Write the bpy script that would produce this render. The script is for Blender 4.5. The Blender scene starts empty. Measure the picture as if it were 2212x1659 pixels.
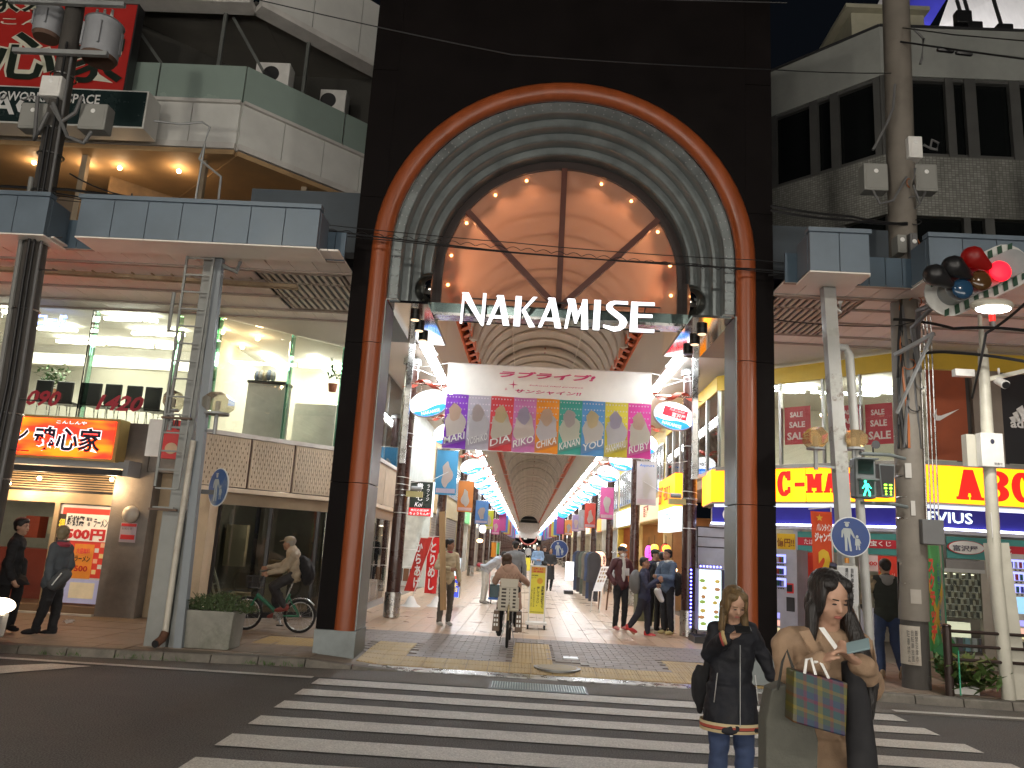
import bpy,bmesh,math,random
from mathutils import Vector,Matrix,noise
R_=random.Random(7)
rad=math.radians
V=Vector
SC=bpy.context.scene
COL=SC.collection
# ---------------- camera ----------------
F_PX=1690.0
YAW,PITCH,ROLL=rad(-1.699),rad(11.672),rad(3.3)
CAM=V((0,0,1.7))
_f=V((math.sin(YAW)*math.cos(PITCH),math.cos(YAW)*math.cos(PITCH),math.sin(PITCH)))
_r0=V((math.cos(YAW),-math.sin(YAW),0));_u0=_r0.cross(_f)
_r=math.cos(ROLL)*_r0 + math.sin(ROLL)*_u0
_u=-math.sin(ROLL)*_r0 + math.cos(ROLL)*_u0
cam=bpy.data.cameras.new('camera');co=bpy.data.objects.new('camera',cam);COL.objects.link(co)
cam.sensor_width=36;cam.lens=36*F_PX/2212;cam.clip_start=0.1;cam.clip_end=900
m=Matrix((_r,_u,-_f)).transposed().to_4x4();m.translation=CAM;co.matrix_world=m
SC.camera=co
# ---------------- night sky ----------------
w=bpy.data.worlds.new('World');SC.world=w;w.use_nodes=True
bg=w.node_tree.nodes['Background'];bg.inputs[0].default_value=(0.30,0.38,0.55,1);bg.inputs[1].default_value=0.009
SC.view_settings.view_transform='Standard';SC.view_settings.look='None'
SC.view_settings.exposure=0;SC.view_settings.gamma=1;SC.view_settings.use_curve_mapping=False
try:
 SC.cycles.use_denoising=True;SC.cycles.max_bounces=7;SC.cycles.diffuse_bounces=3
 SC.cycles.glossy_bounces=3;SC.cycles.transparent_max_bounces=10;SC.cycles.transmission_bounces=4
 SC.cycles.sample_clamp_indirect=6;SC.cycles.caustics_reflective=False;SC.cycles.caustics_refractive=False
except Exception: pass
def ray(px,py): return _f*F_PX + _r*(px-1106) + _u*(829.5-py)
def at(px,py,Y):
 d=ray(px,py);return CAM + d*(Y/d.y)
def gz(px,py,z):
 d=ray(px,py);return CAM + d*((z-1.7)/d.z)
 # ---------------- materials ----------------
_MC={}
def mat(name,col,rough=.6,metal=0.0,var=.12,scale=3.0,bump=0.0,bscale=60.0,emit=None,es=0.0,spec=.5,stain=0.0,dirt=None,stretch=None,coat=0,speck=0):
 if name in _MC: return _MC[name]
 m=bpy.data.materials.new(name);m.use_nodes=True;nt=m.node_tree;N=nt.nodes;L=nt.links
 b=N['Principled BSDF'];c=(col[0],col[1],col[2],1)
 b.inputs['Base Color'].default_value=c;b.inputs['Roughness'].default_value=rough;b.inputs['Metallic'].default_value=metal
 b.inputs['Specular IOR Level'].default_value=spec
 if coat: b.inputs['Coat Weight'].default_value=coat
 tc=N.new('ShaderNodeTexCoord');out=tc.outputs['Object']
 if stretch:
  mp=N.new('ShaderNodeMapping');mp.inputs['Scale'].default_value=stretch;L.new(out,mp.inputs[0]);out=mp.outputs[0]
 if var:
  n=N.new('ShaderNodeTexNoise');n.inputs['Scale'].default_value=scale;n.inputs['Detail'].default_value=6;n.inputs['Roughness'].default_value=.6
  L.new(out,n.inputs['Vector'])
  mr=N.new('ShaderNodeMapRange');mr.inputs[1].default_value=.3;mr.inputs[2].default_value=.7
  mr.inputs[3].default_value=1-var;mr.inputs[4].default_value=1+var;L.new(n.outputs[0],mr.inputs[0])
  mx=N.new('ShaderNodeMix');mx.data_type='RGBA';mx.blend_type='MULTIPLY';mx.inputs[0].default_value=1
  mx.inputs['A'].default_value=c;L.new(mr.outputs[0],mx.inputs['B'])
  cur=mx.outputs['Result']
  if stain:
   n2=N.new('ShaderNodeTexNoise');n2.inputs['Scale'].default_value=scale*.45;n2.inputs['Detail'].default_value=8;n2.inputs['Roughness'].default_value=.7
   L.new(out,n2.inputs['Vector'])
   r2=N.new('ShaderNodeMapRange');r2.inputs[1].default_value=.52;r2.inputs[2].default_value=.68;r2.inputs[4].default_value=stain
   L.new(n2.outputs[0],r2.inputs[0])
   m2=N.new('ShaderNodeMix');m2.data_type='RGBA';L.new(r2.outputs[0],m2.inputs[0]);L.new(cur,m2.inputs['A'])
   d=dirt or (col[0]*.35,col[1]*.32,col[2]*.28);m2.inputs['B'].default_value=(d[0],d[1],d[2],1);cur=m2.outputs['Result']
  if speck:
   n4=N.new('ShaderNodeTexNoise');n4.inputs['Scale'].default_value=75;n4.inputs['Detail'].default_value=3;L.new(out,n4.inputs['Vector'])
   r4=N.new('ShaderNodeMapRange');r4.inputs[1].default_value=.35;r4.inputs[2].default_value=.68;r4.inputs[3].default_value=1-speck;r4.inputs[4].default_value=1+speck*1.3;L.new(n4.outputs[0],r4.inputs[0])
   m4=N.new('ShaderNodeMix');m4.data_type='RGBA';m4.blend_type='MULTIPLY';m4.inputs[0].default_value=1;L.new(cur,m4.inputs['A']);L.new(r4.outputs[0],m4.inputs['B']);cur=m4.outputs['Result']
  L.new(cur,b.inputs['Base Color'])
  rr=N.new('ShaderNodeMapRange');rr.inputs[1].default_value=.3;rr.inputs[2].default_value=.7
  rr.inputs[3].default_value=max(.02,rough*.8);rr.inputs[4].default_value=min(1,rough*1.2);L.new(n.outputs[0],rr.inputs[0]);L.new(rr.outputs[0],b.inputs['Roughness'])
 if bump:
  n3=N.new('ShaderNodeTexNoise');n3.inputs['Scale'].default_value=bscale;n3.inputs['Detail'].default_value=4;L.new(out,n3.inputs['Vector'])
  bp=N.new('ShaderNodeBump');bp.inputs['Strength'].default_value=bump;bp.inputs['Distance'].default_value=.01
  L.new(n3.outputs[0],bp.inputs['Height']);L.new(bp.outputs[0],b.inputs['Normal'])
 if emit:
  b.inputs['Emission Color'].default_value=(emit[0],emit[1],emit[2],1);b.inputs['Emission Strength'].default_value=es
 _MC[name]=m;return m
def glow(name,col,s,base=None):
 return mat(name,base or col,.5,var=0,emit=col,es=s)
def glass(name,tint=(.9,.97,.95),mixv=.0,refl=1.0,rough=.02,milk=None,milkf=0):
 if name in _MC: return _MC[name]
 m=bpy.data.materials.new(name);m.use_nodes=True;nt=m.node_tree;N=nt.nodes;L=nt.links
 N.remove(N['Principled BSDF']);o=N['Material Output']
 t=N.new('ShaderNodeBsdfTransparent');t.inputs[0].default_value=(*tint,1)
 g=N.new('ShaderNodeBsdfGlossy');g.inputs['Roughness'].default_value=rough;g.inputs[0].default_value=(refl,refl,refl,1)
 f=N.new('ShaderNodeFresnel');f.inputs[0].default_value=1.5
 a=N.new('ShaderNodeMath');a.operation='ADD';a.inputs[1].default_value=mixv;a.use_clamp=True;L.new(f.outputs[0],a.inputs[0])
 cur=t.outputs[0]
 if milk:
  d=N.new('ShaderNodeBsdfDiffuse');d.inputs[0].default_value=(*milk,1);tl=N.new('ShaderNodeBsdfTranslucent');tl.inputs[0].default_value=(*milk,1)
  x=N.new('ShaderNodeMixShader');x.inputs[0].default_value=.5;L.new(d.outputs[0],x.inputs[1]);L.new(tl.outputs[0],x.inputs[2])
  y=N.new('ShaderNodeMixShader');y.inputs[0].default_value=milkf;L.new(cur,y.inputs[1]);L.new(x.outputs[0],y.inputs[2]);cur=y.outputs[0]
 ms=N.new('ShaderNodeMixShader');L.new(a.outputs[0],ms.inputs[0]);L.new(cur,ms.inputs[1]);L.new(g.outputs[0],ms.inputs[2])
 L.new(ms.outputs[0],o.inputs[0]);_MC[name]=m;return m
 # ---------------- objects ----------------
WL={}
def tag(o,label=None,cat=None,group=None,kind=None):
 if label: o['label']=label
 if cat: o['category']=cat
 if group: o['group']=group
 if kind: o['kind']=kind
 return o
def T(name,label,cat,loc=(0,0,0),group=None,world=True):
 o=bpy.data.objects.new(name,None);COL.objects.link(o);o.location=loc;o.empty_display_size=.1
 if world: WL[o.name]=V(loc)
 return tag(o,label,cat,group)
def link(name,me,parent=None):
 o=bpy.data.objects.new(name,me);COL.objects.link(o)
 if parent is not None: o.parent=parent
 return o
class MB:
 def __init__(s): s.v=[];s.f=[]
 def add(s,vs,fs):
  n=len(s.v);s.v += [V(p) for p in vs];s.f += [tuple(i+n for i in f) for f in fs];return s
 def box(s,a,b,rot=0,piv=None):
  x0,y0,z0=a;x1,y1,z1=b
  vs=[V((x,y,z)) for x in (x0,x1) for y in (y0,y1) for z in (z0,z1)]
  if rot:
   p=V(piv) if piv else V(((x0+x1)/2,(y0+y1)/2,0));c,q=math.cos(rot),math.sin(rot)
   vs=[V((p.x+(v.x-p.x)*c-(v.y-p.y)*q,p.y+(v.x-p.x)*q+(v.y-p.y)*c,v.z)) for v in vs]
  return s.add(vs,[(0,1,3,2),(4,6,7,5),(0,4,5,1),(2,3,7,6),(0,2,6,4),(1,5,7,3)])
 def bar(s,p,q,w,h=None,up=(0,0,1)):
  """box-section bar from p to q, w across, h along up"""
  p,q=V(p),V(q);d=(q-p).normalized();h=h or w;u=V(up)
  if abs(d.dot(u)) > .98: u=V((0,1,0))
  r=d.cross(u).normalized()*w/2;u=r.cross(d).normalized()*h/2
  vs=[e+a*r+b*u for e in (p,q) for a,b in ((-1,-1),(1,-1),(1,1),(-1,1))]
  return s.add(vs,[(0,1,2,3),(7,6,5,4),(0,4,5,1),(1,5,6,2),(2,6,7,3),(3,7,4,0)])
 def panel(s,o,rv,uv,t):
  """slab: corner o, edges rv and uv, thickness t to the back (rv x uv is front)"""
  o,rv,uv=V(o),V(rv),V(uv);n=rv.cross(uv).normalized()*-t
  vs=[o,o+rv,o+rv+uv,o+uv];vs=vs+[v+n for v in vs]
  return s.add(vs,[(0,1,2,3),(7,6,5,4),(0,4,5,1),(1,5,6,2),(2,6,7,3),(3,7,4,0)])
 def quad(s,*p): return s.add(p,[tuple(range(len(p)))])
 def prism(s,pts,o,rv,uv,t):
  """2d outline pts (a,b) -> o+a*rv+b*uv, extruded back by t"""
  o,rv,uv=V(o),V(rv),V(uv);n=rv.cross(uv).normalized()*-t;k=len(pts)
  f=[o+rv*a+uv*b for a,b in pts]
  return s.add(f+[v+n for v in f],[tuple(range(k)),tuple(range(2*k-1,k-1,-1))]+[(i,i+k,(i+1) % k+k,(i+1) % k) for i in range(k)])
 def tube(s,pts,r,n=8,r1=None):
  pts=[V(p) for p in pts];k=len(pts);rings=[]
  up=V((0,0,1))
  for i,p in enumerate(pts):
   d=(pts[min(i+1,k-1)]-pts[max(i-1,0)]).normalized()
   a=d.cross(up)
   if a.length < .05: a=d.cross(V((1,0,0)))
   a.normalize();b=d.cross(a).normalized();rr=r+(r1-r)*i/(k-1) if r1 is not None else r
   rings.append([p+a*math.cos(t*2*math.pi/n)*rr+b*math.sin(t*2*math.pi/n)*rr for t in range(n)])
  return s.loft(rings)
 def loft(s,rings,cap=True,closed=True):
  n=len(rings[0]);vs=[v for r in rings for v in r];fs=[]
  for i in range(len(rings)-1):
   for j in range(n if closed else n-1):
    a=i*n+j;b=i*n+(j+1) % n;fs.append((a,b,b+n,a+n))
  if cap: fs.append(tuple(range(n-1,-1,-1)));fs.append(tuple((len(rings)-1)*n+j for j in range(n)))
  return s.add(vs,fs)
 def cyl(s,p,q,r,r1=None,n=16): return s.tube([p,q],r,n,r1)
 def ell(s,c,r,n=12,m=8,M=None):
  c=V(c);vs=[];fs=[]
  r=(r,r,r) if not hasattr(r,'__len__') else r
  for i in range(1,m):
   a=math.pi*i/m
   for j in range(n):
    b=2*math.pi*j/n;vs.append(V((r[0]*math.sin(a)*math.cos(b),r[1]*math.sin(a)*math.sin(b),r[2]*math.cos(a))))
  vs.append(V((0,0,r[2])));vs.append(V((0,0,-r[2])));t,bo=len(vs)-2,len(vs)-1
  for i in range(m-2):
   for j in range(n): fs.append((i*n+j,(i+1)*n+j,(i+1)*n+(j+1) % n,i*n+(j+1) % n))
  for j in range(n): fs.append((t,j,(j+1) % n));fs.append((bo,(m-2)*n+(j+1) % n,(m-2)*n+j))
  if M is not None: vs=[M @ v for v in vs]
  return s.add([v+c for v in vs],fs)
 def cap(s,p,q,r0,r1,n=10):
  """tapered capsule"""
  p,q=V(p),V(q);d=q-p;L_=d.length
  d=d/L_ if L_ > 1e-6 else V((0,0,1))
  a=d.cross(V((0,0,1)))
  if a.length < .05: a=d.cross(V((1,0,0)))
  a.normalize();b=d.cross(a);rings=[]
  for t in (-85,-55,-25,0): rings.append((p+d*r0*math.sin(rad(t)),r0*math.cos(rad(t))))
  for t in (0,25,55,85): rings.append((q+d*r1*math.sin(rad(t)),r1*math.cos(rad(t))))
  return s.loft([[c+(a*math.cos(j*2*math.pi/n)+b*math.sin(j*2*math.pi/n))*rr for j in range(n)] for c,rr in rings])
 def torus(s,c,R,r,axis=(0,1,0),n=28,k=8,a0=0,a1=360,sx=1,sy=1):
  ax=V(axis).normalized();u=ax.cross(V((0,0,1)))
  if u.length < .05: u=V((1,0,0))
  u.normalize();w_=u.cross(ax).normalized();c=V(c);rings=[];full=(a1-a0 == 360)
  for i in range(n if full else n+1):
   t=rad(a0+(a1-a0)*i/n);d=u*math.cos(t)*sx+w_*math.sin(t)*sy
   dd=d.normalized();rings.append([c+d*R+(dd*math.cos(2*math.pi*j/k)+ax*math.sin(2*math.pi*j/k))*r for j in range(k)])
  if full: rings.append(rings[0])
  return s.loft(rings,cap=not full)
 def mesh(s,name,off=None,smooth=False):
  me=bpy.data.meshes.new(name);o=off or V((0,0,0));me.from_pydata([tuple(v-o) for v in s.v],[],s.f)
  bm=bmesh.new();bm.from_mesh(me);bmesh.ops.recalc_face_normals(bm,faces=bm.faces);bm.to_mesh(me);bm.free()
  if smooth: me.shade_smooth() if hasattr(me,'shade_smooth') else None
  return me
 def build(s,name,m=None,parent=None,smooth=False,label=None,kind=None,bev=0):
  if parent is not None: off=WL.get(parent.name)
  else:
   off=V((0,0,0))
   if s.v:
    xs=[v.x for v in s.v];ys=[v.y for v in s.v];zs=[v.z for v in s.v]
    off=V(((min(xs)+max(xs))/2,(min(ys)+max(ys))/2,min(zs)))
  me=s.mesh(name,off,smooth);o=link(name,me,parent)
  if off is not None: WL[o.name]=off
  if parent is None: o.location=off
  if m: me.materials.append(m)
  if smooth:
   try: me.set_sharp_from_angle(angle=rad(35))
   except Exception: pass
  if bev:
   b=o.modifiers.new('b','BEVEL');b.width=bev;b.segments=2;b.limit_method='ANGLE'
  return tag(o,label,None,None,kind)
def box(name,a,b,m,parent=None,**k): return MB().box(a,b).build(name,m,parent,**k)
def struct(o): o['kind']='structure';return o
def stuff(o): o['kind']='stuff';return o
_TS=bpy.data.scenes.new('work')
def evalmesh(o):
 _TS.collection.objects.link(o);vl=_TS.view_layers[0];vl.update();me=bpy.data.meshes.new_from_object(o.evaluated_get(vl.depsgraph));return me
_TC={}
def textmesh(body,bold=0.0,align='CENTER',shear=0.0,lsp=1.0,ext=0.0):
 k=(body,bold,align,shear,lsp,ext)
 if k in _TC: return _TC[k]
 cu=bpy.data.curves.new('t','FONT');cu.body=body;cu.offset=bold;cu.align_x=align;cu.shear=shear
 cu.space_line=lsp;cu.resolution_u=2;cu.extrude=0
 o=bpy.data.objects.new('t',cu);me=evalmesh(o)
 bpy.data.objects.remove(o);bpy.data.curves.remove(cu)
 vs=[v.co.copy() for v in me.vertices];fs=[tuple(p.vertices) for p in me.polygons];bpy.data.meshes.remove(me)
 _TC[k]=(vs,fs);return vs,fs
def text(body,o,rv,uv,m,parent,name='lettering',bold=0.0,shear=0.0,lsp=1.0,lift=.004,ext=0,keep=False,align='CENTER'):
 """letters fitted into the rectangle o, rv (width), uv (height); keep=True keeps proportions, centred"""
 vs,fs=textmesh(body,bold,align,shear,lsp)
 if not vs: return None
 x0=min(v.x for v in vs);x1=max(v.x for v in vs);y0=min(v.y for v in vs);y1=max(v.y for v in vs)
 o,rv,uv=V(o),V(rv),V(uv);n=rv.cross(uv).normalized()*lift
 sx,sy=1/max(x1-x0,1e-4),1/max(y1-y0,1e-4);ox=oy=0
 if keep:
  s=min(rv.length*sx,uv.length*sy);a=s/rv.length;b=s/uv.length
  ox=(1-a*(x1-x0))/2;oy=(1-b*(y1-y0))/2;sx,sy=a,b
 P=[o+rv*((v.x-x0)*sx+ox)+uv*((v.y-y0)*sy+oy)+n for v in vs]
 mb=MB();mb.add(P,fs);k=len(P)
 if ext:
  e=rv.cross(uv).normalized()*ext;cnt={}
  mb.v=[v+e for v in P]
  for f in fs:
   for i in range(len(f)):
    a,b=f[i],f[(i+1) % len(f)];cnt[(a,b)]=cnt.get((a,b),0)+1
  mb.v += P
  for (a,b) in list(cnt):
   if (b,a) not in cnt: mb.f.append((a,a+k,b+k,b))
 me=mb.mesh(name,WL.get(parent.name) if parent is not None else None);ob=link(name,me,parent)
 if parent is not None and parent.name in WL: WL[ob.name]=WL[parent.name]
 me.materials.append(m);return ob
def vtext(body,*a,**k): return text('\n'.join(body),*a,**k)
def copy_tree(o,parent=None,loc=None,label=None,skip=()):
 c=o.copy();COL.objects.link(c);c.parent=parent
 if loc is not None: c.location=loc
 if label: c['label']=label
 for ch in o.children:
  if ch.name.split('.')[0] not in skip: copy_tree(ch,c)
 return c
def grid(mk,name,m,parent,spots):
 """copies of one small mesh mk at spots, sharing its data"""
 me=mk.mesh(name);me.materials.append(m);off=WL.get(parent.name,V((0,0,0))) if parent is not None else V((0,0,0))
 for p in spots:
  o=link(name,me,parent);o.location=V(p)-off
white=mat('white_paint',(.72,.71,.68),.5);steel=mat('brushed_steel',(.45,.45,.44),.28,1,var=.2,scale=6)
dark=mat('dark_metal',(.03,.03,.032),.45);black=mat('black_plastic',(.012,.012,.013),.4)
grey=mat('grey_metal',(.33,.34,.34),.5,.3);redp=mat('red_print',(.6,.03,.03),.5,var=.05);whitep=mat('white_print',(.8,.8,.78),.5,var=.05)
blackp=mat('black_print',(.015,.015,.018),.5,var=0);concrete=mat('concrete',(.32,.30,.27),.85,var=.25,scale=4,bump=.4,stain=.4)
CX=.32;ZS=6.08
# ================= unseen street lamps, added behind the camera to light the front =================
def added_street_lamp(x,y,z,tx,ty,power,col,label,size=.55):
 t=T('added_street_lamp',label,'street lamp',(x,y,0),'unseen street lamps added across the road')
 MB().cyl((x,y,0),(x,y,z),.1,.06,12).build('pole',grey,t,True)
 dx,dy=tx-x,ty-y;l=math.hypot(dx,dy);dx,dy=dx/l,dy/l
 MB().tube([(x,y,z-.1),(x+dx*.5,y+dy*.5,z+.25),(x+dx*1.4,y+dy*1.4,z+.3)],.035).build('arm',grey,t,True)
 c=V((x+dx*1.8,y+dy*1.8,z+.28));a=math.atan2(dy,dx)
 MB().ell((0,0,.06),(.5,.2,.12),16,8,Matrix.Rotation(a,3,'Z')).build('lamp_head',grey,t,True).location=c
 o=MB().ell((0,0,.0),(.4,.15,.05),16,6,Matrix.Rotation(a,3,'Z')).build('lens',glow('lamp_lens',(1,.9,.75),4),t);o.location=c
 li=bpy.data.lights.new('added_lamp_light','AREA');li.shape='DISK';li.size=size;li.energy=power;li.color=col
 lo=bpy.data.objects.new('added_lamp_light',li);COL.objects.link(lo);lo.location=c-V((0,0,.1))
 lo.rotation_euler=(V((tx,ty,1.5))-lo.location).to_track_quat('-Z','Y').to_euler()
added_street_lamp(-9,-5,9.0,-3,12,600,(1,.93,.80),'unseen tall street lamp added across the road, the one further left')
added_street_lamp(8,-6,9.0,4,12,480,(1,.93,.82),'unseen tall street lamp added across the road, the one further right')
added_street_lamp(-1.5,-4,8.5,0,7,240,(1,.92,.82),'unseen street lamp added across the road to light the zebra crossing')
# ================= ground =================
asph=mat('asphalt',(.068,.066,.064),.8,speck=.6,var=.22,scale=1.2,bump=1.0,bscale=90,stain=.35,dirt=(.035,.034,.034))
apron=mat('gutter_concrete',(.115,.105,.092),.8,speck=.4,var=.25,scale=2,bump=.6,bscale=70,stain=.4,dirt=(.05,.045,.04))
paint=mat('road_paint',(.44,.43,.40),.6,speck=.25,var=.12,scale=5,bump=.5,bscale=120,stain=.35,dirt=(.25,.24,.22))
struct(MB().quad((-500,-300,-.3),(500,-300,-.3),(500,700,-.3),(-500,700,-.3)).build('ground',mat('far_ground',(.04,.04,.04),.9)))
struct(MB().quad((-60,-40,0),(60,-40,0),(60,11.2,0),(-60,11.2,0)).build('road',asph))
mb=MB();random.seed(3)
xs=[-60+i*1.5 for i in range(81)]
for i in range(80):
 j0=10.02+noise.noise(V((xs[i]*.6,0,0)))*.05;j1=10.02+noise.noise(V((xs[i+1]*.6,0,0)))*.05
 mb.quad((xs[i],j0,.005),(xs[i+1],j1,.005),(xs[i+1],11.3,.005),(xs[i],11.3,.005))
struct(mb.build('gutter_strip',apron))
cross=T('road_marking','white painted zebra crossing of broad bars leading to the arcade entrance','zebra crossing',(1,7,.004))
for i,(ya,yb) in enumerate([(9.53,9.91),(8.87,9.21),(8.17,8.52),(7.44,7.80),(6.67,7.07),(5.92,6.31),(5.2,5.58),(4.45,4.84),(3.7,4.1),(2.95,3.35),(2.2,2.6)]):
 xr=[4.42,4.44,4.5,4.53,4.5,4.5,4.5,4.5,4.5,4.5,4.5][i]
 mb=MB();n=40;top=[];bot=[]
 for k in range(n+1):
  x=-2.41+(xr+2.41)*k/n
  top.append((x,yb+noise.noise(V((x*5,yb,1)))*.012,.009));bot.append((x,ya+noise.noise(V((x*5,ya,4)))*.012,.009))
 mb.loft([bot,top],cap=False,closed=False);mb.build('stripe',paint,cross)
ln=T('road_line','long white edge line along the kerb left of the zebra crossing','road line',(-8,9.9,.004))
MB().quad((-40,9.79,.009),(-2.5,9.90,.009),(-2.5,10.02,.009),(-40,9.91,.009)).build('edge_line',paint,ln)
MB().quad((-9.0,6.8,.009),(-7.5,6.6,.009),(-5.12,9.775,.009),(-5.62,9.775,.009)).build('diagonal_bar',paint,ln)
ln=T('road_line','white edge line along the kerb right of the zebra crossing','road line',(8,10.2,.004))
MB().quad((4.55,10.12,.009),(40,10.3,.009),(40,10.42,.009),(4.55,10.24,.009)).build('edge_line',paint,ln)
def zf(x,y):
 w_=min(1,max(0,(x+2.7)/.8))*min(1,max(0,(4.5-x)/.8))
 return .10-.085*w_*(1-min(1,max(0,(y-11.15)/1.1)))
def kerby(x):
 if x < -2.2: return 10.42+(x+6.6)*.09 if x > -6.6 else 10.42
 if x > 3.8: return 10.95-(x-3.8)*.05 if x < 8 else 10.74
 return 10.85
slab=mat('pavement',(.20,.165,.13),.7,var=.18,scale=2.2,bump=.3,stain=.35,dirt=(.12,.1,.085))
mb=MB();X=[-60,-40,-25,-15]+[-10+i*.25 for i in range(81)]+[12,20,40,60];Y=[0,.15,.4,.7,1.0,1.5,2.5,4,8,30,100,200]
rows=[]
for yy in Y: rows.append([(x,kerby(x)+yy,zf(x,kerby(x)+yy)-.012) for x in X])
mb.loft(rows,cap=False,closed=False);pav=struct(mb.build('pavement',slab));
kb=mat('kerb_stone',(.15,.135,.115),.85,var=.3,scale=6,bump=.5,stain=.5,dirt=(.04,.05,.03))
kt=T('kerb','row of worn concrete kerb stones along the pavement edge','kerb',(-4,10.4,0))
def kstone(xa,xb):
 za,zb=zf(xa,kerby(xa))+.005,zf(xb,kerby(xb))+.005;ya,yb=kerby(xa),kerby(xb);g=.008
 mb=MB();vs=[]
 for x,y,z in ((xa+g,ya,za),(xb-g,yb,zb)):
  vs += [(x,y-.12,-.02),(x,y-.10,z-.015),(x,y-.085,z),(x,y+.05,z),(x,y+.05,-.02)]
 mb.loft([vs[:5],vs[5:]]);mb.build('kerb_stone',kb,kt)
x=-13.0
while x < -2.1: kstone(x,x+.6);x += .6
x=3.9
while x < 12: kstone(x,x+.6);x += .6
dg=T('drain_channel','long slotted steel drain across the foot of the arcade entrance','drain',(1,11,0))
for k in range(11):
 xa=-2.05+k*.545;mb=MB()
 for j in range(5): mb.box((xa+.01,10.83+j*.062,.0),(xa+.535,10.83+j*.062+.036,.022))
 mb.box((xa+.005,10.82,-.01),(xa+.02,11.12,.02));mb.box((xa+.525,10.82,-.01),(xa+.54,11.12,.02));mb.build('grate',steel,dg)
box('channel_bed',(-2.05,10.82,-.05),(3.95,11.12,.0075),black,dg)
gt=T('drain_grate','square mesh steel grate set in the road before the drain channel','drain',(.24,10.2,0))
mb=MB()
for k in range(37): mb.box((-.34+k*.0316,9.98,.0),(-.34+k*.0316+.012,10.44,.02))
for k in range(6): mb.box((-.34,9.98+k*.089,.0),(.81,9.98+k*.089+.012,.018))
mb.build('mesh_bars',mat('galvanised',(.35,.42,.43),.4,.8),gt);box('frame',(-.37,9.95,-.03),(.84,10.47,.0075),dark,gt)
mh=T('manhole_cover','round patterned manhole cover set in yellow paving at the arcade entrance','manhole cover',(.52,11.62,.03))
cy,cz=11.62,zf(.5,11.62)+.012
MB().cyl((.52,cy,cz-.03),(.52,cy,cz),.33,n=36).build('rim',mat('iron',(.2,.2,.19),.4,.8),mh)
MB().cyl((.52,cy,cz-.03),(.52,cy,cz+.004),.28,n=36).build('lid',mat('manhole_lid',(.26,.22,.14),.6,.3,bump=1,bscale=30),mh)
o=MB().box((.64,12.25,.1),(.86,12.45,.112)).build('access_plate',mat('plate_white',(.6,.62,.64),.3,.3));tag(o,'small pale metal access plate in the grey bricks near the manhole','access cover')
# ---- paving pieces ----
brick=mat('paver_grey',(.19,.16,.145),.55,var=.2,scale=3,bump=.3)
pinkt=mat('tile_pink',(.44,.30,.20),.32,var=.18,scale=2,bump=.15)
whit=mat('tile_pale',(.54,.43,.33),.30,var=.07,scale=1.5,bump=.12)
yel=mat('tactile_yellow',(.38,.27,.115),.6,var=.12,scale=5)
def paver(xa,xb,ya,yb,m,name,par,g=.005,jit=.0015,bars=0):
 mb=MB();xa += g;xb -= g;ya += g;yb -= g;j=R_.uniform(-jit,jit);q=lambda x,y,d: (x,y,zf(x,y)+d)
 mb.add([q(xa,ya,-.02),q(xb,ya,-.02),q(xb,yb,-.02),q(xa,yb,-.02),q(xa,ya,j),q(xb,ya,j),q(xb,yb,j),q(xa,yb,j)],[(4,5,6,7),(0,1,5,4),(1,2,6,5),(2,3,7,6),(3,0,4,7)])
 if bars == 1:
  for k in range(6):
   x=xa+(xb-xa)*(k+.5)/6;mb.add([q(x-.009,ya+.01,j),q(x+.009,ya+.01,j),q(x+.009,yb-.01,j),q(x-.009,yb-.01,j),q(x-.005,ya+.014,.006),q(x+.005,ya+.014,.006),q(x+.005,yb-.014,.006),q(x-.005,yb-.014,.006)],[(4,5,6,7),(0,1,5,4),(1,2,6,5),(2,3,7,6),(3,0,4,7)])
 if bars == 2:
  for a in range(5):
   for b in range(5):
    x=xa+(xb-xa)*(a+.5)/5;y=ya+(yb-ya)*(b+.5)/5
    mb.add([q(x-.012,y,j),q(x,y-.012,j),q(x+.012,y,j),q(x,y+.012,j),q(x,y,.007)],[(0,1,4),(1,2,4),(2,3,4),(3,0,4)])
 if par == 'join': return mb
 return mb.build(name,m,par)
tac=T('tactile_paving','yellow ribbed tactile paving at the foot of the arcade entrance','tactile paving',(1,12,.05))
x=-2.25
while x < 3.85:
 for yy in (11.2,11.5): paver(x,x+.3,yy,yy+.3,yel,'tactile_tile',tac,bars=1)
 x += .3
for x0,nx,y1 in ((-2.25,2,13.0),(-.13,2,14.0),(2.15,3,12.7)):
 for i in range(nx):
  y=11.8
  while y < y1-.1: paver(x0+i*.3,x0+i*.3+.3,y,y+.3,yel,'tactile_tile',tac,bars=1 if x0 != -.13 else 2);y += .3
tl=T('tactile_paving','yellow dotted tactile paving on the left pavement by the bicycle','tactile paving',(-3.6,12.2,.1))
for i in range(3):
 for y in (11.9,12.2,12.5): paver(-3.95+i*.3,-3.65+i*.3,y,y+.3,yel,'tactile_tile',tl,bars=2)
for i in range(3): paver(-7.5+i*.3,-7.2+i*.3,13.5,13.8,yel,'tactile_tile',tl,bars=2)
pv=T('brick_paving','grey brick paving band between yellow tactile tiles and the glossy arcade floor','paving',(0,13,.1))
jn=MB();cnt=0;y=11.8;row=0
while y < 14.55:
 x=-2.85+(row % 2)*.12
 while x < 4.6:
  if not any(a-.02 < x+.12 < b+.02 and y < c-.05 for a,b,c in ((-2.25,-1.65,13.0),(-.13,.47,14.0),(2.15,3.05,12.7))) and not (abs(x-.5) < .35 and y < 12.0):
   if cnt < 300 and -2.4 < x < 3.3: paver(x,x+.24,y,y+.12,brick,'brick',pv);cnt += 1
   else:
    p=paver(x,x+.24,y,y+.12,brick,'','join');jn.add(p.v,p.f)
  x += .24
 y += .12;row += 1
stuff(jn.build('bricks',brick,pv))
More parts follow.
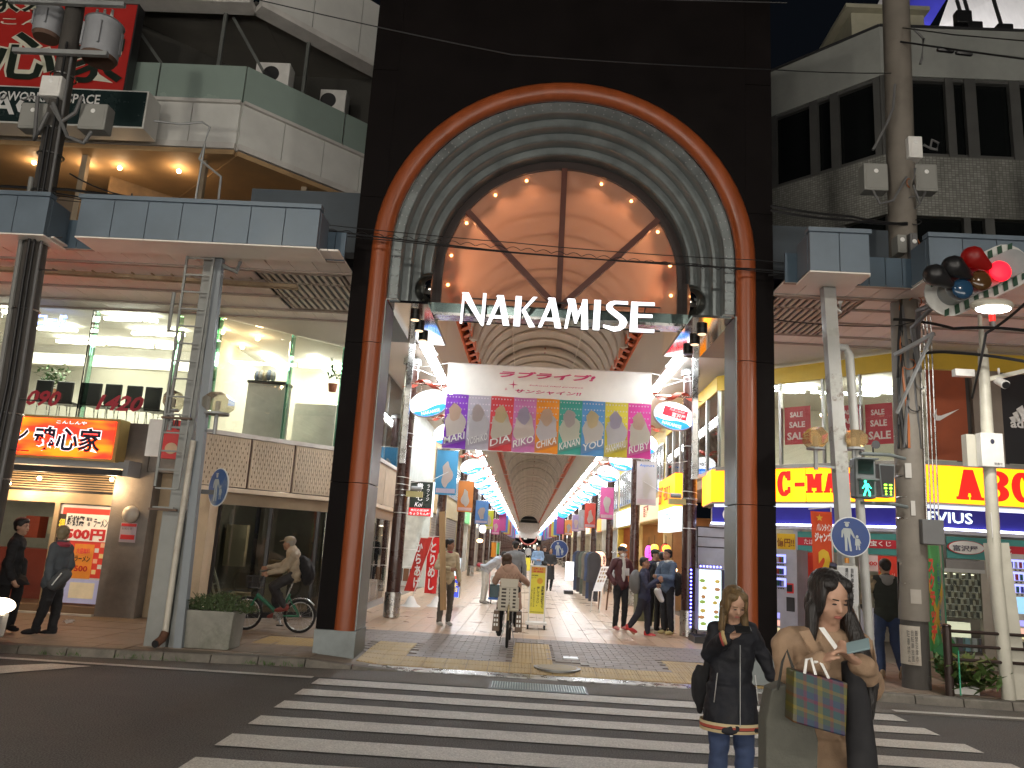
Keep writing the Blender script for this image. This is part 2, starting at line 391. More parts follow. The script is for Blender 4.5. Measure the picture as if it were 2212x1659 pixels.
fl=T('arcade_floor','glossy pale square tile floor running down the middle of the arcade','tile floor',(CX,30,.1))
cnt=0;jw=MB();jp=MB();y=14.56;row=0
while y < 62:
 nx=int(7.8/.3)
 for i in range(nx):
  x=CX-3.9+i*.3;mid=abs(x+.15-CX) < 1.95 and y > 15.1
  if mid and cnt < 300 and abs(x-CX) < 1.9: paver(x,x+.3,y,y+.3,whit,'tile',fl,g=.003,jit=.0003);cnt += 1
  else:
   p=paver(x,x+.3,y,y+.3,None,'','join',g=.003,jit=.0003);(jw if mid else jp).add(p.v,p.f)
 y += .3;row += 1
stuff(jw.build('floor_tiles',whit,fl));stuff(jp.build('border_tiles',pinkt,fl))
MB().quad((CX-1.95,62,.1),(CX+1.95,62,.1),(CX+1.95,195,.1),(CX-1.95,195,.1)).build('far_floor',whit,fl)
for s in (-1,1):
 MB().quad((CX+s*1.95,62,.1),(CX+s*3.9,62,.1),(CX+s*3.9,195,.1),(CX+s*1.95,195,.1)).build('far_border',pinkt,fl)
slabs=T('pavement_slabs','reddish brown square paving slabs of the left pavement','paving',(-6,12,.1))
sm=mat('slab_brown',(.21,.16,.12),.6,var=.2,scale=2.5,bump=.25,stain=.3)
n=0;y=10.55;mbj=MB()
while y < 15.5:
 x=-14.0
 while x < -2.9:
  if y > kerby(x)+.04 and not (x > -4.0 and 11.85 < y < 12.85 and x < -3.0):
   if n < 300 and x > -8.6: paver(x,x+.4,y,y+.4,sm,'slab',slabs);n += 1
   else:
    p=paver(x,x+.4,y,y+.4,sm,'','join');mbj.add(p.v,p.f)
  x += .4
 y += .4
stuff(mbj.build('outer_slabs',sm,slabs))
slabs=T('pavement_slabs','reddish brown square paving slabs of the right pavement','paving',(6,12,.1))
y=11.1
while y < 14.3:
 x=3.9
 while x < 10: paver(x,x+.4,y,y+.4,sm,'slab',slabs);x += .4
 y += .4
 # ================= arcade portal =================
YP=11.3
pt=T('arcade_portal','tall black arcade entrance portal with orange tube arch and stepped steel vault','arcade gate',(CX,YP,.1))
WL[pt.name]=V((CX,YP,.1))
pblack=mat('portal_cladding',(.0065,.005,.005),.65,var=.25,scale=1.5,bump=.15,bscale=200,spec=.06,stain=.3,dirt=(.014,.012,.011))
orange=mat('orange_paint',(.25,.058,.016),.36,var=.18,scale=2,stretch=(3,3,.3),stain=.25,dirt=(.2,.04,.015))
stl=mat('galvanised_steel',(.17,.19,.19),.42,.7,var=.22,scale=3,bump=.1,bscale=20,stain=.3,dirt=(.12,.11,.1))
def apath(r,z0,n=40,extra=0):
 P=[(CX-r,z0)]+[(CX-r,z0+(ZS-z0)*k/3) for k in (1,2)]
 P += [(CX-r*math.cos(math.pi*k/n),ZS+r*math.sin(math.pi*k/n)) for k in range(n+1)]
 return P+[(CX+r,z0+(ZS-z0)*k/3) for k in (2,1)]+[(CX+r,z0)]
def sweep(prof,z0,n=40,closed=False):
 """profile [(r, y)...] swept along the stilted arch"""
 cols=[apath(r,z0,n) for r,y in prof];mb=MB()
 rings=[[V((cols[j][i][0],prof[j][1],cols[j][i][1])) for j in range(len(prof))] for i in range(len(cols[0]))]
 return mb.loft(rings,cap=closed,closed=closed)
XL,XR,ZT=CX-3.19,CX+3.19,11.6
def wallz(x,r=2.93):
 d=abs(x-CX);return ZS+math.sqrt(max(0,r*r-d*d)) if d < r else ZS
n=48;mb=MB()
front=[]
for k in range(n+1):
 x=CX-2.777+5.554*k/n;front.append((x,wallz(x) if abs(x-CX) < 2.93 else 6.9))
for k in range(n):
 (x0,z0),(x1,z1)=front[k],front[k+1]
 if z0 == 6.9 or z1 == 6.9: continue
 mb.add([(x0,YP,z0),(x1,YP,z1),(x1,YP,ZT),(x0,YP,ZT),(x0,YP+.3,z0),(x1,YP+.3,z1),(x1,YP+.3,ZT),(x0,YP+.3,ZT)],[(0,1,2,3),(4,7,6,5),(0,4,5,1),(3,2,6,7)])
mb.build('upper_wall',pblack,pt)
for s in (-1,1):
 a=min(CX+s*3.19,CX+s*2.78);b=max(CX+s*3.19,CX+s*2.78)
 zz=[.42,2.46,4.55,6.9,9.1,ZT]
 for i in range(5): box('cladding_panel',(a,YP,zz[i]+.004),(b,YP+.7,zz[i+1]-.004),pblack,pt)
 bx=sorted((CX+s*3.2,CX+s*2.62));box('pillar_base',(bx[0],YP-.012,.04),(bx[1],YP+.71,.415),stl,pt)
 for z0,z1 in ((.42,2.46),(2.47,5.25)):
  q=sorted((CX+s*2.78,CX+s*2.63));box('reveal_panel',(q[0],YP+.02,z0),(q[1],YP+.69,z1-.005),stl,pt)
box('top_box',(XL+.41,YP+.3,9.3),(XR-.41,YP+1.6,ZT),pblack,pt)
prof=[(2.79+.150*math.cos(rad(a)),YP+.05-.13*math.sin(rad(a))) for a in range(-20,201,20)]
segs=apath(1,.42)
def tube_seg(i0,i1,P,name):
 mb=MB();rings=[]
 for i in range(i0,i1+1):
  rings.append([V((CX+(P[i][0][0])*r_,y_,P[i][1](r_))) for r_,y_ in prof])
 mb.loft(rings,closed=True);return mb.build(name,orange,pt,smooth=True)
P=[]
for z in (.42,1.4,2.455): P.append(((-1,),(lambda r_,z=z: z)))
for z in (2.465,3.5,4.545): P.append(((-1,),(lambda r_,z=z: z)))
for z in (4.555,5.3,ZS): P.append(((-1,),(lambda r_,z=z: z)))
nb=len(P)
for k in range(0,37): P.append(((-math.cos(math.pi*k/36),),(lambda r_,k=k: ZS+r_*math.sin(math.pi*k/36))))
for z in (ZS,5.3,4.555): P.append(((1,),(lambda r_,z=z: z)))
for z in (4.545,3.5,2.465): P.append(((1,),(lambda r_,z=z: z)))
for z in (2.455,1.4,.42): P.append(((1,),(lambda r_,z=z: z)))
tube_seg(0,2,P,'arch_tube');tube_seg(3,5,P,'arch_tube');tube_seg(6,8,P,'arch_tube')
for a,b in ((9,18),(18,27),(27,36),(36,45)): tube_seg(a,b,P,'arch_tube')
tube_seg(46,48,P,'arch_tube');tube_seg(49,51,P,'arch_tube');tube_seg(52,54,P,'arch_tube')
steps=[(2.64,11.40,2.47,11.62),(2.47,11.62,2.34,11.84),(2.34,11.84,2.21,12.06),(2.21,12.06,2.08,12.3)]
for ro,y0,ri,y1 in steps:
 sweep([(ro,y0),(ri+.02,y0),(ri,y0+.02),(ri,y1)],5.3).build('vault_step',stl,pt,smooth=True)
sweep([(2.08,12.30),(1.94,12.30),(1.94,12.42),(2.08,12.42)],5.52,closed=True).build('fan_frame',mat('fan_frame_brown',(.022,.012,.010),.5,.1),pt,smooth=True)
rv=MB()
for r_,y_ in ((2.59,11.395),(2.51,11.395),(2.10,12.2)):
 n=56
 for k in range(n+1):
  a=math.pi*k/n;x,z=CX-r_*math.cos(a),ZS+r_*math.sin(a);rv.ell((x,y_,z),(.013,.01,.013),6,4)
 for s in (-1,1):
  for j in range(5): rv.ell((CX+s*r_,y_,5.36+j*.15),(.013,.01,.013),6,4)
rv.build('rivets',mat('rivet',(.3,.3,.3),.4,.8),pt)
fg=glass('peach_glass',(1,.66,.5),.02,milk=(.95,.52,.36),milkf=.33)
cb=V((CX,12.36,5.54));rr_=1.94
def rim(a): return V((CX-rr_*math.cos(a),12.36,ZS+rr_*math.sin(a)))
angs=[(-.29,.60),(.60,math.pi/2),(math.pi/2,math.pi-.60),(math.pi-.60,math.pi+.29)]
for a0,a1 in angs:
 pts=[cb]+[rim(a0+(a1-a0)*k/14) for k in range(15)]
 if a0 < 0: pts.insert(1,V((CX-rr_,12.36,5.54)));pts=[cb]+[V((CX-rr_,12.36,5.54))]+[rim(a1*k/14) for k in range(15)]
 if a1 > math.pi: pts=[cb]+[rim(a0+(math.pi-a0)*k/14) for k in range(15)]+[V((CX+rr_,12.36,5.54))]
 MB().quad(*pts).build('glass_pane',fg,pt)
mul=mat('mullion_brown',(.085,.022,.012),.5)
for a in (.60,math.pi/2,math.pi-.60):
 MB().bar(cb+V((0,-.03,0)),rim(a)+V((0,-.03,0)),.095,.10,up=(0,1,0)).build('mullion',mul,pt)
box('transom_beam',(CX-2.06,12.22,5.36),(CX+2.06,12.52,5.52),mat('beam_glassy',(.22,.30,.29),.2,.8),pt)
box('transom_edge',(CX-2.06,12.20,5.31),(CX+2.06,12.54,5.355),steel,pt)
wl=glow('spot_bulb',(1,.55,.22),20)
for a in (.18,-.1,.52,.90,1.22,math.pi-1.22,math.pi-.90,math.pi-.52,math.pi-.18,math.pi+.1):
 r_=1.86;p=V((CX-r_*math.cos(a),12.50,ZS+r_*math.sin(a)))
 MB().ell(p-V((0,.09,0)),(.026,.02,.026),8,6).build('spot_bulb',wl,pt)
 li=bpy.data.lights.new('spot','SPOT');li.energy=30;li.color=(1,.58,.32);li.spot_size=rad(120);li.spot_blend=.9;li.shadow_soft_size=.03
 lo=bpy.data.objects.new('spot_light',li);COL.objects.link(lo);lo.location=p+V((0,.1,0))
 lo.rotation_euler=(V((CX,12.3,6.1))-lo.location).to_track_quat('-Z','Y').to_euler();lo.parent=pt;lo.location -= V((CX,YP,.1))
chrome=mat('polished_steel',(.62,.60,.56),.07,1,var=.06,scale=2)
for s in (-1,1):
 a,b=sorted((CX+s*2.66,CX+s*2.02));box('soffit_box',(a,11.5,5.26),(b,14.02,5.30),chrome,pt)
 a,b=sorted((CX+s*3.12,CX+s*2.67));box('side_soffit',(a,12.0,5.28),(b,14.02,5.32),stl,pt)
 a,b=sorted((CX+s*2.03,CX+s*1.99));box('soffit_edge',(a,12.55,5.27),(b,14.0,5.75),mat('cream_panel',(.6,.52,.42),.6),pt)
 mb=MB();M_=None
 mb.ell((0,0,0),(.37,.5,.36),24,14);mb.v=[V((CX+s*2.02+s*max(0,v.x*s),12.15+v.y,5.62+v.z)) for v in mb.v];mb.build('chrome_nose',chrome,pt,smooth=True)
 for k,yy in enumerate((12.1,12.75,13.4)):
  xx=CX+s*(2.30+.02*k);t=MB().cyl((xx,yy,5.17),(xx,yy,5.262),.085,n=20).build('downlight',black,pt,smooth=True)
  MB().cyl((xx,yy,5.162),(xx,yy,5.172),.065,n=20).build('lens',glow('downlight_lens',(1,.72,.45),1.6 if not (s > 0 and k == 2) else .0) if not (s > 0 and k == 2) else dark,t)
LT={'N': [[(.03,1),(.20,1),(.20,.85),(.13,.78),(.10,0),(0,0),(.045,.94),(.0,.99)],[(.03,1),(.28,1),(.86,.18),(.94,-.06),(.86,-.03),(.12,.80)],[(.86,1),(1,1),(.97,0),(.93,-.05),(.85,.05)]],'A': [[(.40,1),(.55,1),(.60,.85),(.16,0),(0,0),(.42,.90),(.36,.96)],[(.42,1),(.68,1),(1,0),(.72,0),(.52,.68)],[(.25,.33),(.68,.33),(.70,.22),(.21,.22)]],'K': [[(.04,1),(.32,1),(.30,0),(0,0)],[(.84,1),(1.04,1),(.50,.54),(.38,.42),(.34,.52),(.36,.56)],[(.34,.54),(.50,.58),(1.0,0),(.72,-.02)]],'M': [[(.12,1),(.28,1),(.30,.8),(.13,0),(0,0),(.14,.80),(.06,.97)],[(.12,1),(.40,1),(.55,.52),(.46,.18),(.42,.18),(.20,.80)],[(.80,1),(.86,1),(.50,.18),(.44,.18),(.55,.60)],[(.72,1),(.92,1),(1,0),(.70,0),(.68,.85)]],'I': [[(.1,1),(1,1),(.9,0),(0,0)]],'E': [[(.05,1),(.32,1),(.32,0),(0,0)],[(.30,1),(1,1),(1,.89),(.30,.87)],[(.30,.60),(.92,.60),(.92,.49),(.30,.48)],[(.30,.12),(1,.12),(1,0),(.30,0)]]}
def S_poly():
 out=[];c=[]
 top=[(1,1),(.42,1),(.22,.95),(.10,.84),(.10,.72),(.20,.62),(.62,.38),(.68,.30),(.62,.17),(.48,.14),(0,.20),(0,.10),(.45,-.02),(.70,.02),(.92,.14),(1,.30),(.92,.44),(.80,.52),(.40,.74),(.36,.80),(.42,.87),(.52,.89),(1,.89)]
 return [top]
LT['S']=S_poly()
ns=T('illuminated_letters','white lit block letters spelling NAKAMISE hung under the fan window','sign',(.32,11.95,5.1))
lw=glow('letter_white',(.93,.94,1),1.35);Yn=11.93
x=CX-1.60;spec=[('N',.52),('A',.48),('K',.46),('A',.50),('M',.50),('I',.145),('S',.50),('E',.50)]
xs_=[272,530,792,1030,1285,1560,1660,1915];xe=[515,755,1005,1258,1518,1632,1895,2155]
for (ch,w_),a,b in zip(spec,xs_,xe):
 pa=at((1700+a*.4069)*.54861,690,Yn).x;pb=at((1700+b*.4069)*.54861,690,Yn).x
 lt=None
 hh=.50 if ch not in 'N' else .52
 side=mat('letter_return',(.12,.10,.09),.5,.3)
 mb=MB()
 for pl in LT[ch]: mb.prism(pl,(pa,Yn,5.10),(pb-pa,0,0),(0,0,hh),.06)
 o=mb.build('letter',side,ns)
 mb=MB()
 for k,pl in enumerate(LT[ch]): mb.quad(*[(pa+(pb-pa)*u,Yn-.004-.0006*k,5.10+hh*v) for u,v in pl])
 mb.build('letter_face',lw,o)
for z in (5.16,5.55): MB().cyl((CX-1.55,Yn+.09,z),(CX+1.62,Yn+.09,z),.012,n=6).build('support_rail',dark,ns)
for x in (-1.1,-.2,.8,1.7): MB().bar((x,Yn+.09,5.55),(x,12.2,5.44),.02).build('hanger',dark,ns)
# ================= arcade roof =================
rf=T('arcade_roof','long vaulted arcade roof with ribs, orange side trusses and strip lights','arcade roof',(CX,100,5.6))
rpan=mat('roof_panel',(.50,.45,.40),.7,var=.1,scale=1)
rrib=mat('roof_rib',(.62,.57,.50),.5)
cream=mat('cream_soffit',(.62,.56,.48),.6,var=.06,scale=.8)
YE=190.0
def varc(k,n=20,r=2.12,zs=7.35,rise=1.78):
 a=math.pi*k/n;return (-math.cos(a)*r,zs+math.sin(a)*rise)
ribm=MB();ribm.tube([(varc(k)[0],0,varc(k)[1]-.06) for k in range(21)],.05,6)
panm=MB();P_=[varc(k) for k in range(21)]
panm.loft([[(x,.01,z) for x,z in P_],[(x,1.19,z) for x,z in P_],[(x,1.19,z+.03) for x,z in P_],[(x,.01,z+.03) for x,z in P_]],closed=False,cap=False)
rspots=[];pspots=[];y=13.0
while y < YE:
 rspots.append((CX,y,0))
 if not (66 < y < 69 or 133 < y < 136.5): pspots.append((CX,y,0))
 y += 1.2
grid(ribm,'roof_rib',rrib,rf,rspots);grid(panm,'roof_panel',rpan,rf,pspots)
mr=MB();mr.tube([(varc(k)[0]*.985,0,varc(k)[1]-.12) for k in range(21)],.12,8)
grid(mr,'main_rib',mat('main_rib',(.50,.46,.40),.6),rf,[(CX,21+7.6*k,0) for k in range(22)])
for sx in (-1.15,1.15): MB().cyl((CX+sx,13,8.72),(CX+sx,YE,8.72),.022,n=5).build('purlin',rrib,rf)
mk=MB();mk.cyl((0,0,9.0),(0,.75,9.0),.035,n=6)
grid(mk,'crown_rod',orange,rf,[(CX,14+3.6*k,0) for k in range(30)])
for s in (-1,1):
 x=CX+s*2.44
 MB().quad((x,12.6,5.62),(x,YE,5.62),(x,YE,7.6),(x,12.6,7.6)).build('cove_wall',cream,rf)
 a,b=sorted((CX+s*2.72,CX+s*4.4));box('side_ceiling',(a,12.6,5.67),(b,YE,5.71),cream,rf)
 seg=MB();x0=2.13;x1=2.42
 for k in range(8):
  y=k*.75;seg.bar((s*x0,y,7.42),(s*x1,y+.45,7.42),.16,.03);seg.bar((s*x0,y+.45,7.5),(s*x1,y+.1,7.5),.05,.05)
 for xx in (x0,x1): seg.box((s*xx-.025,0,7.3),(s*xx+.025,5.98,7.52))
 grid(seg,'truss_beam',mat('truss_orange',(.62,.13,.03),.45),rf,[(CX,12.8+6*k,0) for k in range(29)])
 tb=MB();tb.box((-.045,.0,-.05),(.045,2.42,-.01));tb.box((-.13,.0,-.01),(.13,2.42,.03))
 xx=CX+s*2.58
 lm=MB();lm.box((-.12,.02,-.012),(.12,2.40,.012))
 troughm=MB();troughm.box((-.14,0,.014),(.14,2.42,.05))
 sp=[(xx,12.9+2.45*k,5.60) for k in range(72)]
 grid(troughm,'light_trough',white,rf,sp)
 grid(lm,'light_tube',glow('strip_light',(.93,.97,1),47),rf,sp)
 MB().cyl((CX+s*2.42,16,5.56),(CX+s*2.42,YE,5.56),.035,n=8).build('conduit',mat('conduit',(.7,.66,.6),.4),rf)
tie=MB();tie.cyl((-2.4,0,7.2),(2.4,0,7.2),.03,n=6)
grid(tie,'tie_rod',rrib,rf,[(CX,yy,0) for yy in (62,74,85,100,120,145,165)])
fe=T('end_gable','dark gable and pale signboard closing the far end of the arcade','gable',(CX,YE,3))
box('beam',(CX-3.6,YE,3.7),(CX+2.6,YE+.3,7.3),mat('end_white',(.6,.58,.55),.6),fe)  # pale board carried lower than the sign to brighten the dark end
box('side_wall',(CX-8,YE+.4,.1),(CX-3.6,YE+1,9.5),mat('end_dark',(.03,.03,.03),.8),fe);box('side_wall',(CX+3.6,YE+.4,.1),(CX+8,YE+1,9.5),_MC['end_dark'],fe)
MB().torus((CX,YE+.2,4.2),2.0,.25,(0,1,0),a0=180,a1=360,n=16).build('arch_sign',mat('end_red',(.4,.12,.1),.6),fe)
t=T('added_far_facade','dim far facade with a few lit windows, added to brighten the arcade end','building',(CX,215,0));box('wall',(-20,215,0),(20,216,14),mat('far_wall',(.10,.10,.11),.8),t)  # facade and glowing windows added to lift the black gap beyond
for k in range(10): box('window',(-6+k*1.3,214.9,1.0+2.6*(k % 3)),(-5.2+k*1.3,214.95,2.4+2.6*(k % 3)),glow('far_win_fill',(.9,.85,.7),.8),t)
for k in range(7):
 o=MB().ell((CX-2.2+k*.75+R_.uniform(-.2,.2),YE+6+k,1.2+R_.random()*2.2),.13,8,6).build('distant_lamp',glow('far_lamp',(1,.9,.75),6));tag(o,'tiny pale lamp glowing in the dark beyond the far end of the arcade','lamp','distant lamps beyond the arcade')
 # ================= left corner building =================
def wall(p,q,z0,z1,t=.1):
 p,q=V((p[0],p[1],0)),V((q[0],q[1],0));return MB().panel((p.x,p.y,z0),q-p,(0,0,z1-z0),t)
def lerp2(p,q,t): return (p[0]+(q[0]-p[0])*t,p[1]+(q[1]-p[1])*t)
def shift(p,q,d):
 v=V((q[0]-p[0],q[1]-p[1],0)).normalized();n=V((v.y,-v.x,0))*d;return (p[0]+n.x,p[1]+n.y),(q[0]+n.x,q[1]+n.y)
def Z1(x,y): return (x*.63291*.54861,y*.63291*.54861)
def Z2(x,y): return (x*.63291*.54861,(900+y*.63291)*.54861)
def Z3(x,y): return (x*.66319*.54861,(1600+y*.66319)*.54861)
def ZB(x,y): return ((700+x*.5426)*.54861,(1700+y*.5426)*.54861)
wpan=mat('white_cladding',(.66,.66,.63),.5,var=.08,scale=1.5,stain=.12,dirt=(.35,.34,.31))
green_g=mat('frosted_green_glass',(.30,.38,.34),.25,var=.08,scale=.6)
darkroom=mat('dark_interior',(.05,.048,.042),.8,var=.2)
A0,A1,A2=(-17,14.3),(-6.22,14.3),(-2.9,17.62)
ub=T('office_building','white panelled upper storeys of the corner building with greenish glass balconies','building',(-9,14.3,5.7))
def band(z0,z1,m,name,w=1.05,off=0,gap=.012,t=.12):
 for p,q in ((A0,A1),(A1,A2)):
  p,q=shift(p,q,off);L_=math.hypot(q[0]-p[0],q[1]-p[1]);n=max(1,round(L_/w))
  for k in range(n):
   a,b=lerp2(p,q,(k+gap/2)/n),lerp2(p,q,(k+1-gap)/n);wall(a,b,z0,z1,t).build(name,m,ub)
band(9.25,10.12,wpan,'cladding_panel',1.02,.05)
band(12.42,13.9,wpan,'parapet_panel',1.25,.25)
band(10.2,11.02,green_g,'balcony_glass',1.9,.0,t=.03)
trim=mat('white_trim',(.6,.58,.55),.45)
for z0,z1,off in ((9.12,9.245,.12),(10.125,10.19,.12),(12.28,12.41,.3)):
 for p,q in ((A0,A1),(A1,A2)):
  a,b=shift(p,q,off);wall(a,b,z0,z1,.4).build('trim_band',trim,ub)
for p,q in ((A0,A1),(A1,A2)):
 dz=0 if p == A0 else .013
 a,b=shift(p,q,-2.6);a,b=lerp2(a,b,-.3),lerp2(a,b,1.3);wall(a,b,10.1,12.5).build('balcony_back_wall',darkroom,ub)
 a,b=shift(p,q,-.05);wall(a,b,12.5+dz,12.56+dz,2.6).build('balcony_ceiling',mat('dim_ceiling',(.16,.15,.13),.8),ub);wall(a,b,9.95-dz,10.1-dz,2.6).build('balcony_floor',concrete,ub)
 a,b=shift(p,q,-3.0);a,b=lerp2(a,b,-.3),lerp2(a,b,1.3);wall(a,b,5.9,9.2).build('terrace_back_wall',mat('warm_wall',(.22,.14,.07),.7,var=.3),ub)
 a,b=shift(p,q,.1);wall(a,b,9.0-dz,9.1-dz,3.0).build('terrace_ceiling',mat('warm_ceiling',(.40,.26,.13),.7),ub)
pst=mat('post_grey',(.16,.17,.16),.5,.4)
for x in (-12.5,-9.2,-6.9): MB().box((x,14.35,10.12),(x+.07,14.42,12.4)).build('balcony_post',pst,ub)
for t in (.25,.62,.95):
 p=lerp2(A1,A2,t);MB().box((p[0],p[1]+.1,10.12),(p[0]+.07,p[1]+.17,12.4)).build('balcony_post',pst,ub)
for a,b in (((-9.1,12.35),(-8.1,11.1)),((-6.8,12.35),(-6.0,11.1))): MB().bar((a[0],14.6,a[1]),(b[0],14.6,b[1]),.06).build('brace',pst,ub)
for x in (-12,-9.45,-7.0): MB().box((x,14.5,5.8),(x+.12,14.62,9.1)).build('terrace_post',mat('warm_post',(.3,.24,.17),.5),ub)
for t in (.3,.75):
 p=lerp2(A1,A2,t);MB().box((p[0],p[1]+.2,5.8),(p[0]+.12,p[1]+.32,9.1)).build('terrace_post',_MC['warm_post'],ub)
glb=glow('warm_bulb',(1,.72,.38),22)
def bulb(p,r,par,e,m=None,col=(1,.66,.36)):
 MB().ell(p,r,10,8).build('bulb',m or glb,par)
 if e:
  li=bpy.data.lights.new('bulb_light','POINT');li.energy=e;li.color=col;li.shadow_soft_size=.08
  lo=bpy.data.objects.new('bulb_light',li);COL.objects.link(lo);lo.parent=par;lo.location=V(p)-WL[par.name]+V((0,0,-.14))
for px,py,e in ((540,1035,12),(745,1045,9),(1113,1065,12),(212,1012,9)): bulb(at(*Z1(px,py),14.9),.045,ub,e)
MB().box((-11.2,16.2,7.5),(-8.2,16.5,8.8)).build('ceiling_duct',mat('duct',(.08,.07,.06),.7),ub)
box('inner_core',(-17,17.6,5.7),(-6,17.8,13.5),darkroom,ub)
for k,(px,py,lab) in enumerate(((1700,460,'white air conditioner outdoor unit with black fan on the glass balcony'),(2055,625,'small white outdoor unit on the balcony nearest the portal'))):
 c=at(*Z1(px,py),15.2+.9*k);t=T('outdoor_unit',lab,'air conditioner',(c.x,c.y,10.2))
 box('casing',(c.x-.4+.15*k,c.y,10.12),(c.x+.35,c.y+.35,c.z+.28),white,t,bev=.015)
 MB().cyl((c.x-.05,c.y-.02,c.z),(c.x-.05,c.y+.01,c.z),.18,n=20).build('fan_grille',dark,t)
def board(name,lab,cat,pts,Y,t,m,fm):
 """pts: tl, tr, bl pixel corners"""
 a,b,c=at(*pts[0],Y),at(*pts[1],Y),at(*pts[2],Y);z0=c.z;z1=(a.z+b.z)/2;x0=min(a.x,c.x);x1=b.x
 r=T(name,lab,cat,(x0,Y,z0));box('cabinet',(x0,Y,z0),(x1,Y+t,z1),fm,r);box('face',(x0+.03,Y-.012,z0+.03),(x1-.03,Y-.002,z1-.03),m,r)
 return r,x0,x1,z0,z1
signred=mat('sign_red',(.30,.018,.014),.5,var=.12,emit=(.5,.02,.015),es=.16)
r,x0,x1,z0,z1=board('billboard','big red ramen billboard with brush lettering behind the left transformer','billboard',((-60,0),(302,4),(-60,193)),13.9,.25,signred,dark)
x0=-12.7
cr=mat('sign_cream',(.65,.62,.5),.5,emit=(.6,.6,.45),es=.1);bk=mat('sign_blackgreen',(.02,.03,.022),.4)
for bo,m_,l in ((.05,cr,.02),(.015,bk,.03)):
 text('家系',(-11.6,13.88,11.72),(1.5,0,0),(0,0,.62),m_,r,bold=bo,lift=l)
 text('魂心家',(-12.6,13.88,10.2),(4.1,0,0),(0,0,1.15),m_,r,bold=bo*1.3,lift=l)
text('こんしんや',(-11.2,13.88,11.46),(2.3,0,0),(0,0,.16),cr,r,bold=.01,lift=.02)
r,x0,x1,z0,z1=board('signboard','black coworking space signboard under the red billboard','signboard',((-60,178),(322,201),(-60,262)),13.4,.5,mat('sign_black',(.02,.035,.035),.25,var=.1),wpan)
text('COWORKING SPACE',(at(-16,190,13.4).x,13.38,z1-.33),(at(222,190,13.4).x-at(-16,190,13.4).x,0,0),(0,0,.2),whitep,r,bold=.02)
text('AC',(at(-22,240,13.4).x,13.38,z0+.16),(.95,0,0),(0,0,.42),whitep,r,bold=.02)
# ---- ground and first floor ----
lb=T('shop_building','two storey glass fronted shop building left of the portal with ramen shop below','building',(-7,14.1,.1))
C0,C1,C2,C3=(-13,14.1),(-6.05,14.2),(-4.1,16.1),(-3.55,16.75)
ceil_m=mat('shop_ceiling',(.66,.64,.58),.7,var=.04)
MB().quad((-17,14.05,5.66),(-17,24,5.66),(-3.5,24,5.66),(-3.5,14.05,5.66)).build('upper_ceiling',ceil_m,lb)
MB().quad((-17,14.2,3.4),(-6.1,14.2,3.4),(-3.6,16.9,3.4),(-3.6,24,3.4),(-17,24,3.4)).build('upper_floor',mat('upper_floor_m',(.3,.28,.24),.5),lb)
wallc=mat('room_wall',(.62,.60,.52),.7,var=.05)
box('room_wall',(-17,18.5,3.4),(-3.6,18.7,5.66),wallc,lb);box('room_partition',(-6.75,15.4,3.4),(-6.65,20.5,5.66),wallc,lb)
box('room_beam',(-13,17.4,5.2),(-6.8,17.6,5.66),ceil_m,lb)
shopg=glass('shop_glass',(.95,.97,.93),.0);fin=glass('glass_fin',(.45,.72,.62),.05)
wt=glow('tube_light',(1,1,.90),22)
def tubes(px,zz,m,n,par,wdt=.09,z=5.56):
 for a,b,c,d in px:
  p,q=gz(*zz(a,b),z),gz(*zz(c,d),z);q.z=p.z=z;MB().bar(p,q,wdt,.05).build(n,m,par)
tubes([(655,560,870,566),(892,563,980,575),(825,650,1095,660),(240,622,475,631),(355,700,645,718),(668,712,950,735),(975,735,1090,745),(525,782,795,800),(820,790,1070,805),(20,518,80,520),(1110,655,1150,660)],Z2,wt,'ceiling_tube',lb)
tubes([(1640,795,1770,895),(1950,810,2060,900),(1860,853,1960,858),(2050,862,2150,868)],Z2,wt,'ceiling_tube',lb,.08)
for px,py in ((1383,643),(1603,683),(1508,737)): p=gz(*Z2(px,py),5.6);bulb(p,.05,lb,10)
def roomfill(x,y,sx,sy,e,par,z=5.46):  # bodiless area lights, added beside the ceiling tubes to brighten the rooms
 li=bpy.data.lights.new('room_fill_light','AREA');li.shape='RECTANGLE';li.size=sx;li.size_y=sy;li.energy=e;li.color=(1,.98,.86);lo=bpy.data.objects.new('room_fill_light',li);COL.objects.link(lo);lo.parent=par;lo.location=V((x,y,z))-WL[par.name]
roomfill(-10.5,16.4,3,2,130,lb);roomfill(-7.9,16.4,1.6,2,90,lb);roomfill(-5.3,17.2,1.6,1.6,60,lb);roomfill(-5.3,15.35,.5,.5,14,lb,5.5);roomfill(-9.5,14.5,4,.4,60,lb,5.55)
gx=[at(*Z2(x,900),14.1).x for x in (-60,20,520,1060)]+[-6.05]
for a,b in zip(gx,gx[1:]):
 wall((a+.01,14.1),(b-.01,14.1),3.52,5.64,.012).build('window_pane',shopg,lb)
 MB().box((b-.02,14.1,3.52),(b,14.34,5.64)).build('glass_fin',fin,lb)
def glaz(p,q,z0,z1,n,par,nm='window_pane',fr=True,g=None):
 for k in range(n):
  a,b=lerp2(p,q,(k+.01)/n),lerp2(p,q,(k+.99)/n);wall(a,b,z0,z1,.012).build(nm,g or shopg,par)
  if fr:
   a2,b2=lerp2(p,q,k/n),lerp2(p,q,(k+.03)/n);wall(a2,b2,z0,z1,.06).build('window_frame',mat('frame_grey',(.2,.21,.2),.4,.6),par)
for k,t in enumerate((0,.56,1)):
 if k < 2:
  t2=(0,.56,1)[k+1];wall(lerp2(C1,C2,t+.01),lerp2(C1,C2,t2-.01),3.5,5.64,.012).build('window_pane',shopg,lb)
 p=lerp2(C1,C2,t);MB().box((p[0]-.015,p[1],3.5),(p[0]+.015,p[1]+.2,5.64)).build('glass_fin',fin,lb)
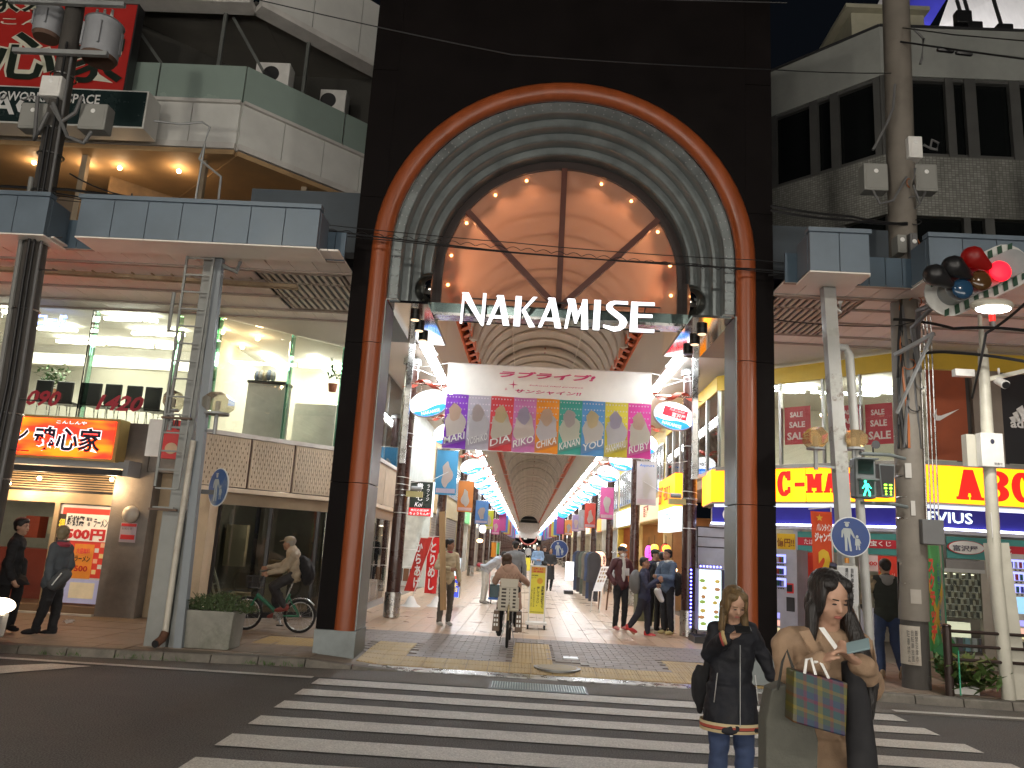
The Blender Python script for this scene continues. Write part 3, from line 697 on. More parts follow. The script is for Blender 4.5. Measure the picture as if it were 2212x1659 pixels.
glaz(C3,(-3.55,25),3.5,5.62,4,lb)
box('facade_beam',(-17,14.0,2.62),(-6.9,14.3,3.5),mat('old_concrete',(.20,.18,.16),.85,var=.3,scale=2,bump=.4,stain=.5),lb)
lat=mat('lattice_cream',(.62,.52,.40),.55,var=.1,stain=.2);
def lattice(p,q,z0,z1,n,par):
 p2,q2=shift(p,q,.12)
 for k in range(n):
  a,b=lerp2(p2,q2,(k+.02)/n),lerp2(p2,q2,(k+.97)/n);v=V((b[0]-a[0],b[1]-a[1],0));L_=v.length;v /= L_;nrm=V((v.y,-v.x,0))
  mb=MB().panel((a[0],a[1],z0),v*L_,(0,0,z1-z0),.02);m_=int(L_/.045)
  for i in range(m_):
   c=V((a[0],a[1],z0))+v*(L_*(i+.5)/m_)+nrm*.006;mb.bar(c,c+V((0,0,z1-z0)),.02,.016,up=nrm)
  mb.build('lattice_panel',lat,par)
  hm=MB()
  rows_=int((z1-z0)/.085)
  for i in range(m_-1):
   for j in range(rows_):
    if (i+j) % 2: continue
    c=V((a[0],a[1],z0))+v*(L_*(i+1.0)/m_)+nrm*.004+V((0,0,.03+.085*j));hm.add([c-v*.008,c+v*.008,c+v*.008+V((0,0,.045)),c-v*.008+V((0,0,.045))],[(0,1,2,3)])
  stuff(hm.build('lattice_holes',mat('hole_brown',(.16,.12,.08),.8),par))
  a2=lerp2(p2,q2,(k+.98)/n);wall(a2,lerp2(p2,q2,(k+1)/n),z0-.02,z1+.02,.05).build('lattice_post',mat('rust_post',(.08,.04,.025),.7),par)
lattice(C1,C2,2.48,3.40,3,lb);lattice(C3,(-3.55,22),2.48,3.40,3,lb)
for p,q in ((C1,C2),(C2,C3),(C3,(-3.55,22))):
 a,b=shift(p,q,.16);wall(a,b,3.41,3.49,.2).build('sill',trim,lb);wall(a,b,2.38,2.46,.2).build('sill',lat,lb)
 a,b=shift(p,q,.02);wall(a,b,2.16,2.375,.15).build('head_beam',mat('tan_metal',(.33,.27,.19),.45,.3),lb)
dkg=glass('dark_glass',(.75,.78,.74),.02)
for k,(t0,t1) in enumerate(((.02,.47),(.48,.93),(.94,.999))):
 wall(lerp2((-5.7,14.55),C2,t0),lerp2((-5.7,14.55),C2,t1),.2,2.15,.012).build('shopfront_pane',dkg,lb)
 p=lerp2((-5.7,14.55),C2,t0-.02);MB().box((p[0]-.03,p[1]-.03,.12),(p[0]+.03,p[1]+.03,2.16)).build('shopfront_mullion',black,lb)
wall((-5.7,14.55),C2,.1,.2,.1).build('threshold',black,lb)
box('shop_back_wall',(-6.3,18.6,.1),(-3.6,18.7,3.3),mat('stone_dark',(.10,.10,.095),.7,var=.3,scale=4),lb)
MB().quad((-6.4,15.2,2.5),(-5.75,14.6,2.5),(-4.15,16.2,2.5),(-3.6,16.85,2.5),(-3.6,18.6,2.5),(-6.4,18.6,2.5)).build('shop_ceiling',mat('dim_ceil2',(.2,.18,.15),.8),lb);MB().quad((-6.4,15.2,.13),(-5.75,14.6,.13),(-4.15,16.2,.13),(-3.6,16.85,.13),(-3.6,18.6,.13),(-6.4,18.6,.13)).build('shop_floor',mat('dusty_floor',(.2,.17,.13),.6),lb)
box('shop_side_wall',(-6.5,15.2,.1),(-6.4,18.6,3.3),_MC['stone_dark'],lb)
glaz(C3,(-3.55,20.5),.25,2.2,4,lb,'shopfront_pane');wall(C3,(-3.55,20.5),.1,.25,.1).build('threshold',grey,lb)
wall(C2,C3,.1,2.16,.1).build('corner_pier',mat('frame_dark',(.05,.05,.05),.4,.4),lb)
box('side_room_wall',(-6.2,18.8,.1),(-3.62,22.3,3.3),wallc,lb)
ocon=_MC['old_concrete']
box('concrete_pier',(-7.42,13.95,.1),(-6.72,14.5,2.63),ocon,lb);box('concrete_wall',(-6.88,14.0,2.64),(-6.3,14.3,3.5),ocon,lb)
box('recess_wall',(-6.72,14.25,.1),(-6.3,14.5,3.5),mat('tan_wall',(.33,.25,.16),.7,var=.15),lb)
box('cream_pier',(-6.3,14.12,.1),(-5.72,14.6,2.3),mat('cream_wall',(.50,.40,.28),.7,var=.1,stain=.2),lb)
for z in (.55,1.1,1.25,1.6): MB().box((-6.22+z*.1,14.112,z),(-6.14+z*.1,14.118,z+.03)).build('bolt_plate',dark,lb)
tanf=mat('tan_frame',(.42,.32,.2),.45,.2)
rs=T('ramen_shop','ramen shop front with tan frame, sliding glass door and posters, below the red lit sign','shop front',(-9,14.15,.1))
xl=-13.0;xd=at(*Z3(300,900),14.15).x;xr=-7.42
box('louver_back',(xl,14.2,2.2),(xr,14.3,2.62),dark,rs)
for k in range(9): box('louver_slat',(xl,14.12,2.24+k*.043),(xr,14.19,2.26+k*.043),tanf,rs)
box('header',(xl,14.1,2.0),(xr,14.2,2.19),tanf,rs)
for x in (xl+.5,-10.2,xd-.05,xr-.06): box('frame_post',(x,14.1,.15),(x+.09,14.2,2.0),tanf,rs)
box('base_step',(xl,13.98,.1),(xr,14.25,.24),mat('step_brown',(.2,.13,.08),.6),rs);box('white_edge',(-9.2,13.86,.1),(xr,13.97,.125),trim,rs)
wall((-12.3,14.16),(-10.25,14.16),.25,1.98,.01).build('door_glass',shopg,rs);wall((-10.1,14.16),(xd-.06,14.16),.25,1.98,.01).build('door_glass',shopg,rs)
box('inner_wall',(-13,18,.1),(-7.3,18.1,2.9),mat('ramen_wall',(.5,.45,.38),.7),rs);box('inner_ceiling',(-13,14.3,2.85),(-6.9,18,2.9),ceil_m,rs)
box('inner_floor',(-13,14.3,.1),(-6.9,18,.13),mat('ramen_floor',(.25,.12,.07),.5),rs)
for k in range(3): box('ceiling_light',(-11.6+k*1.5,15.2,2.80),(-10.8+k*1.5,15.35,2.84),glow('ramen_light',(1,.95,.82),9),rs)
box('counter',(-10.8,16.0,.1),(-8.2,16.5,1.1),mat('counter_red',(.35,.06,.04),.4),rs)
for k in range(5): box('shelf_item',(-10.6+k*.5,16.6,1.3+.1*(k % 2)),(-10.3+k*.5,16.9,1.75),mat('item%d' % k,((.6,.1,.05),(.7,.6,.4),(.1,.2,.1),(.7,.3,.1),(.6,.6,.6))[k],.5),rs)
pw=T('poster_window','poster covered window advertising 500 yen ramen beside the sliding door','poster',(-8.2,14.13,.3))
pa,pb=xd+.05,xr-.07
def pq(a0,b0,a1,b1,m,y,nm,par=pw):
 h0,h1=.28,1.98
 return MB().panel((pa+(pb-pa)*a0,y,h0+(h1-h0)*b0),((pb-pa)*(a1-a0),0,0),(0,0,(h1-h0)*(b1-b0)),.003).build(nm,m,par)
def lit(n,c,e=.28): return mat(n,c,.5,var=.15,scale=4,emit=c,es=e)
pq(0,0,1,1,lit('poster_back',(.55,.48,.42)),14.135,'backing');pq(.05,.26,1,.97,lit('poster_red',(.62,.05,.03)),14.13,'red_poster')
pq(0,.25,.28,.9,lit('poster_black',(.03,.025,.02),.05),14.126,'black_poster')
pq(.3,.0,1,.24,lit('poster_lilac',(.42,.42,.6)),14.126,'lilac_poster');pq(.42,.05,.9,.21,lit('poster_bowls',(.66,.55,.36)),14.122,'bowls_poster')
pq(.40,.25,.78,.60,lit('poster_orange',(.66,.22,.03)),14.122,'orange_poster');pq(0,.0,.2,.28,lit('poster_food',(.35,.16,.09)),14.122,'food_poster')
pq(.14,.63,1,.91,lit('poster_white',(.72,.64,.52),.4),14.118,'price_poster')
def ptx(s,a0,b0,a1,b1,m,bold=.02,**k):
 h0,h1=.28,1.98;return text(s,(pa+(pb-pa)*a0,14.112,h0+(h1-h0)*b0),((pb-pa)*(a1-a0),0,0),(0,0,(h1-h0)*(b1-b0)),m,pw,bold=bold,**k)
ptx('500円',.18,.64,.96,.76,redp,.05);ptx('感謝祭',.17,.78,.52,.89,blackp,.03);ptx('ラーメン',.70,.78,.98,.87,blackp,.02);ptx('醤油',.55,.84,.66,.88,blackp);ptx('塩',.58,.79,.63,.83,blackp)
ptx('得',.02,.73,.14,.85,lit('txt_yellow',(.75,.6,.05)),.03);ptx('大盛無料',.45,.50,.72,.56,lit('txt_red2',(.6,.05,.05)),.02);ptx('ラーメン',.44,.42,.74,.48,blackp,.03);ptx('500',.46,.32,.72,.38,redp,.03)
for k in range(6):
 pq(.80+.1*(k % 2),.30+.055*k,.88+.1*(k % 2),.345+.055*k,lit('bowl%d' % (k % 3),((.7,.5,.2),(.6,.55,.45),(.7,.35,.2))[k % 3]),14.114,'bowl_picture')
rsn=T('lit_sign','red and orange backlit ramen sign with black and white brush lettering','lit sign',(-9.5,13.4,2.8))
a=at(*Z2(95,1405),13.4);b=at(*Z2(725,1195),13.4);c=at(*Z2(700,1440),13.4);sx0,sx1,sz0,sz1=-11.5,(b.x+c.x)/2,c.z,b.z
box('cabinet',(sx0,13.42,sz0-.03),(sx1+.05,13.75,sz1+.03),mat('gold_frame',(.45,.33,.12),.4,.6),rsn)
def redor():
 m_=bpy.data.materials.new('sign_red_orange');m_.use_nodes=True;nt=m_.node_tree;N,L=nt.nodes,nt.links;b_=N['Principled BSDF']
 tc=N.new('ShaderNodeTexCoord');mp=N.new('ShaderNodeMapping');mp.inputs['Scale'].default_value=(.8,1,2.6);L.new(tc.outputs['Object'],mp.inputs[0])
 n_=N.new('ShaderNodeTexNoise');n_.inputs['Scale'].default_value=1.4;L.new(mp.outputs[0],n_.inputs[0])
 cr_=N.new('ShaderNodeValToRGB');e=cr_.color_ramp.elements;e[0].position=.42;e[0].color=(1,.012,.005,1);e[1].position=.62;e[1].color=(1,.09,.003,1);L.new(n_.outputs[0],cr_.inputs[0])
 L.new(cr_.outputs[0],b_.inputs['Emission Color']);L.new(cr_.outputs[0],b_.inputs['Base Color']);b_.inputs['Emission Strength'].default_value=5.5;return m_
box('lit_face',(sx0,13.405,sz0+.02),(sx1-.02,13.418,sz1-.02),redor(),rsn)
tx0=at(*Z2(205,1300),13.4).x;tx1=at(*Z2(640,1300),13.4).x;H_=sz1-sz0
wb=glow('sign_white_glow',(1,.93,.98),1.5);nb_=mat('sign_navy',(.012,.01,.04),.5,var=0)
text('魂心家',(tx0,13.40,sz0+H_*.13),(tx1-tx0,0,0),(0,0,H_*.66),wb,rsn,bold=.075,lift=.002);text('魂心家',(tx0+.02,13.40,sz0+H_*.15),(tx1-tx0-.04,0,0),(0,0,H_*.62),nb_,rsn,bold=.028,lift=.008)
text('ン',(tx0-.42,13.40,sz0+H_*.3),(.34,0,0),(0,0,H_*.45),wb,rsn,bold=.07,lift=.002);text('ン',(tx0-.41,13.40,sz0+H_*.32),(.32,0,0),(0,0,H_*.42),nb_,rsn,bold=.025,lift=.008)
text('こんしんや',(at(*Z2(350,1220),13.4).x,13.40,sz0+H_*.85),(at(*Z2(540,1220),13.4).x-at(*Z2(350,1220),13.4).x,0,0),(0,0,H_*.08),wb,rsn,bold=.01,lift=.004)
aw=T('awning','grey retractable awning housing with small warm lamps above the ramen door','awning',(-9.5,13.5,2.4))
wx=at(*Z2(800,1500),13.6).x
box('housing',(-12,13.55,2.63),(wx-.06,13.9,2.75),grey,aw);box('end_cap',(wx-.05,13.5,2.5),(wx+.04,13.95,2.78),grey,aw);MB().box((-12,13.42,2.50),(wx-.06,13.56,2.60)).build('front_bar',dark,aw)
for px,py in ((245,1553),(695,1560),(55,1585)): p=at(*Z2(px,py),13.75);bulb(p,.035,aw,30,glow('awning_bulb',(1,.75,.45),30))
p=at(*Z3(775,640),13.85);o=MB().ell(p,(.14,.12,.15),18,12).build('globe_lamp',mat('globe_white',(.55,.5,.42),.35),smooth=True);tag(o,'unlit round white globe lamp on the concrete pier beside the ramen posters','wall lamp')
nt_=T('notice','small white notice with red bands on the concrete pier below the globe lamp','notice',(-7.1,13.94,1.2))
a,b=at(*Z3(722,690),13.94),at(*Z3(800,810),13.94);box('sheet',(a.x,13.935,b.z),(b.x,13.945,a.z),mat('notice_lilac',(.45,.38,.42),.6),nt_)
box('band',(a.x+.01,13.93,a.z-.06),(b.x-.01,13.934,a.z-.01),redp,nt_);box('band',(a.x+.02,13.93,b.z+.05),(b.x-.02,13.934,b.z+.13),redp,nt_)
text('お知らせ',(a.x+.03,13.93,a.z-.12),(.18,0,0),(0,0,.04),blackp,nt_)
ch_sp=[(225,940,330,1070),(352,950,457,1082),(525,958,632,1095),(652,965,757,1100),(785,975,885,1112),(900,983,1005,1128)]
labs=['leftmost black backed chair in the upper window, next to the utility pole','black backed chair behind the red digit 0, second from left in the upper window','black backed chair just right of the first glass fin in the upper window','black backed chair fourth from left in the upper window','black backed chair fifth from left in the upper window','rightmost black backed chair in the upper window, beside the ladder column']
for (a,b,c,d),lab in zip(ch_sp,labs):
 p,q=at(*Z2(a,b),14.75),at(*Z2(c,d),14.75);t=T('chair',lab,'chair',((p.x+q.x)/2,14.9,3.4),'black backed chairs in the upper window')
 p.x += .035;q.x -= .035;MB().box((p.x,14.72,q.z),(q.x,14.77,p.z)).build('backrest',black,t,bev=.02);MB().box((p.x,14.77,q.z-.03),(q.x,15.15,q.z+.01)).build('seat',black,t)
 for x in (p.x+.04,q.x-.04):
  for dy,y_ in ((-.03,14.8),(.05,15.1)): MB().cyl((x,y_,q.z-.02),(x+.02,y_+dy,3.41),.009,n=6).build('leg',steel,t)
rd=T('window_lettering','red phone number digits stuck on the upper shop window','lettering',(-8.5,14.08,3.7))
rdm=mat('digit_red',(.42,.03,.05),.4,var=0)
for s_,a,b,c,d in (('090',160,1100,385,1012),('1420',590,1128,900,1045)):
 p,q=at(*Z2(a,b),14.08),at(*Z2(c,d),14.08);text(s_,p,(q.x-p.x,0,0),(0,0,q.z-p.z),rdm,rd,bold=.03,shear=.3)
nn=T('neon_sign','blue white neon katakana sign in the upper window beside the utility pole','neon sign',(-9.1,14.3,5.1))
p,q=at(*Z2(235,605),14.3),at(*Z2(425,540),14.3)
text('コード',p,(q.x-p.x,0,0),(0,0,q.z-p.z),glow('neon_blue',(.25,.35,1),2.2),nn,bold=.05,ext=.03);text('コード',p+V((.02,-.04,.01)),(q.x-p.x-.04,0,0),(0,0,q.z-p.z-.02),glow('neon_core',(.75,.82,1),3),nn,bold=.005)
def plant(x,y,z,r,h,n,lab,cat='potted plant',pm=None,name='potted_plant',leafcol=(.05,.13,.035),pot=True,seed=1,par=None,ll=.14):
 rr=random.Random(seed);t=T(name,lab,cat,(x,y,z))
 if pot: MB().tube([(x,y,z),(x,y,z+.16)],r*.45,14,r*.6).build('pot',pm or mat('terracotta',(.3,.11,.05),.7),t)
 mb=MB();z0=z+(.14 if pot else 0)
 for i in range(n):
  a=rr.uniform(0,6.28);q=rr.random()**.6*r;hh=rr.uniform(.25,1)*h;base=V((x+math.cos(a)*q*.25,y+math.sin(a)*q*.25,z0));tip=V((x+math.cos(a)*q,y+math.sin(a)*q,z0+hh));mid=(base+tip)/2+V((0,0,hh*.25))
  for t_ in (rr.uniform(.35,.6),rr.uniform(.6,.8),1):
   c=base*(1-t_)**2+mid*2*t_*(1-t_)+tip*t_*t_;d=V((rr.uniform(-1,1),rr.uniform(-1,1),rr.uniform(-.3,.7))).normalized()*ll*rr.uniform(.5,1.1);s_=d.cross(V((0,0,1))).normalized()*ll*.16
   mb.add([c,c+d*.5+s_,c+d,c+d*.5-s_],[(0,1,2,3)])
 mb.build('foliage',mat('leaf_%d' % int(leafcol[1]*1000),leafcol,.5,var=.35,scale=8),t);return t
p=at(*Z2(325,930),15.6);plant(p.x,15.6,4.15,.33,.5,70,'leafy green plant with pink flowers behind the chairs in the upper window',ll=.16,seed=4)
p=at(*Z2(2068,1000),15.4);plant(p.x+.0,p.y,p.z-.05,.16,.55,26,'thin spiky plant in a terracotta pot on the salon cabinet',seed=5)
def solo(name,a,b,m,lab,cat,**k): o=MB().box(a,b).build(name,m,None,**k);return tag(o,lab,cat)
p,q=at(*Z2(1545,960),15.4),at(*Z2(1740,1300),15.4);solo('cabinet',(p.x,15.4,3.42),(q.x,15.8,p.z),white,'narrow white display cabinet in the salon window with folded clothes on top','cabinet')
solo('tray',(p.x-.02,15.38,p.z+.01),(q.x+.02,15.8,p.z+.06),dark,'black tray on top of the narrow white cabinet in the salon window','tray')
p,q=at(*Z2(1790,960),15.9),at(*Z2(2120,1340),16.3);solo('cabinet',(p.x,16.55,3.42),(-3.75,16.75,4.45),mat('cabinet_pale',(.5,.52,.48),.4),'wide pale counter panel in the salon window nearest the portal','counter')
hr=T('garment_rack','folded blue and white garments piled on the white cabinet in the salon window','clothes',(-5.0,15.5,4.4))
for k in range(5): MB().ell(at(*Z2(1600+k*25,920-8*(k % 2)),15.55),(.05,.1,.12),8,6).build('garment',mat('garm%d' % (k % 3),((.25,.3,.4),(.5,.5,.5),(.55,.48,.35))[k % 3],.8),hr)
bd=((250,670,470,980,'tall pale board standing inside the empty corner shop',(.42,.38,.28)),(600,1000,760,1270,'white panel leaning low inside the empty corner shop behind the bicycle',(.5,.46,.38)),(640,930,760,1060,'brown cardboard box stacked inside the empty corner shop',(.28,.2,.12)),(365,1165,470,1280,'small cream box with a square hole inside the empty corner shop',(.5,.42,.28)))
for a,b,c,d,lab,cl in bd:
 if a == 250: a=360
 p,q=at(*ZB(a,b),16.6),at(*ZB(c,d),16.6);solo('board',(p.x,16.6,max(.13,q.z)),(q.x,16.75 if 'box' not in lab else 17.0,p.z),mat('board%d' % a,cl,.7),lab,'board' if 'box' not in lab else 'box')
lt_=T('stepladder','white folded stepladder leaning inside the empty corner shop','ladder',(-5.3,15.6,.13))
for a,b,c,d in ((222,1000,290,1280),(258,980,325,1250)): MB().bar(at(*ZB(a,b),15.6),at(*ZB(c,d),15.6),.035).build('rail',white,lt_)
for k in range(4): MB().bar(at(*ZB(232+k*18,1040+k*70),15.6),at(*ZB(268+k*18,1030+k*66),15.6),.03).build('rung',white,lt_)
li=bpy.data.lights.new('shop_bulb','POINT');li.energy=70;li.color=(1,.8,.6);li.shadow_soft_size=.1
lo=bpy.data.objects.new('shop_bulb',li);COL.objects.link(lo);lo.parent=lb;lo.location=V((-5.2,16.5,2.5))-WL[lb.name]
MB().ell((-5.2,16.5,2.6),.06,10,8).build('ceiling_bulb',glow('ceil_bulb',(1,.8,.6),6),lb)
# ================= canopies over both pavements =================
bluef=mat('blue_fascia',(.135,.175,.215),.45,.1,var=.12,scale=1.5,stain=.15,dirt=(.1,.13,.17))
bluer=mat('blue_ribbed',(.06,.095,.13),.5,.1,var=.12)
soff=mat('soffit_board',(.84,.79,.73),.6,var=.07,scale=1.2,stain=.12,dirt=(.42,.36,.3))
batt=mat('batten',(.32,.26,.22),.6)
def canopy(lab,xa,xb,secs,lv,sgn):
 t=T('canopy',lab,'canopy',((xa+xb)/2,12,5.6))
 ys=[10.42,10.84,11.4,11.95,12.7,13.5,14.08];lx0,lx1,ly0,ly1=lv
 for r0,r1 in zip(ys,ys[1:]):
  x=xa
  while x < xb-.05:
   x2=min(x+.36,xb)
   inl=(x2 > lx0 and x < lx1 and r1 > ly0+.05 and r0 < ly1-.05)
   if r0 < 10.8 and not any(a_-.05 <= x and x2 <= b_+.4 for a_,b_ in secs): x=x2;continue
   if not inl: MB().box((x+.006,r0+.035,5.655),(x2-.006,r1-.035,5.68)).build('soffit_board',soff,t)
   x=x2
  MB().box((xa,r1-.03,5.63),(xb,r1+.03,5.67)).build('batten',batt,t)
 box('vent_void',(lx0,ly0,5.655),(lx1,ly1,5.665),black,t)
 n=11
 for k in range(n):
  xx=lx0+(lx1-lx0)*(k+.5)/n;MB().box((xx-.026,ly0,5.63),(xx+.026,ly1,5.654)).build('vent_slat',mat('vent_slat_m',(.5,.44,.37),.5),t)
 for a_,b_,c_,d_ in ((lx0-.04,ly0-.04,lx1+.04,ly0),(lx0-.04,ly1,lx1+.04,ly1+.04),(lx0-.04,ly0,lx0,ly1),(lx1,ly0,lx1+.04,ly1)): MB().box((a_,b_,5.63),(c_,d_,5.69)).build('vent_frame',batt,t)
 box('roof_deck',(xa,11.4,5.9),(xb,14.1,6.0),dark,t)
 for a_,b_ in secs:
  n=max(1,round((b_-a_)/.47))
  for k in range(n): MB().box((a_+(b_-a_)*k/n+.006,10.28,5.64),(a_+(b_-a_)*(k+1)/n-.006,10.36,6.2)).build('fascia_panel',bluef,t)
  MB().box((a_-.02,10.24,6.2),(b_+.02,10.40,6.26)).build('fascia_cap',bluef,t)
  for x in (a_,b_-.06): MB().box((x,10.37,5.66),(x+.06,10.79,6.2)).build('fascia_return',bluef,t)
  MB().box((a_,10.28,5.615),(b_,10.84,5.635)).build('edge_soffit',soff,t)
 x=xa
 while x < xb-.1:
  if not any(a_+.05 < x and x+.24 < b_-.05 for a_,b_ in secs): MB().box((x+.005,10.80,5.64),(min(x+.24,xb)-.005,10.84,6.08)).build('ribbed_panel',bluer,t)
  x += .24
 return t
XLc=XL-.01
fx1=at(684,528,10.28).x;fx0=at(163,499,10.28).x
lv=[gz(*Z2(1850,270),5.65),gz(*Z2(2165,550),5.65)]
cnL=canopy('long pavement canopy left of the portal with pale blue fascia and cream slatted soffit',-16,XLc,[(-16,fx0-.45),(fx0,fx1)],(-4.35,-3.1,11.5,13.3),-1)
tray=T('cable_tray','rusty cable tray hanging under the left canopy soffit','cable tray',(-7,12,5.6))
p,q=gz(*Z2(300,250),5.58),gz(*Z2(1850,365),5.58);
for d in (-.05,.05): MB().bar((p.x-4,p.y+d,5.58),(q.x,q.y+d,5.58),.02,.06).build('side_rail',mat('rusty_cream',(.35,.26,.16),.7,var=.3,stain=.6,dirt=(.15,.07,.03)),tray)
for k in range(26): x=p.x-4+(q.x-p.x+4)*k/25;MB().box((x-.01,p.y-.05,5.56),(x+.01,p.y+.05,5.58)).build('cross_bar',_MC['rusty_cream'],tray)
solo('roof_block',(-5.1,12.6,5.7),(XL-.05,14.0,7.55),mat('slate_block',(.055,.07,.085),.6,var=.15),'dark slate roof block between the left canopy and the black portal','roof block')
# ================= right corner building =================
def onwall(px,py,p,q,off=0):
 (p,q)=shift(p,q,off) if off else (p,q)
 n=V((q[1]-p[1],-(q[0]-p[0]),0));d=ray(px,py);t=(V((p[0],p[1],0))-CAM).dot(n)/d.dot(n);return CAM+d*t
def Z8(x,y): return ((2700+x*.60271)*.54861,(1000+y*.60271)*.54861)
def Z9(x,y): return ((2700+x*.73795)*.54861,(1800+y*.73795)*.54861)
def Z7(x,y): return ((2900+x*.66315)*.54861,y*.66315*.54861)
def A5(x,y): return ((1500+x*.5877)*.54861,(1300+y*.5877)*.54861)
def A6(x,y): return ((1500+x*.5877)*.54861,(1900+y*.5877)*.54861)
def ZA(x,y): return ((3000+x*.30136)*.54861,(2000+y*.30136)*.54861)
K0,K1,K2=(4.02,16.88),(6.9,14.0),(16,14.0)
KA,KB=(4.15,24.0),(4.02,16.88)
rb=T('shop_building','two storey shoe shop building right of the portal with long lit yellow fascia sign','building',(7,14,.1))
MB().quad((3.0,14.05,5.66),(17,14.05,5.66),(17,24,5.66),(3.0,24,5.66)).build('upper_ceiling',ceil_m,rb)
MB().quad((4.1,17,3.3),(6.95,14.1,3.3),(17,14.1,3.3),(17,24,3.3),(4.2,24,3.3)).build('upper_floor',_MC['upper_floor_m'],rb)
box('room_wall',(4.2,20.6,3.3),(17,20.7,5.66),wallc,rb)
yb=mat('yellow_band',(.60,.40,.03),.5,var=.08)
faces=((KA,KB),(K0,K1),(K1,K2))
for p,q in faces: a,b=shift(p,q,.03);wall(a,b,5.27,5.60,.1).build('yellow_band',yb,rb)
alu=mat('aluminium',(.40,.40,.38),.4,.6)
def onx(zx,p,q,y=1100): return onwall(*Z8(zx,y),p,q)
cuts=[onwall(*Z8(300,1100),*(K0,K1))]+[onx(v,K0,K1) for v in (612,893,1140,1372)]
pp=[K0]+[(v.x,v.y) for v in cuts[1:]]+[K1]
for a,b in zip(pp,pp[1:]):
 wall(a,b,3.62,5.26,.012).build('window_pane',shopg,rb);q_=lerp2(a,b,.06 if a != K0 else .03);a2,q2=shift(a,q_,.03);wall(a2,q2,3.6,5.27,.08).build('window_frame',alu,rb)
wall(lerp2(K0,K1,.93),K1,3.6,5.27,.12).build('wall_pier',alu,rb)
n=6
for k in range(n):
 a,b=lerp2(KA,KB,k/n),lerp2(KA,KB,(k+1)/n);wall(a,b,3.62,5.26,.012).build('window_pane',shopg,rb);a2,q2=shift(a,lerp2(a,b,.1),.03);wall(a2,q2,3.6,5.27,.08).build('window_frame',alu,rb)
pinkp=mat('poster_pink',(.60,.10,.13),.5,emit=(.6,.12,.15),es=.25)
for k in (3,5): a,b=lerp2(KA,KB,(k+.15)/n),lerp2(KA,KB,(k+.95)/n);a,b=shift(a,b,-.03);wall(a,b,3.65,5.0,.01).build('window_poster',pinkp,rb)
for p,q in faces:
 a,b=shift(p,q,.05);wall(a,b,3.52,3.6,.15).build('sill',alu,rb)
tubes([(640,895,725,902),(1150,870,1340,885),(1180,900,1330,880)],Z8,wt,'ceiling_tube',rb,.14)
tubes([(1140,880,1330,875)],Z8,wt,'ceiling_tube',rb,.3,5.5)
roomfill(6.2,17.5,2.5,2,90,rb);roomfill(9.5,16.5,2.5,2,60,rb)
for px_ in (5.2,7.5,9.5): box('ceiling_tube',(px_,17.5,5.56),(px_+1.2,17.6,5.6),wt,rb)
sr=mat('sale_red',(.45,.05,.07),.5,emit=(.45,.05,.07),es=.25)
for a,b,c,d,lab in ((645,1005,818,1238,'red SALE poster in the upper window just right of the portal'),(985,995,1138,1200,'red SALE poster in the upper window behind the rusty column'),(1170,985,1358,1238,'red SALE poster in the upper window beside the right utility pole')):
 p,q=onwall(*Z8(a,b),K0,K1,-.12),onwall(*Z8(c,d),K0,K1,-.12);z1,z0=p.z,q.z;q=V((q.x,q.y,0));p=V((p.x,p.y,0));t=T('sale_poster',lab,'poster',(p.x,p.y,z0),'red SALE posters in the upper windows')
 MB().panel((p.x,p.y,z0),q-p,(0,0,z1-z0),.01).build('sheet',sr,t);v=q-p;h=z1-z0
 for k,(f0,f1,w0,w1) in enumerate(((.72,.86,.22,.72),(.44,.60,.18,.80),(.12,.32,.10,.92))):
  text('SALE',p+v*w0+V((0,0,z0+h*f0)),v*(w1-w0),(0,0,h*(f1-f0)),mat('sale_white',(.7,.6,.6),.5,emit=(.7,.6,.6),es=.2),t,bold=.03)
op=T('brand_panel','plain orange sportswear panel with white swoosh covering the upper window','advertising panel',(7.6,14,3.6))
p,q=onwall(*Z8(1565,765),K1,K2,.02),onwall(*Z8(1862,1350),K1,K2,.02)
box('panel',(p.x,13.97,3.62),(q.x-.02,14.0,5.25),mat('panel_orange',(.33,.07,.02),.5),op)
sw=[(0,.42),(.02,.2),(.12,.0),(.25,.0),(1,.95),(.30,.38),(.18,.36),(.13,.48),(.16,.9),(.04,.62)]
p=onwall(*Z8(1620,1085),K1,K2,.06);q=onwall(*Z8(1790,1015),K1,K2,.06)
MB().prism(sw,(p.x,13.955,p.z),(q.x-p.x,0,0),(0,0,q.z-p.z+.02),.01).build('swoosh',whitep,op)
for zx in (1900,2020): c=onwall(*Z8(zx,1000),K1,K2);box('wall_column',(c.x-.1,13.92,3.6),(c.x+.08,14.05,5.27),mat('column_tan',(.25,.21,.17),.5),rb)
box('window_blind',(c.x-.7,14.02,3.6),(c.x+.2,14.06,5.27),mat('blind_dark',(.05,.045,.04),.6),rb)
ap=T('brand_panel','black sportswear panel with white three bar logo at the right edge','advertising panel',(10,14,3.6))
x0=onwall(*Z8(2055,1000),K1,K2).x;box('panel',(x0,13.97,3.62),(x0+2.4,14.0,5.25),blackp,ap)
for k,(a,b,w_,h) in enumerate(((2133,1095,.10,.10),(2160,1095,.12,.20),(2190,1095,.14,.30))):
 c=onwall(*Z8(a,b),K1,K2,.04);MB().prism([(0,0),(1,0),(.35,1),(-.45,.75)],(c.x,13.96,c.z),(w_,0,0),(0,0,h),.01).build('bar',whitep,ap)
c=onwall(*Z8(2122,1135),K1,K2,.04);text('adidas',(c.x,13.96,c.z),(.62,0,0),(0,0,.17),whitep,ap,bold=.03)
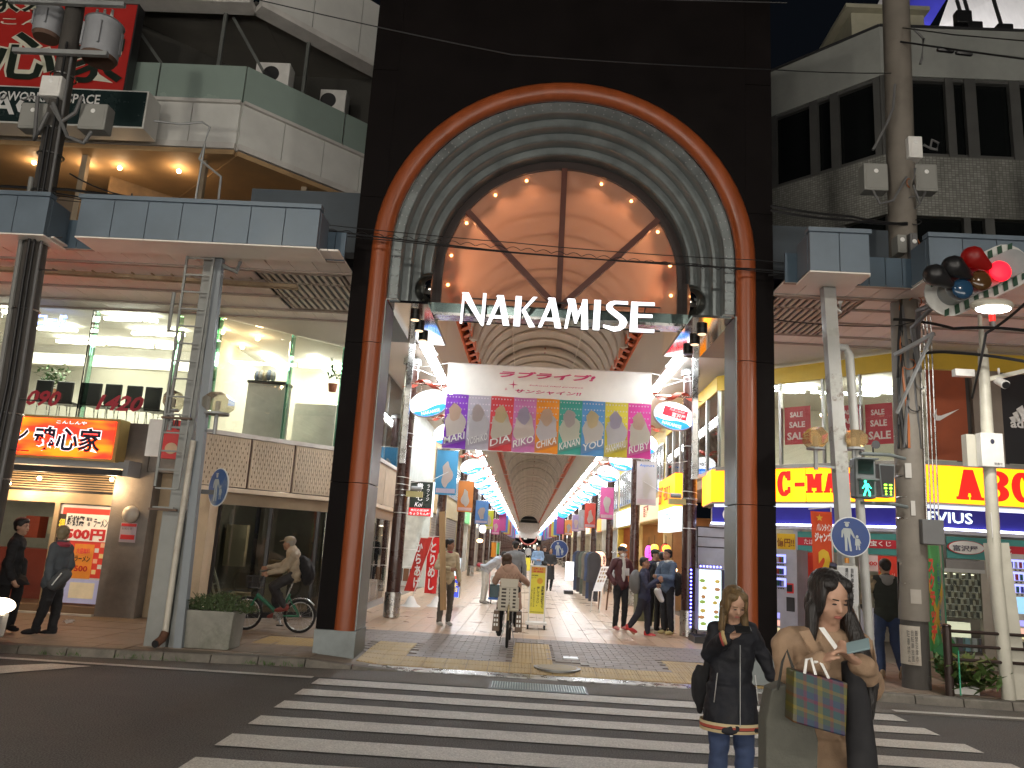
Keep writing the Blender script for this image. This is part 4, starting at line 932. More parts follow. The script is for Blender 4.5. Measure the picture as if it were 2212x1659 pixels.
def slab_letters(s,o,u,h,m,par,w=.8,gap=.14,yl=.008):
 """slab serif capitals from bars"""
 o=V(o);u=V(u).normalized();n=u.cross(V((0,0,1)))*yl
 x=0;H0=h;small=False
 for ch in s:
  if ch == ' ': x += .5*h;continue
  W=H0*w*dict(zip('ABCMRT-',(.80,.80,.72,.98,.84,.76,.50))).get(ch,.8);h=H0*(.74 if small else 1);dz=(H0-h)/2;t=.24;P=[]
  if small: W *= .78
  if ch == '-': small=True
  R=lambda a,b,c,d: P.append([(a,b),(c,b),(c,d),(a,d)])
  if ch == 'A': P += [[(.0,0),(.3,0),(.62,1),(.34,1)],[(.38,1),(.64,1),(1.0,0),(.66,0)]];R(.25,.22,.75,.36);R(-.06,0,.38,.1);R(.58,0,1.06,.1)
  elif ch == 'B':
   R(.08,0,.36,1);R(-.02,0,.5,.1);R(-.02,.9,.5,1)
   for z0,z1 in ((0,.54),(.46,1)):
    c=(z0+z1)/2;r0=(z1-z0)/2;q=[(.5+.48*math.cos(rad(a)),c+r0*math.sin(rad(a))) for a in range(-90,91,18)];q2=[(.5+.20*math.cos(rad(a)),c+(r0-.12)*math.sin(rad(a))) for a in range(90,-91,-18)];
    for i in range(10): P.append([q[i],q[i+1],q2[9-i],q2[10-i]])
   R(.3,0,.52,.12);R(.3,.44,.52,.56);R(.3,.88,.52,1)
  elif ch == 'C':
   q=[(.5+.5*math.cos(rad(a)),.5+.5*math.sin(rad(a))) for a in range(35,326,15)];q2=[(.5+.2*math.cos(rad(a)),.5+.36*math.sin(rad(a))) for a in range(35,326,15)]
   for i in range(len(q)-1): P.append([q[i],q[i+1],q2[i+1],q2[i]])
   R(.8,.62,.97,1.0);R(.85,.12,.95,.38)
  elif ch == '-': R(.1,.38,1.1,.54)
  elif ch == 'M': R(.08,0,.28,1);R(.74,0,.98,1);P += [[(.08,1),(.36,1),(.60,.25),(.44,.25)],[(.70,1),(.96,1),(.60,.25),(.44,.25)]];R(-.03,0,.38,.1);R(.64,0,1.06,.1);R(-.03,.9,.3,1);R(.76,.9,1.06,1)
  elif ch == 'R':
   R(.08,0,.34,1);R(-.02,0,.44,.1);R(-.02,.9,.5,1);q=[(.5+.42*math.cos(rad(a)),.72+.28*math.sin(rad(a))) for a in range(-90,91,18)];q2=[(.5+.16*math.cos(rad(a)),.72+.15*math.sin(rad(a))) for a in range(90,-91,-18)]
   for i in range(10): P.append([q[i],q[i+1],q2[9-i],q2[10-i]])
   R(.3,.44,.52,.57);R(.3,.88,.52,1);P.append([(.42,.46),(.66,.46),(.98,0),(.68,0)]);R(.62,0,1.06,.1)
  elif ch == 'T': R(.36,0,.64,1);R(0,.88,1,1);R(0,.68,.1,1);R(.9,.68,1,1);R(.22,0,.78,.1)
  mb=MB()
  for e_ in (0,.06,.12):
   for k,pl in enumerate(P): mb.quad(*[o+u*(x+(a*.9+e_)*W)+V((0,0,dz+b*h))+n*(1+.12*k+3*e_) for a,b in pl])
  me_=mb.mesh('letter',WL[par.name]);ob=link('letter',me_,par);me_.materials.append(m);x += W+gap*H0
 return x
ysg=T('lit_sign','long bright yellow backlit shoe shop sign with red slab letters ABC-MART','lit sign',(6,14,2.8))
ye=glow('sign_yellow',(1,.27,.001),3.4,base=(.6,.4,.02));rl=mat('letter_red',(.6,.012,.012),.5,var=0,emit=(1,.02,.01),es=.75)
def litband(p,q,z0,z1,par,m,name='lit_panel',n=1,off=.32,d=.3):
 for k in range(n):
  a,b=lerp2(p,q,(k+.004)/n),lerp2(p,q,(k+.996)/n);a1,b1=shift(a,b,off);wall(a1,b1,z0+.03,z1-.03,.02).build(name,m,par);a2,b2=shift(a,b,off-.02);wall(a2,b2,z0,z1,d).build('sign_frame',alu,par)
K0b,K1b=(3.9,17.0),(6.9,14.0)
litband(K0b,K1b,2.84,3.58,ysg,ye,n=2,off=.0);litband(K1b,K2,2.84,3.58,ysg,ye,n=4,off=.0)
litband((4.08,18.7),K0b,2.84,3.58,ysg,ye,off=0)
u=(V((*K1b,0))-V((*K0b,0))).normalized()
c0=onwall(*Z8(600,1500),K0b,K1b);h=.50
o=c0-u*(h*(.82*.8*2+.10*2));slab_letters('ABC-MART',V((o.x,o.y,2.97)),u,h,rl,ysg,w=.82,gap=.10)
c0=onwall(*Z8(1768,1500),K1,K2);slab_letters('ABC-MART',V((c0.x,13.995,2.94)),(1,0,0),.53,rl,ysg,w=1.0,gap=.09)
sg2=T('lit_sign','smaller yellow and white lit ABC-MART sign on the arcade side wall behind the brown column','lit sign',(4.1,22,2.2))
P0,P1=(4.05,22.9),(3.98,20.0);v=V((P1[0]-P0[0],P1[1]-P0[1],0))
a,b=shift(P0,P1,.3);wall(a,b,2.92,3.75,.3).build('yellow_panel',glow('sign_yellow2',(1,.22,.002),3.2,base=(.6,.4,.02)),sg2);wall(a,b,2.32,2.91,.3).build('white_panel',glow('sign_white2',(.85,.97,1),1.4),sg2)
slab_letters('ABC-MART',V((a[0],a[1],3.08))+v*.08,v,.46,rl,sg2,w=.72,gap=.06,yl=.02)
text('フラワー',V((a[0],a[1],2.44))+v*.3,v*.5,(0,0,.35),mat('grey_print',(.1,.2,.22),.5,var=0),sg2,lift=.02)
bb_=T('shop_band','deep blue fascia band with white light line over the tobacco kiosk','fascia band',(6,14,2.4))
bl=mat('band_blue',(.02,.02,.20),.4,emit=(.03,.02,.35),es=.18);wl_=glow('white_line',(.75,.78,1),7)
for p,q in ((K0b,K1b),(K1b,K2)):
 a,b=shift(p,q,-.05);wall(a,b,2.44,2.76,.05).build('blue_panel',bl,bb_);a,b=shift(p,q,.0);wall(a,b,2.40,2.435,.06).build('light_line',wl_,bb_)
 a,b=shift(p,q,.06);wall(a,b,2.33,2.395,.3).build('white_soffit',mat('lilac_white',(.5,.5,.58),.5),bb_)
 a,b=shift(p,q,-.12);wall(a,b,2.76,2.83,.1).build('white_edge',glow('edge_line',(.8,.85,1),1.2),bb_)
c0=onwall(*Z9(1368,355),K1,K2);text('MEVIUS',(c0.x-.47,14.05,2.52),(1.02,0,0),(0,0,.19),glow('band_white',(.8,.95,1),1.2),bb_,bold=.02,lift=.02)
p=onwall(*Z9(225,310),K0b,K1b);MB().torus((p.x,p.y-.02,2.6),.11,.02,u.cross(V((0,0,1))),n=20,k=6).build('ring_logo',whitep,bb_)
kb_=T('kiosk_board','teal fascia boards with red strips and white Japanese lettering over the lottery kiosk','fascia sign',(5.6,15,1.95))
teal=mat('teal',(.05,.24,.22),.5,var=.08);redb=mat('board_red',(.45,.015,.03),.5,var=.06)
def strip(p,q,z0,z1,m,nm,par,off=.02,t=.03): a,b=shift((p.x,p.y),(q.x,q.y),off);return wall(a,b,z0,z1,t).build(nm,m,par)
def cp(a,b,off=0): return onwall(*Z9(a,b),K0b,K1b,off)
def cf(a,b,off=0): return onwall(*Z9(a,b),K1,K2,off)
strip(cp(600,450),cp(1130,450),1.92,2.29,teal,'teal_board',kb_);strip(cp(602,450),cp(1125,450),2.03,2.18,redb,'red_strip',kb_,.03)
x0,x1=cf(1390,480),cf(1800,480);x1.x += .8;strip(x0,x1,1.92,2.29,teal,'teal_board',kb_);strip(cf(1650,480),x1,2.03,2.18,redb,'red_strip',kb_,.03)
def ctx(s,a0,b0,a1,b1,m,par,f=cp,off=.055,**k):
 p,q=f(a0,b0,off),f(a1,b1,off);r_=V((q.x-p.x,q.y-p.y,0));return text(s,(p.x,p.y,q.z),r_,(0,0,p.z-q.z),m,par,**k)
ctx('た',632,436,655,464,whitep,kb_);ctx('ばこ',660,438,700,466,whitep,kb_);ctx('宝くじ',985,445,1098,478,whitep,kb_,bold=.02);ctx('くじ',1680,485,1740,520,whitep,kb_,f=cf)
mb=MB();p,q=cf(1395,440,.07),cf(1600,525,.07);cx,cz=(p.x+q.x)/2,(p.z+q.z)/2;rx,rz=(q.x-p.x)/2,(p.z-q.z)/2
for nm,m_,k_,dy in (('oval_border',redb,1.0,0),('oval_plate',white,.93,-.006)):
 MB().prism([(k_*math.cos(a)*(1 if abs(math.cos(a)) > .5 else 1.0),k_*math.sin(a)) for a in [2*math.pi*i/36 for i in range(36)]],(cx,p.y+dy,cz),(rx,0,0),(0,0,rz),.02).build(nm,m_,kb_)
ctx('富沢屋',1425,467,1560,507,mat('letter_navy',(.04,.04,.07),.5,var=0),kb_,f=cf,off=.10,bold=.015)
lil=mat('pale_wall',(.45,.45,.52),.6);
for a,b,nm in ((40,240,'pier'),(580,615,'pier'),(1115,1180,'pier')):
 strip(cp(a,700),cp(b,700),.1,2.33,lil,nm,rb,.0,.1)
strip(cf(1180,700),cf(1380,700),.1,2.33,mat('kiosk_tan',(.3,.26,.2),.6),'pier',rb,0,.1)
strip(cf(1590,900),V((16,14,0)),.1,2.0,mat('kiosk_wall',(.34,.31,.26),.6),'lower_wall',rb,0,.1)
box('inner_wall',(4.2,18.2,.1),(16,18.3,3.3),mat('kiosk_inner',(.5,.46,.36),.6),rb);MB().quad((4.1,17,2.8),(6.9,14.15,2.8),(16,14.15,2.8),(16,18.2,2.8),(4.1,18.2,2.8)).build('inner_ceiling',ceil_m,rb)
for x,y in ((5.4,16.8),(6.8,15.8),(8.3,15.2),(5.0,17.6)): box('ceiling_light',(x,y,2.72),(x+.6,y+.15,2.77),glow('kiosk_light',(1,.95,.85),10),rb)
lotred=mat('lottery_red',(.60,.035,.015),.6,var=.15,scale=5);lotyel=mat('lottery_yellow',(.72,.45,.02),.5,var=.05)
ks=T('lottery_window','lottery kiosk window with red and yellow posters behind the two women','kiosk window',(6,15,.1))
strip(cp(620,700),cp(690,700),.3,1.9,lotred,'red_poster',ks,.0);strip(cp(930,700),cp(1030,700),.1,.98,lil,'counter',ks,.02);strip(cp(925,560),cp(1028,560),1.62,1.90,mat('price_white',(.65,.5,.48),.5),'price_board',ks,.01)
ctx('8.000',932,553,1022,580,redp,ks,bold=.03);strip(cp(1030,600),cp(1130,600),.7,1.9,lotred,'red_banner',ks,.02);strip(cp(925,700),cp(1030,700),1.0,1.6,shopg,'window_pane',ks,.0,.01)
ctx('本',1030,590,1088,645,lotyel,ks,bold=.04,off=.07);ctx('円',1035,650,1085,690,lotyel,ks,bold=.04,off=.07);ctx('ジ',1098,620,1118,645,whitep,ks,off=.07)
strip(cp(490,420),cp(585,420),1.86,2.24,lotyel,'yellow_board',ks,.02);ctx('億円!!',487,430,580,480,mat('brown_print',(.2,.05,.01),.5,var=0),ks,bold=.02);ctx('ジャンボ宝くじより',425,486,580,503,blackp,ks)
def vending(o,u,w_,h,lab,m,cols=8):
 u=V(u).normalized();n=u.cross(V((0,0,1)));o=V(o);t=T('vending_machine',lab,'vending machine',o,'vending machines at the right corner')
 MB().panel(o,u*w_,(0,0,h),.6).build('cabinet',m,t)
 q=lambda a,z,d=.01: o+u*a*w_+V((0,0,z))+n*d
 blu=glow('vending_light',(.35,.38,1),1.5);cans=[mat('can%d' % k,c,.4,.3) for k,c in enumerate(((.05,.06,.3),(.4,.4,.45),(.3,.04,.03),(.03,.12,.1)))]
 for r_ in range(3):
  z=h*(.86-.12*r_);MB().panel(q(.06,z,.004),u*w_*.62,(0,0,h*.085),.003).build('display_row',blu,t)
  for k in range(cols): MB().box((-.018,-.018,0),(.018,.018,h*.06)).build('can',cans[(k+r_) % 4],t).location=q(.1+.56*k/cols,z+.005,.02)
  mb=MB()
  for k in range(cols): mb.panel(q(.085+.56*k/cols,z-h*.025,.006),u*.03,(0,0,.02),.003)
  mb.build('button',black,t)
 MB().panel(q(.08,h*.42,.006),u*w_*.22,(0,0,h*.16),.004).build('advert',glow('vend_ad',(.3,.6,.9),.9),t);MB().panel(q(.68,h*.38,.006),u*w_*.24,(0,0,h*.14),.004).build('coin_panel',dark,t)
 MB().panel(q(.7,h*.56,.006),u*w_*.2,(0,0,h*.1),.004).build('red_panel',redp,t);MB().panel(q(.7,h*.575,.011),u*w_*.16,(0,0,h*.07),.004).build('screen',black,t)
 for r_ in range(3): MB().panel(q(.08,h*(.3-.075*r_),.006),u*w_*.4,(0,0,h*.055),.004).build('lower_row',glow('vend_low%d' % r_,((.4,.4,1),(.9,.5,.4),(.8,.7,.4))[r_],.8),t)
 MB().panel(q(.1,.1,.006),u*w_*.8,(0,0,.2),.004).build('outlet',black,t)
vm=mat('vending_grey',(.40,.40,.46),.4)
a=cp(420,1000,.45);b=cp(600,1000,.45);vending((a.x,a.y,.1),b-a-V((0,0,(b-a).z)),(V((b.x-a.x,b.y-a.y,0))).length,1.83,'grey vending machine with blue lit drink rows right beside the black portal pillar',vm)
a=cf(1712,900,.05);vending((a.x,13.9,.35),(1,0,0),1.1,1.7,'white tobacco vending machine with blue lit rows at the right edge of the photo',mat('vending_white',(.45,.43,.4),.5))
cd=T('display_window','glass cabinet with rows of small goods beside the green lottery banner','display window',(7.6,14,.1))
p,q=cf(1380,610),cf(1590,870);box('back',(p.x,14.25,q.z),(q.x,14.3,p.z),mat('display_back',(.4,.38,.28),.6),cd);box('frame',(p.x-.05,13.97,p.z),(q.x+.06,14.05,p.z+.06),alu,cd)
strip(cf(1385,560),cf(1590,560),p.z+.03,1.9,mat('shutter_box',(.2,.19,.18),.5),'shutter_box',cd,.02)
ncol=12
for r_ in range(7):
 z=p.z-(p.z-q.z)*(r_+1)/7.3;box('shelf',(p.x,14.02,z-.012),(q.x,14.2,z),steel,cd)
 for k in range(ncol): xx=p.x+(q.x-p.x)*(k+.2)/ncol;box('goods',(xx,14.03,z),(xx+.045,14.06,z+.07+.02*((k*7+r_*3) % 3)),mat('goods%d' % ((k+r_*5) % 4),((.06,.06,.06),(.3,.3,.28),(.12,.1,.08),(.45,.42,.36))[(k*3+r_) % 4],.4),cd)
box('strip_light',(p.x,14.05,p.z-.05),(q.x,14.1,p.z-.03),glow('disp_light',(1,.95,.75),5),cd);wall((p.x,14.0),(q.x,14.0),q.z,p.z,.008).build('pane',shopg,cd)
p2,q2=cf(1395,885),cf(1580,1045);box('lower_case',(p2.x,14.3,q2.z),(q2.x,14.5,p2.z),mat('case_cream',(.6,.58,.42),.6,emit=(.8,.85,.6),es=.6),cd);box('lower_wall',(p.x-.1,14.02,.1),(q.x+.1,14.1,q2.z-.05),_MC['kiosk_wall'],cd)
for k in range(6): box('stock',(p2.x+.1+.12*k,14.1,q2.z),(p2.x+.18+.12*k,14.2,q2.z+.22),mat('stock%d' % (k % 3),((.3,.35,.35),(.1,.1,.12),(.15,.3,.35))[k % 3],.5),cd)
a=cf(1625,450,.35);
Q0,Q1,Q2=(2.9,18.05),(6.65,14.3),(20,14.3)
ob_=T('office_building','old mosaic tiled office building with dark windows above the shoe shop','building',(9,14.3,5.7))
def tilemat():
 m_=bpy.data.materials.new('mosaic_tile');m_.use_nodes=True;nt=m_.node_tree;N,L=nt.nodes,nt.links;b_=N['Principled BSDF']
 tc=N.new('ShaderNodeTexCoord');gm=N.new('ShaderNodeNewGeometry');sp=N.new('ShaderNodeSeparateXYZ');L.new(gm.outputs['Position'],sp.inputs[0])
 ad=N.new('ShaderNodeMath');ad.operation='SUBTRACT';L.new(sp.outputs[0],ad.inputs[0]);L.new(sp.outputs[1],ad.inputs[1])
 cb_=N.new('ShaderNodeCombineXYZ');L.new(ad.outputs[0],cb_.inputs[0]);L.new(sp.outputs[2],cb_.inputs[1])
 br=N.new('ShaderNodeTexBrick');br.offset=0;br.inputs['Scale'].default_value=1;br.inputs['Brick Width'].default_value=.07;br.inputs['Row Height'].default_value=.05;br.inputs['Mortar Size'].default_value=.006
 br.inputs['Color1'].default_value=(.30,.30,.275,1);br.inputs['Color2'].default_value=(.19,.19,.17,1);br.inputs['Mortar'].default_value=(.12,.12,.105,1);L.new(cb_.outputs[0],br.inputs[0])
 n_=N.new('ShaderNodeTexNoise');mp=N.new('ShaderNodeMapping');mp.inputs['Scale'].default_value=(1.2,1.2,.25);L.new(gm.outputs['Position'],mp.inputs[0]);L.new(mp.outputs[0],n_.inputs[0]);n_.inputs['Scale'].default_value=1.1;n_.inputs['Detail'].default_value=8
 r_=N.new('ShaderNodeMapRange');r_.inputs[1].default_value=.45;r_.inputs[2].default_value=.68;r_.inputs[3].default_value=1;r_.inputs[4].default_value=.35;L.new(n_.outputs[0],r_.inputs[0])
 mx=N.new('ShaderNodeMix');mx.data_type='RGBA';mx.blend_type='MULTIPLY';mx.inputs[0].default_value=1;L.new(br.outputs[0],mx.inputs['A']);L.new(r_.outputs[0],mx.inputs['B']);L.new(mx.outputs['Result'],b_.inputs['Base Color']);b_.inputs['Roughness'].default_value=.45;return m_
tm=tilemat();par_m=mat('parapet_grey',(.28,.29,.27),.7,var=.1,bump=.3,bscale=90)
for p,q in ((Q0,Q1),(Q1,Q2)):
 wall(p,q,8.4,9.66,.3).build('spandrel',tm,ob_);wall(p,q,11.4,12.5,.3).build('parapet',par_m,ob_);a,b=shift(p,q,.03);wall(a,b,12.5,12.55,.4).build('coping',dark,ob_)
 a,b=shift(p,q,-.14);wall(a,b,9.66,11.4,.02).build('window_pane',mat('night_glass',(.006,.007,.007),.12,spec=.3),ob_);wall(a,b,5.9,8.4,.02).build('window_pane',_MC['night_glass'],ob_)
wf=mat('window_frame_grey',(.10,.10,.095),.5,.3)
def vfr(px,w_,z0,z1,seg):
 c=onwall(px,300,*seg,-.06);v=V((seg[1][0]-seg[0][0],seg[1][1]-seg[0][1],0)).normalized();MB().bar((c.x,c.y,z0),(c.x,c.y,z1),w_,.1,up=v.cross(V((0,0,1)))).build('window_mullion',wf,ob_)
SL,SR=(Q0,Q1),(Q1,Q2)
for zx,w_,sg in ((225,.12,SL),(465,.17,SL),(590,.17,SL),(862,.22,SL),(890,.2,SR),(1000,.14,SR),(1275,.16,SR),(1400,.22,SR),(1665,.2,SR)): vfr(Z7(zx,700)[0],w_,9.66,11.4,sg)
for zx,w_,sg in ((600,.2,SL),(900,.2,SR),(1330,.13,SR),(1460,.18,SR)): vfr(Z7(zx,1350)[0]+0,w_,6.2,8.4,sg)
for p,q in (SL,SR):
 for z in (9.68,11.33): a,b=shift(p,q,-.04);wall(a,b,z,z+.06,.1).build('window_rail',wf,ob_)
c1,c2=at(*Z7(655,75),16.5),at(*Z7(1115,150),16.5)
solo('roof_hut',(c1.x+.1,16.5,12.5),(c2.x,18.5,c1.z),mat('hut_cream',(.42,.40,.30),.7),'flat roofed cream hut on the roof of the tiled office building','roof hut')
solo('hut_roof',(c1.x-.1,16.3,c1.z),(c2.x+.05,18.6,c1.z+.1),_MC['hut_cream'],'thin cream slab roof covering the hut on the tiled building','roof')
bw=T('lit_billboard','huge floodlit white rooftop billboard with a blue left part, tilted back','billboard',(12,19,12.6))
MB().add([at(*Z7(1200,160),19),at(*Z7(1720,210),19),at(*Z7(1750,-120),19.5),at(*Z7(1290,-90),19.5)],[(0,1,2,3)]).build('white_sheet',mat('banner_white',(.75,.72,.68),.7,var=.06,stretch=(3,3,.5)),bw)
MB().add([at(*Z7(1100,160),18.8),at(*Z7(1150,150),18.8),at(*Z7(1255,-20),19.3),at(*Z7(1040,-40),19.3),at(*Z7(985,10),19)],[(0,1,2,3,4)]).build('blue_sheet',mat('banner_blue',(.06,.06,.5),.5),bw)
MB().add([at(*Z7(815,70),18.9),at(*Z7(905,70),18.9),at(*Z7(905,-30),19.3),at(*Z7(860,-20),19.3)],[(0,1,2,3)]).build('white_flap',_MC['banner_white'],bw)
for px,py,lab in ((1340,110,'black twin floodlight on the parapet nearest the utility pole'),(1405,175,'black floodlight hanging over the parapet edge in the middle'),(1585,190,'black floodlight over the parapet furthest right')):
 c=at(*Z7(px,py),14.5);t=T('floodlight',lab,'floodlight',c,'floodlights aimed at the rooftop billboard');MB().box((c.x-.16,c.y-.1,c.z-.16),(c.x+.16,c.y+.08,c.z+.14)).build('housing',black,t,bev=.03);MB().bar(c,c+V((-.1,.1,.9)),.05).build('bracket',dark,t);MB().box((c.x-.12,c.y+.081,c.z-.08),(c.x+.12,c.y+.09,c.z+.1)).build('lens',glow('flood_lens',(.9,.92,1),3),t)
for x in (10.2,12.2):
 li=bpy.data.lights.new('flood','SPOT');li.energy=900;li.color=(.95,.95,1);li.spot_size=rad(100);li.spot_blend=.5
 lo=bpy.data.objects.new('flood',li);COL.objects.link(lo);lo.location=(x,15.6,12.9);lo.rotation_euler=(V((x+.6,19.2,14.6))-lo.location).to_track_quat('-Z','Y').to_euler();lo.parent=bw;lo.location -= WL[bw.name]
rx0,rx1=at(*Z7(420,1440),10.36).x,at(*Z7(775,1470),10.36).x
rvv=[gz(*Z8(590,345),5.65),gz(*Z8(880,365),5.65)]
cnR=canopy('long pavement canopy right of the portal with pale blue fascia and cream slatted soffit',XR+.01,16,[(rx0,rx1),(at(*Z7(1125,1500),10.36).x,16)],(XR+.15,4.85,11.5,13.4),1)
solo('roof_block',(XR+.05,12.6,5.7),(5.9,14.0,7.3),_MC['slate_block'],'dark slate roof block between the black portal and the right canopy','roof block')
# ================= arcade columns =================
brown=mat('column_brown',(.050,.022,.017),.28,var=.15,coat=.3)
colY=[16.85]+[24.9+7.6*k for k in range(21)]
proto={}
def column(x,y,side,k):
 nm=('first','second','third','fourth')[k] if k < 4 else None
 lab='glossy brown steel arcade column on the %s side, %s from the entrance' % (side,nm) if nm else 'distant brown arcade column further down the %s side' % side
 if not proto:
  t=T('arcade_column',lab,'column',(0,0,0),'brown columns along both sides of the arcade',world=False)
  MB().cyl((0,0,.12),(0,0,.62),.172,n=24).build('base_sleeve',steel,t,True);MB().cyl((0,0,.6),(0,0,5.62),.145,n=24).build('shaft',brown,t,True);MB().cyl((0,0,5.5),(0,0,5.62),.2,n=24).build('collar',steel,t,True)
  proto['c']=t;t.location=(x,y,0);return t
 return copy_tree(proto['c'],None,(x,y,0),lab)
for k,y in enumerate(colY):
 for s,sd in ((-1,'left'),(1,'right')): column(CX+s*3.03+(-.02 if s < 0 else 0),y-(.3 if s > 0 and k == 0 else 0),sd,k)
for s,sd in ((-1,'left'),(1,'right')):
 x=CX+s*2.72;y=14.6;t=T('steel_post','slim square stainless post behind the portal on the %s side' % sd,'post',(x,y,3.1));MB().box((x-.05,y-.05,3.1),(x+.05,y+.05,5.65)).build('shaft',steel,t)
 wc=T('wire_loops','loops of white wire tied round the first %s column' % sd,'wire',(CX+s*3.03,16.6,2.2));yc=16.85-(.3 if s > 0 else 0)
 for k,z in enumerate((2.25,2.85,3.0,3.95,5.35,5.45)): MB().torus((CX+s*3.03,yc,z),.155,.008,(.1*math.sin(k),.05,1),n=20,k=5).build('wire',whitep,wc)
 for z0,z1 in ((5.4,5.15),(2.9,3.2)): MB().tube([(CX+s*2.9,yc,z0),(CX+s*2.4,yc+.1,(z0+z1)/2-.04),(CX+s*2.1,yc+.2,z1)],.008,5).build('wire',whitep,wc)
for s,sd in ((-1,'left'),(1,'right')):
 yc=16.85-(.3 if s > 0 else 0);x=CX+s*3.03;z=2.62 if s < 0 else 2.75;t=T('column_camera','small cream camera on a yellow bracket clamped to the first %s column' % sd,'camera',(x,yc,z))
 for d in (0,.12): MB().torus((x,yc,z+d),.16,.01,(0,0,1),n=20,k=5).build('clamp',steel,t)
 MB().box((x-s*.45,yc-.14,z-.02),(x-s*.1,yc-.05,z+.1)).build('bracket',mat('bracket_yellow',(.5,.45,.2),.5),t);MB().cyl((x-s*.42,yc-.12,z+.16),(x-s*.2,yc-.12,z+.16),.05,n=12).build('body',grey,t,True)
 # ================= oval signs =================
face_w=glow('oval_white',(.96,.98,1),2.2);face_b=glow('oval_blue',(.02,.26,.95),1.25);rib=mat('ribbon_red',(.50,.085,.05),.4);brass=mat('brass_rod',(.6,.45,.38),.25,1)
def oval_proto():
 t=T('hanging_sign','','hanging sign',(0,0,0),world=False)
 a,b=.43,.285
 E_=lambda k,n=40: [(k*a*math.cos(2*math.pi*i/n),k*b*math.sin(2*math.pi*i/n)) for i in range(n)]
 MB().prism(E_(1),(0,-.07,0),(1,0,0),(0,0,1),.14).build('rim',alu,t);MB().prism(E_(.955),(0,-.074,0),(1,0,0),(0,0,1),.002).build('face',face_w,t)
 pts=[]
 for i in range(21,40): pts.append((.955*a*math.cos(2*math.pi*i/40),.955*b*math.sin(2*math.pi*i/40)))
 pts=[p for p in pts if p[1] < -.09];x0,x1=pts[0][0],pts[-1][0]
 top=[(x1+(x0-x1)*i/12,-.10+.03*math.sin(i/12*2*math.pi)) for i in range(1,12)]
 MB().prism(pts+top,(0,-.078,0),(1,0,0),(0,0,1),.002).build('wave',face_b,t)
 text('NAKAMISE',(-.2,-.082,-.225),(.40,0,0),(0,0,.07),glow('oval_pale',(.6,.85,1),1.3),t,bold=.02)
 return t
def bracket(t,s):
 MB().cyl((-.55*s,0,.42),(.5*s,0,.42),.022,n=10).build('rod',brass,t,True);MB().ell((-.55*s,0,.42),.05,12,8).build('ball',brass,t,True)
 L0=[];L1=[];hw=.075
 for i in range(29):
  u_=i/28;x=-.42+.95*u_;ph=u_*2*math.pi*1.5+.4;c=V((x*s,.09*math.sin(ph),.42+.09*math.cos(ph)));d=V((.55*s,0,0)).normalized()
  L0.append(c-d*hw);L1.append(c+d*hw)
 MB().loft([L0,L1],cap=False,closed=False).build('ribbon',rib,t,True)
 for x in (-.12,.2): MB().cyl((x*s,0,.2),(x*s,0,.42),.009,n=6).build('chain',brass,t)
op_=oval_proto();op2=None
ovY={-1: [16.3,20.6,29.4,33.5,37.5,41.5],1: [16.0,20.5,25.0,29.2,33.4,37.6,41.8]}
for k in range(32): ovY[-1].append(45.7+4.2*k);ovY[1].append(46+4.2*k)
NTX={(1,0): None,(-1,2): 'イナミ',(1,2): 'すがや',(1,3): '銀座八',(1,4): 'もりや',(-1,1): 'サトー',(1,5): 'ハセガワ'}
protoS={}
for s,sd in ((-1,'left'),(1,'right')):
 for k,y in enumerate(ovY[s]):
  near=k < 8
  ordn=('first','second','third','fourth','fifth','sixth','seventh','eighth')
  lab='lit white oval sign with blue wave, %s one along the %s side' % (ordn[k],sd) if near else 'small distant lit oval sign in the row down the %s side' % sd
  if s > 0 and k == 0: lab='lit oval sign with a red tobacco shop plate hanging from the first right column'
  if s > 0 and k == 12: lab='small solid light blue oval sign among the white ones on the right side'
  z=4.52 if k else (4.55 if s < 0 else 4.50)
  x=CX+s*2.55+(.02 if s < 0 else .02)
  t=copy_tree(op_,None,(x,y,z),lab) if near else copy_tree(op_,None,(x,y,z),lab,skip=('lettering',))
  t['group']='lit oval signs hanging down the arcade';t.rotation_euler=(0,rad(-16 if s < 0 else 14)*1.0,0)
  if s not in protoS:
   e=bpy.data.objects.new('tmp',None);COL.objects.link(e);bracket(e,s);protoS[s]=e
  for ch in protoS[s].children:
   if k > 20 and ch.name.startswith('chain'): continue
   c=ch.copy();COL.objects.link(c);c.parent=t;c.matrix_parent_inverse=Matrix.Rotation(-t.rotation_euler.y,4,'Y')
  if (s,k) in NTX and NTX[(s,k)]: text(NTX[(s,k)],(-.2,-.082,.0),(.42,0,0),(0,0,.11),blackp,t,bold=.02)
  if s > 0 and k == 0:
   o=MB().box((-.24,-.083,-.04),(.26,-.079,.16)).build('name_plate',glow('plate_red',(.85,.01,.03),.8),t);text('たばこSHOP',(-.12,-.085,.09),(.32,0,0),(0,0,.05),whitep,t,bold=.02);text('富沢屋',(-.05,-.085,-.03),(.28,0,0),(0,0,.1),whitep,t,bold=.03)
  if s > 0 and k == 12:
   for c in t.children:
    if c.name.startswith('face'): m2=c.data.copy();c.data=m2;m2.materials.clear();m2.materials.append(glow('oval_cyan',(.05,.5,.9),1.2))
for e in list(protoS.values()):
 for ch in list(e.children): bpy.data.objects.remove(ch)
 bpy.data.objects.remove(e)
for ch in list(op_.children): bpy.data.objects.remove(ch)
bpy.data.objects.remove(op_)
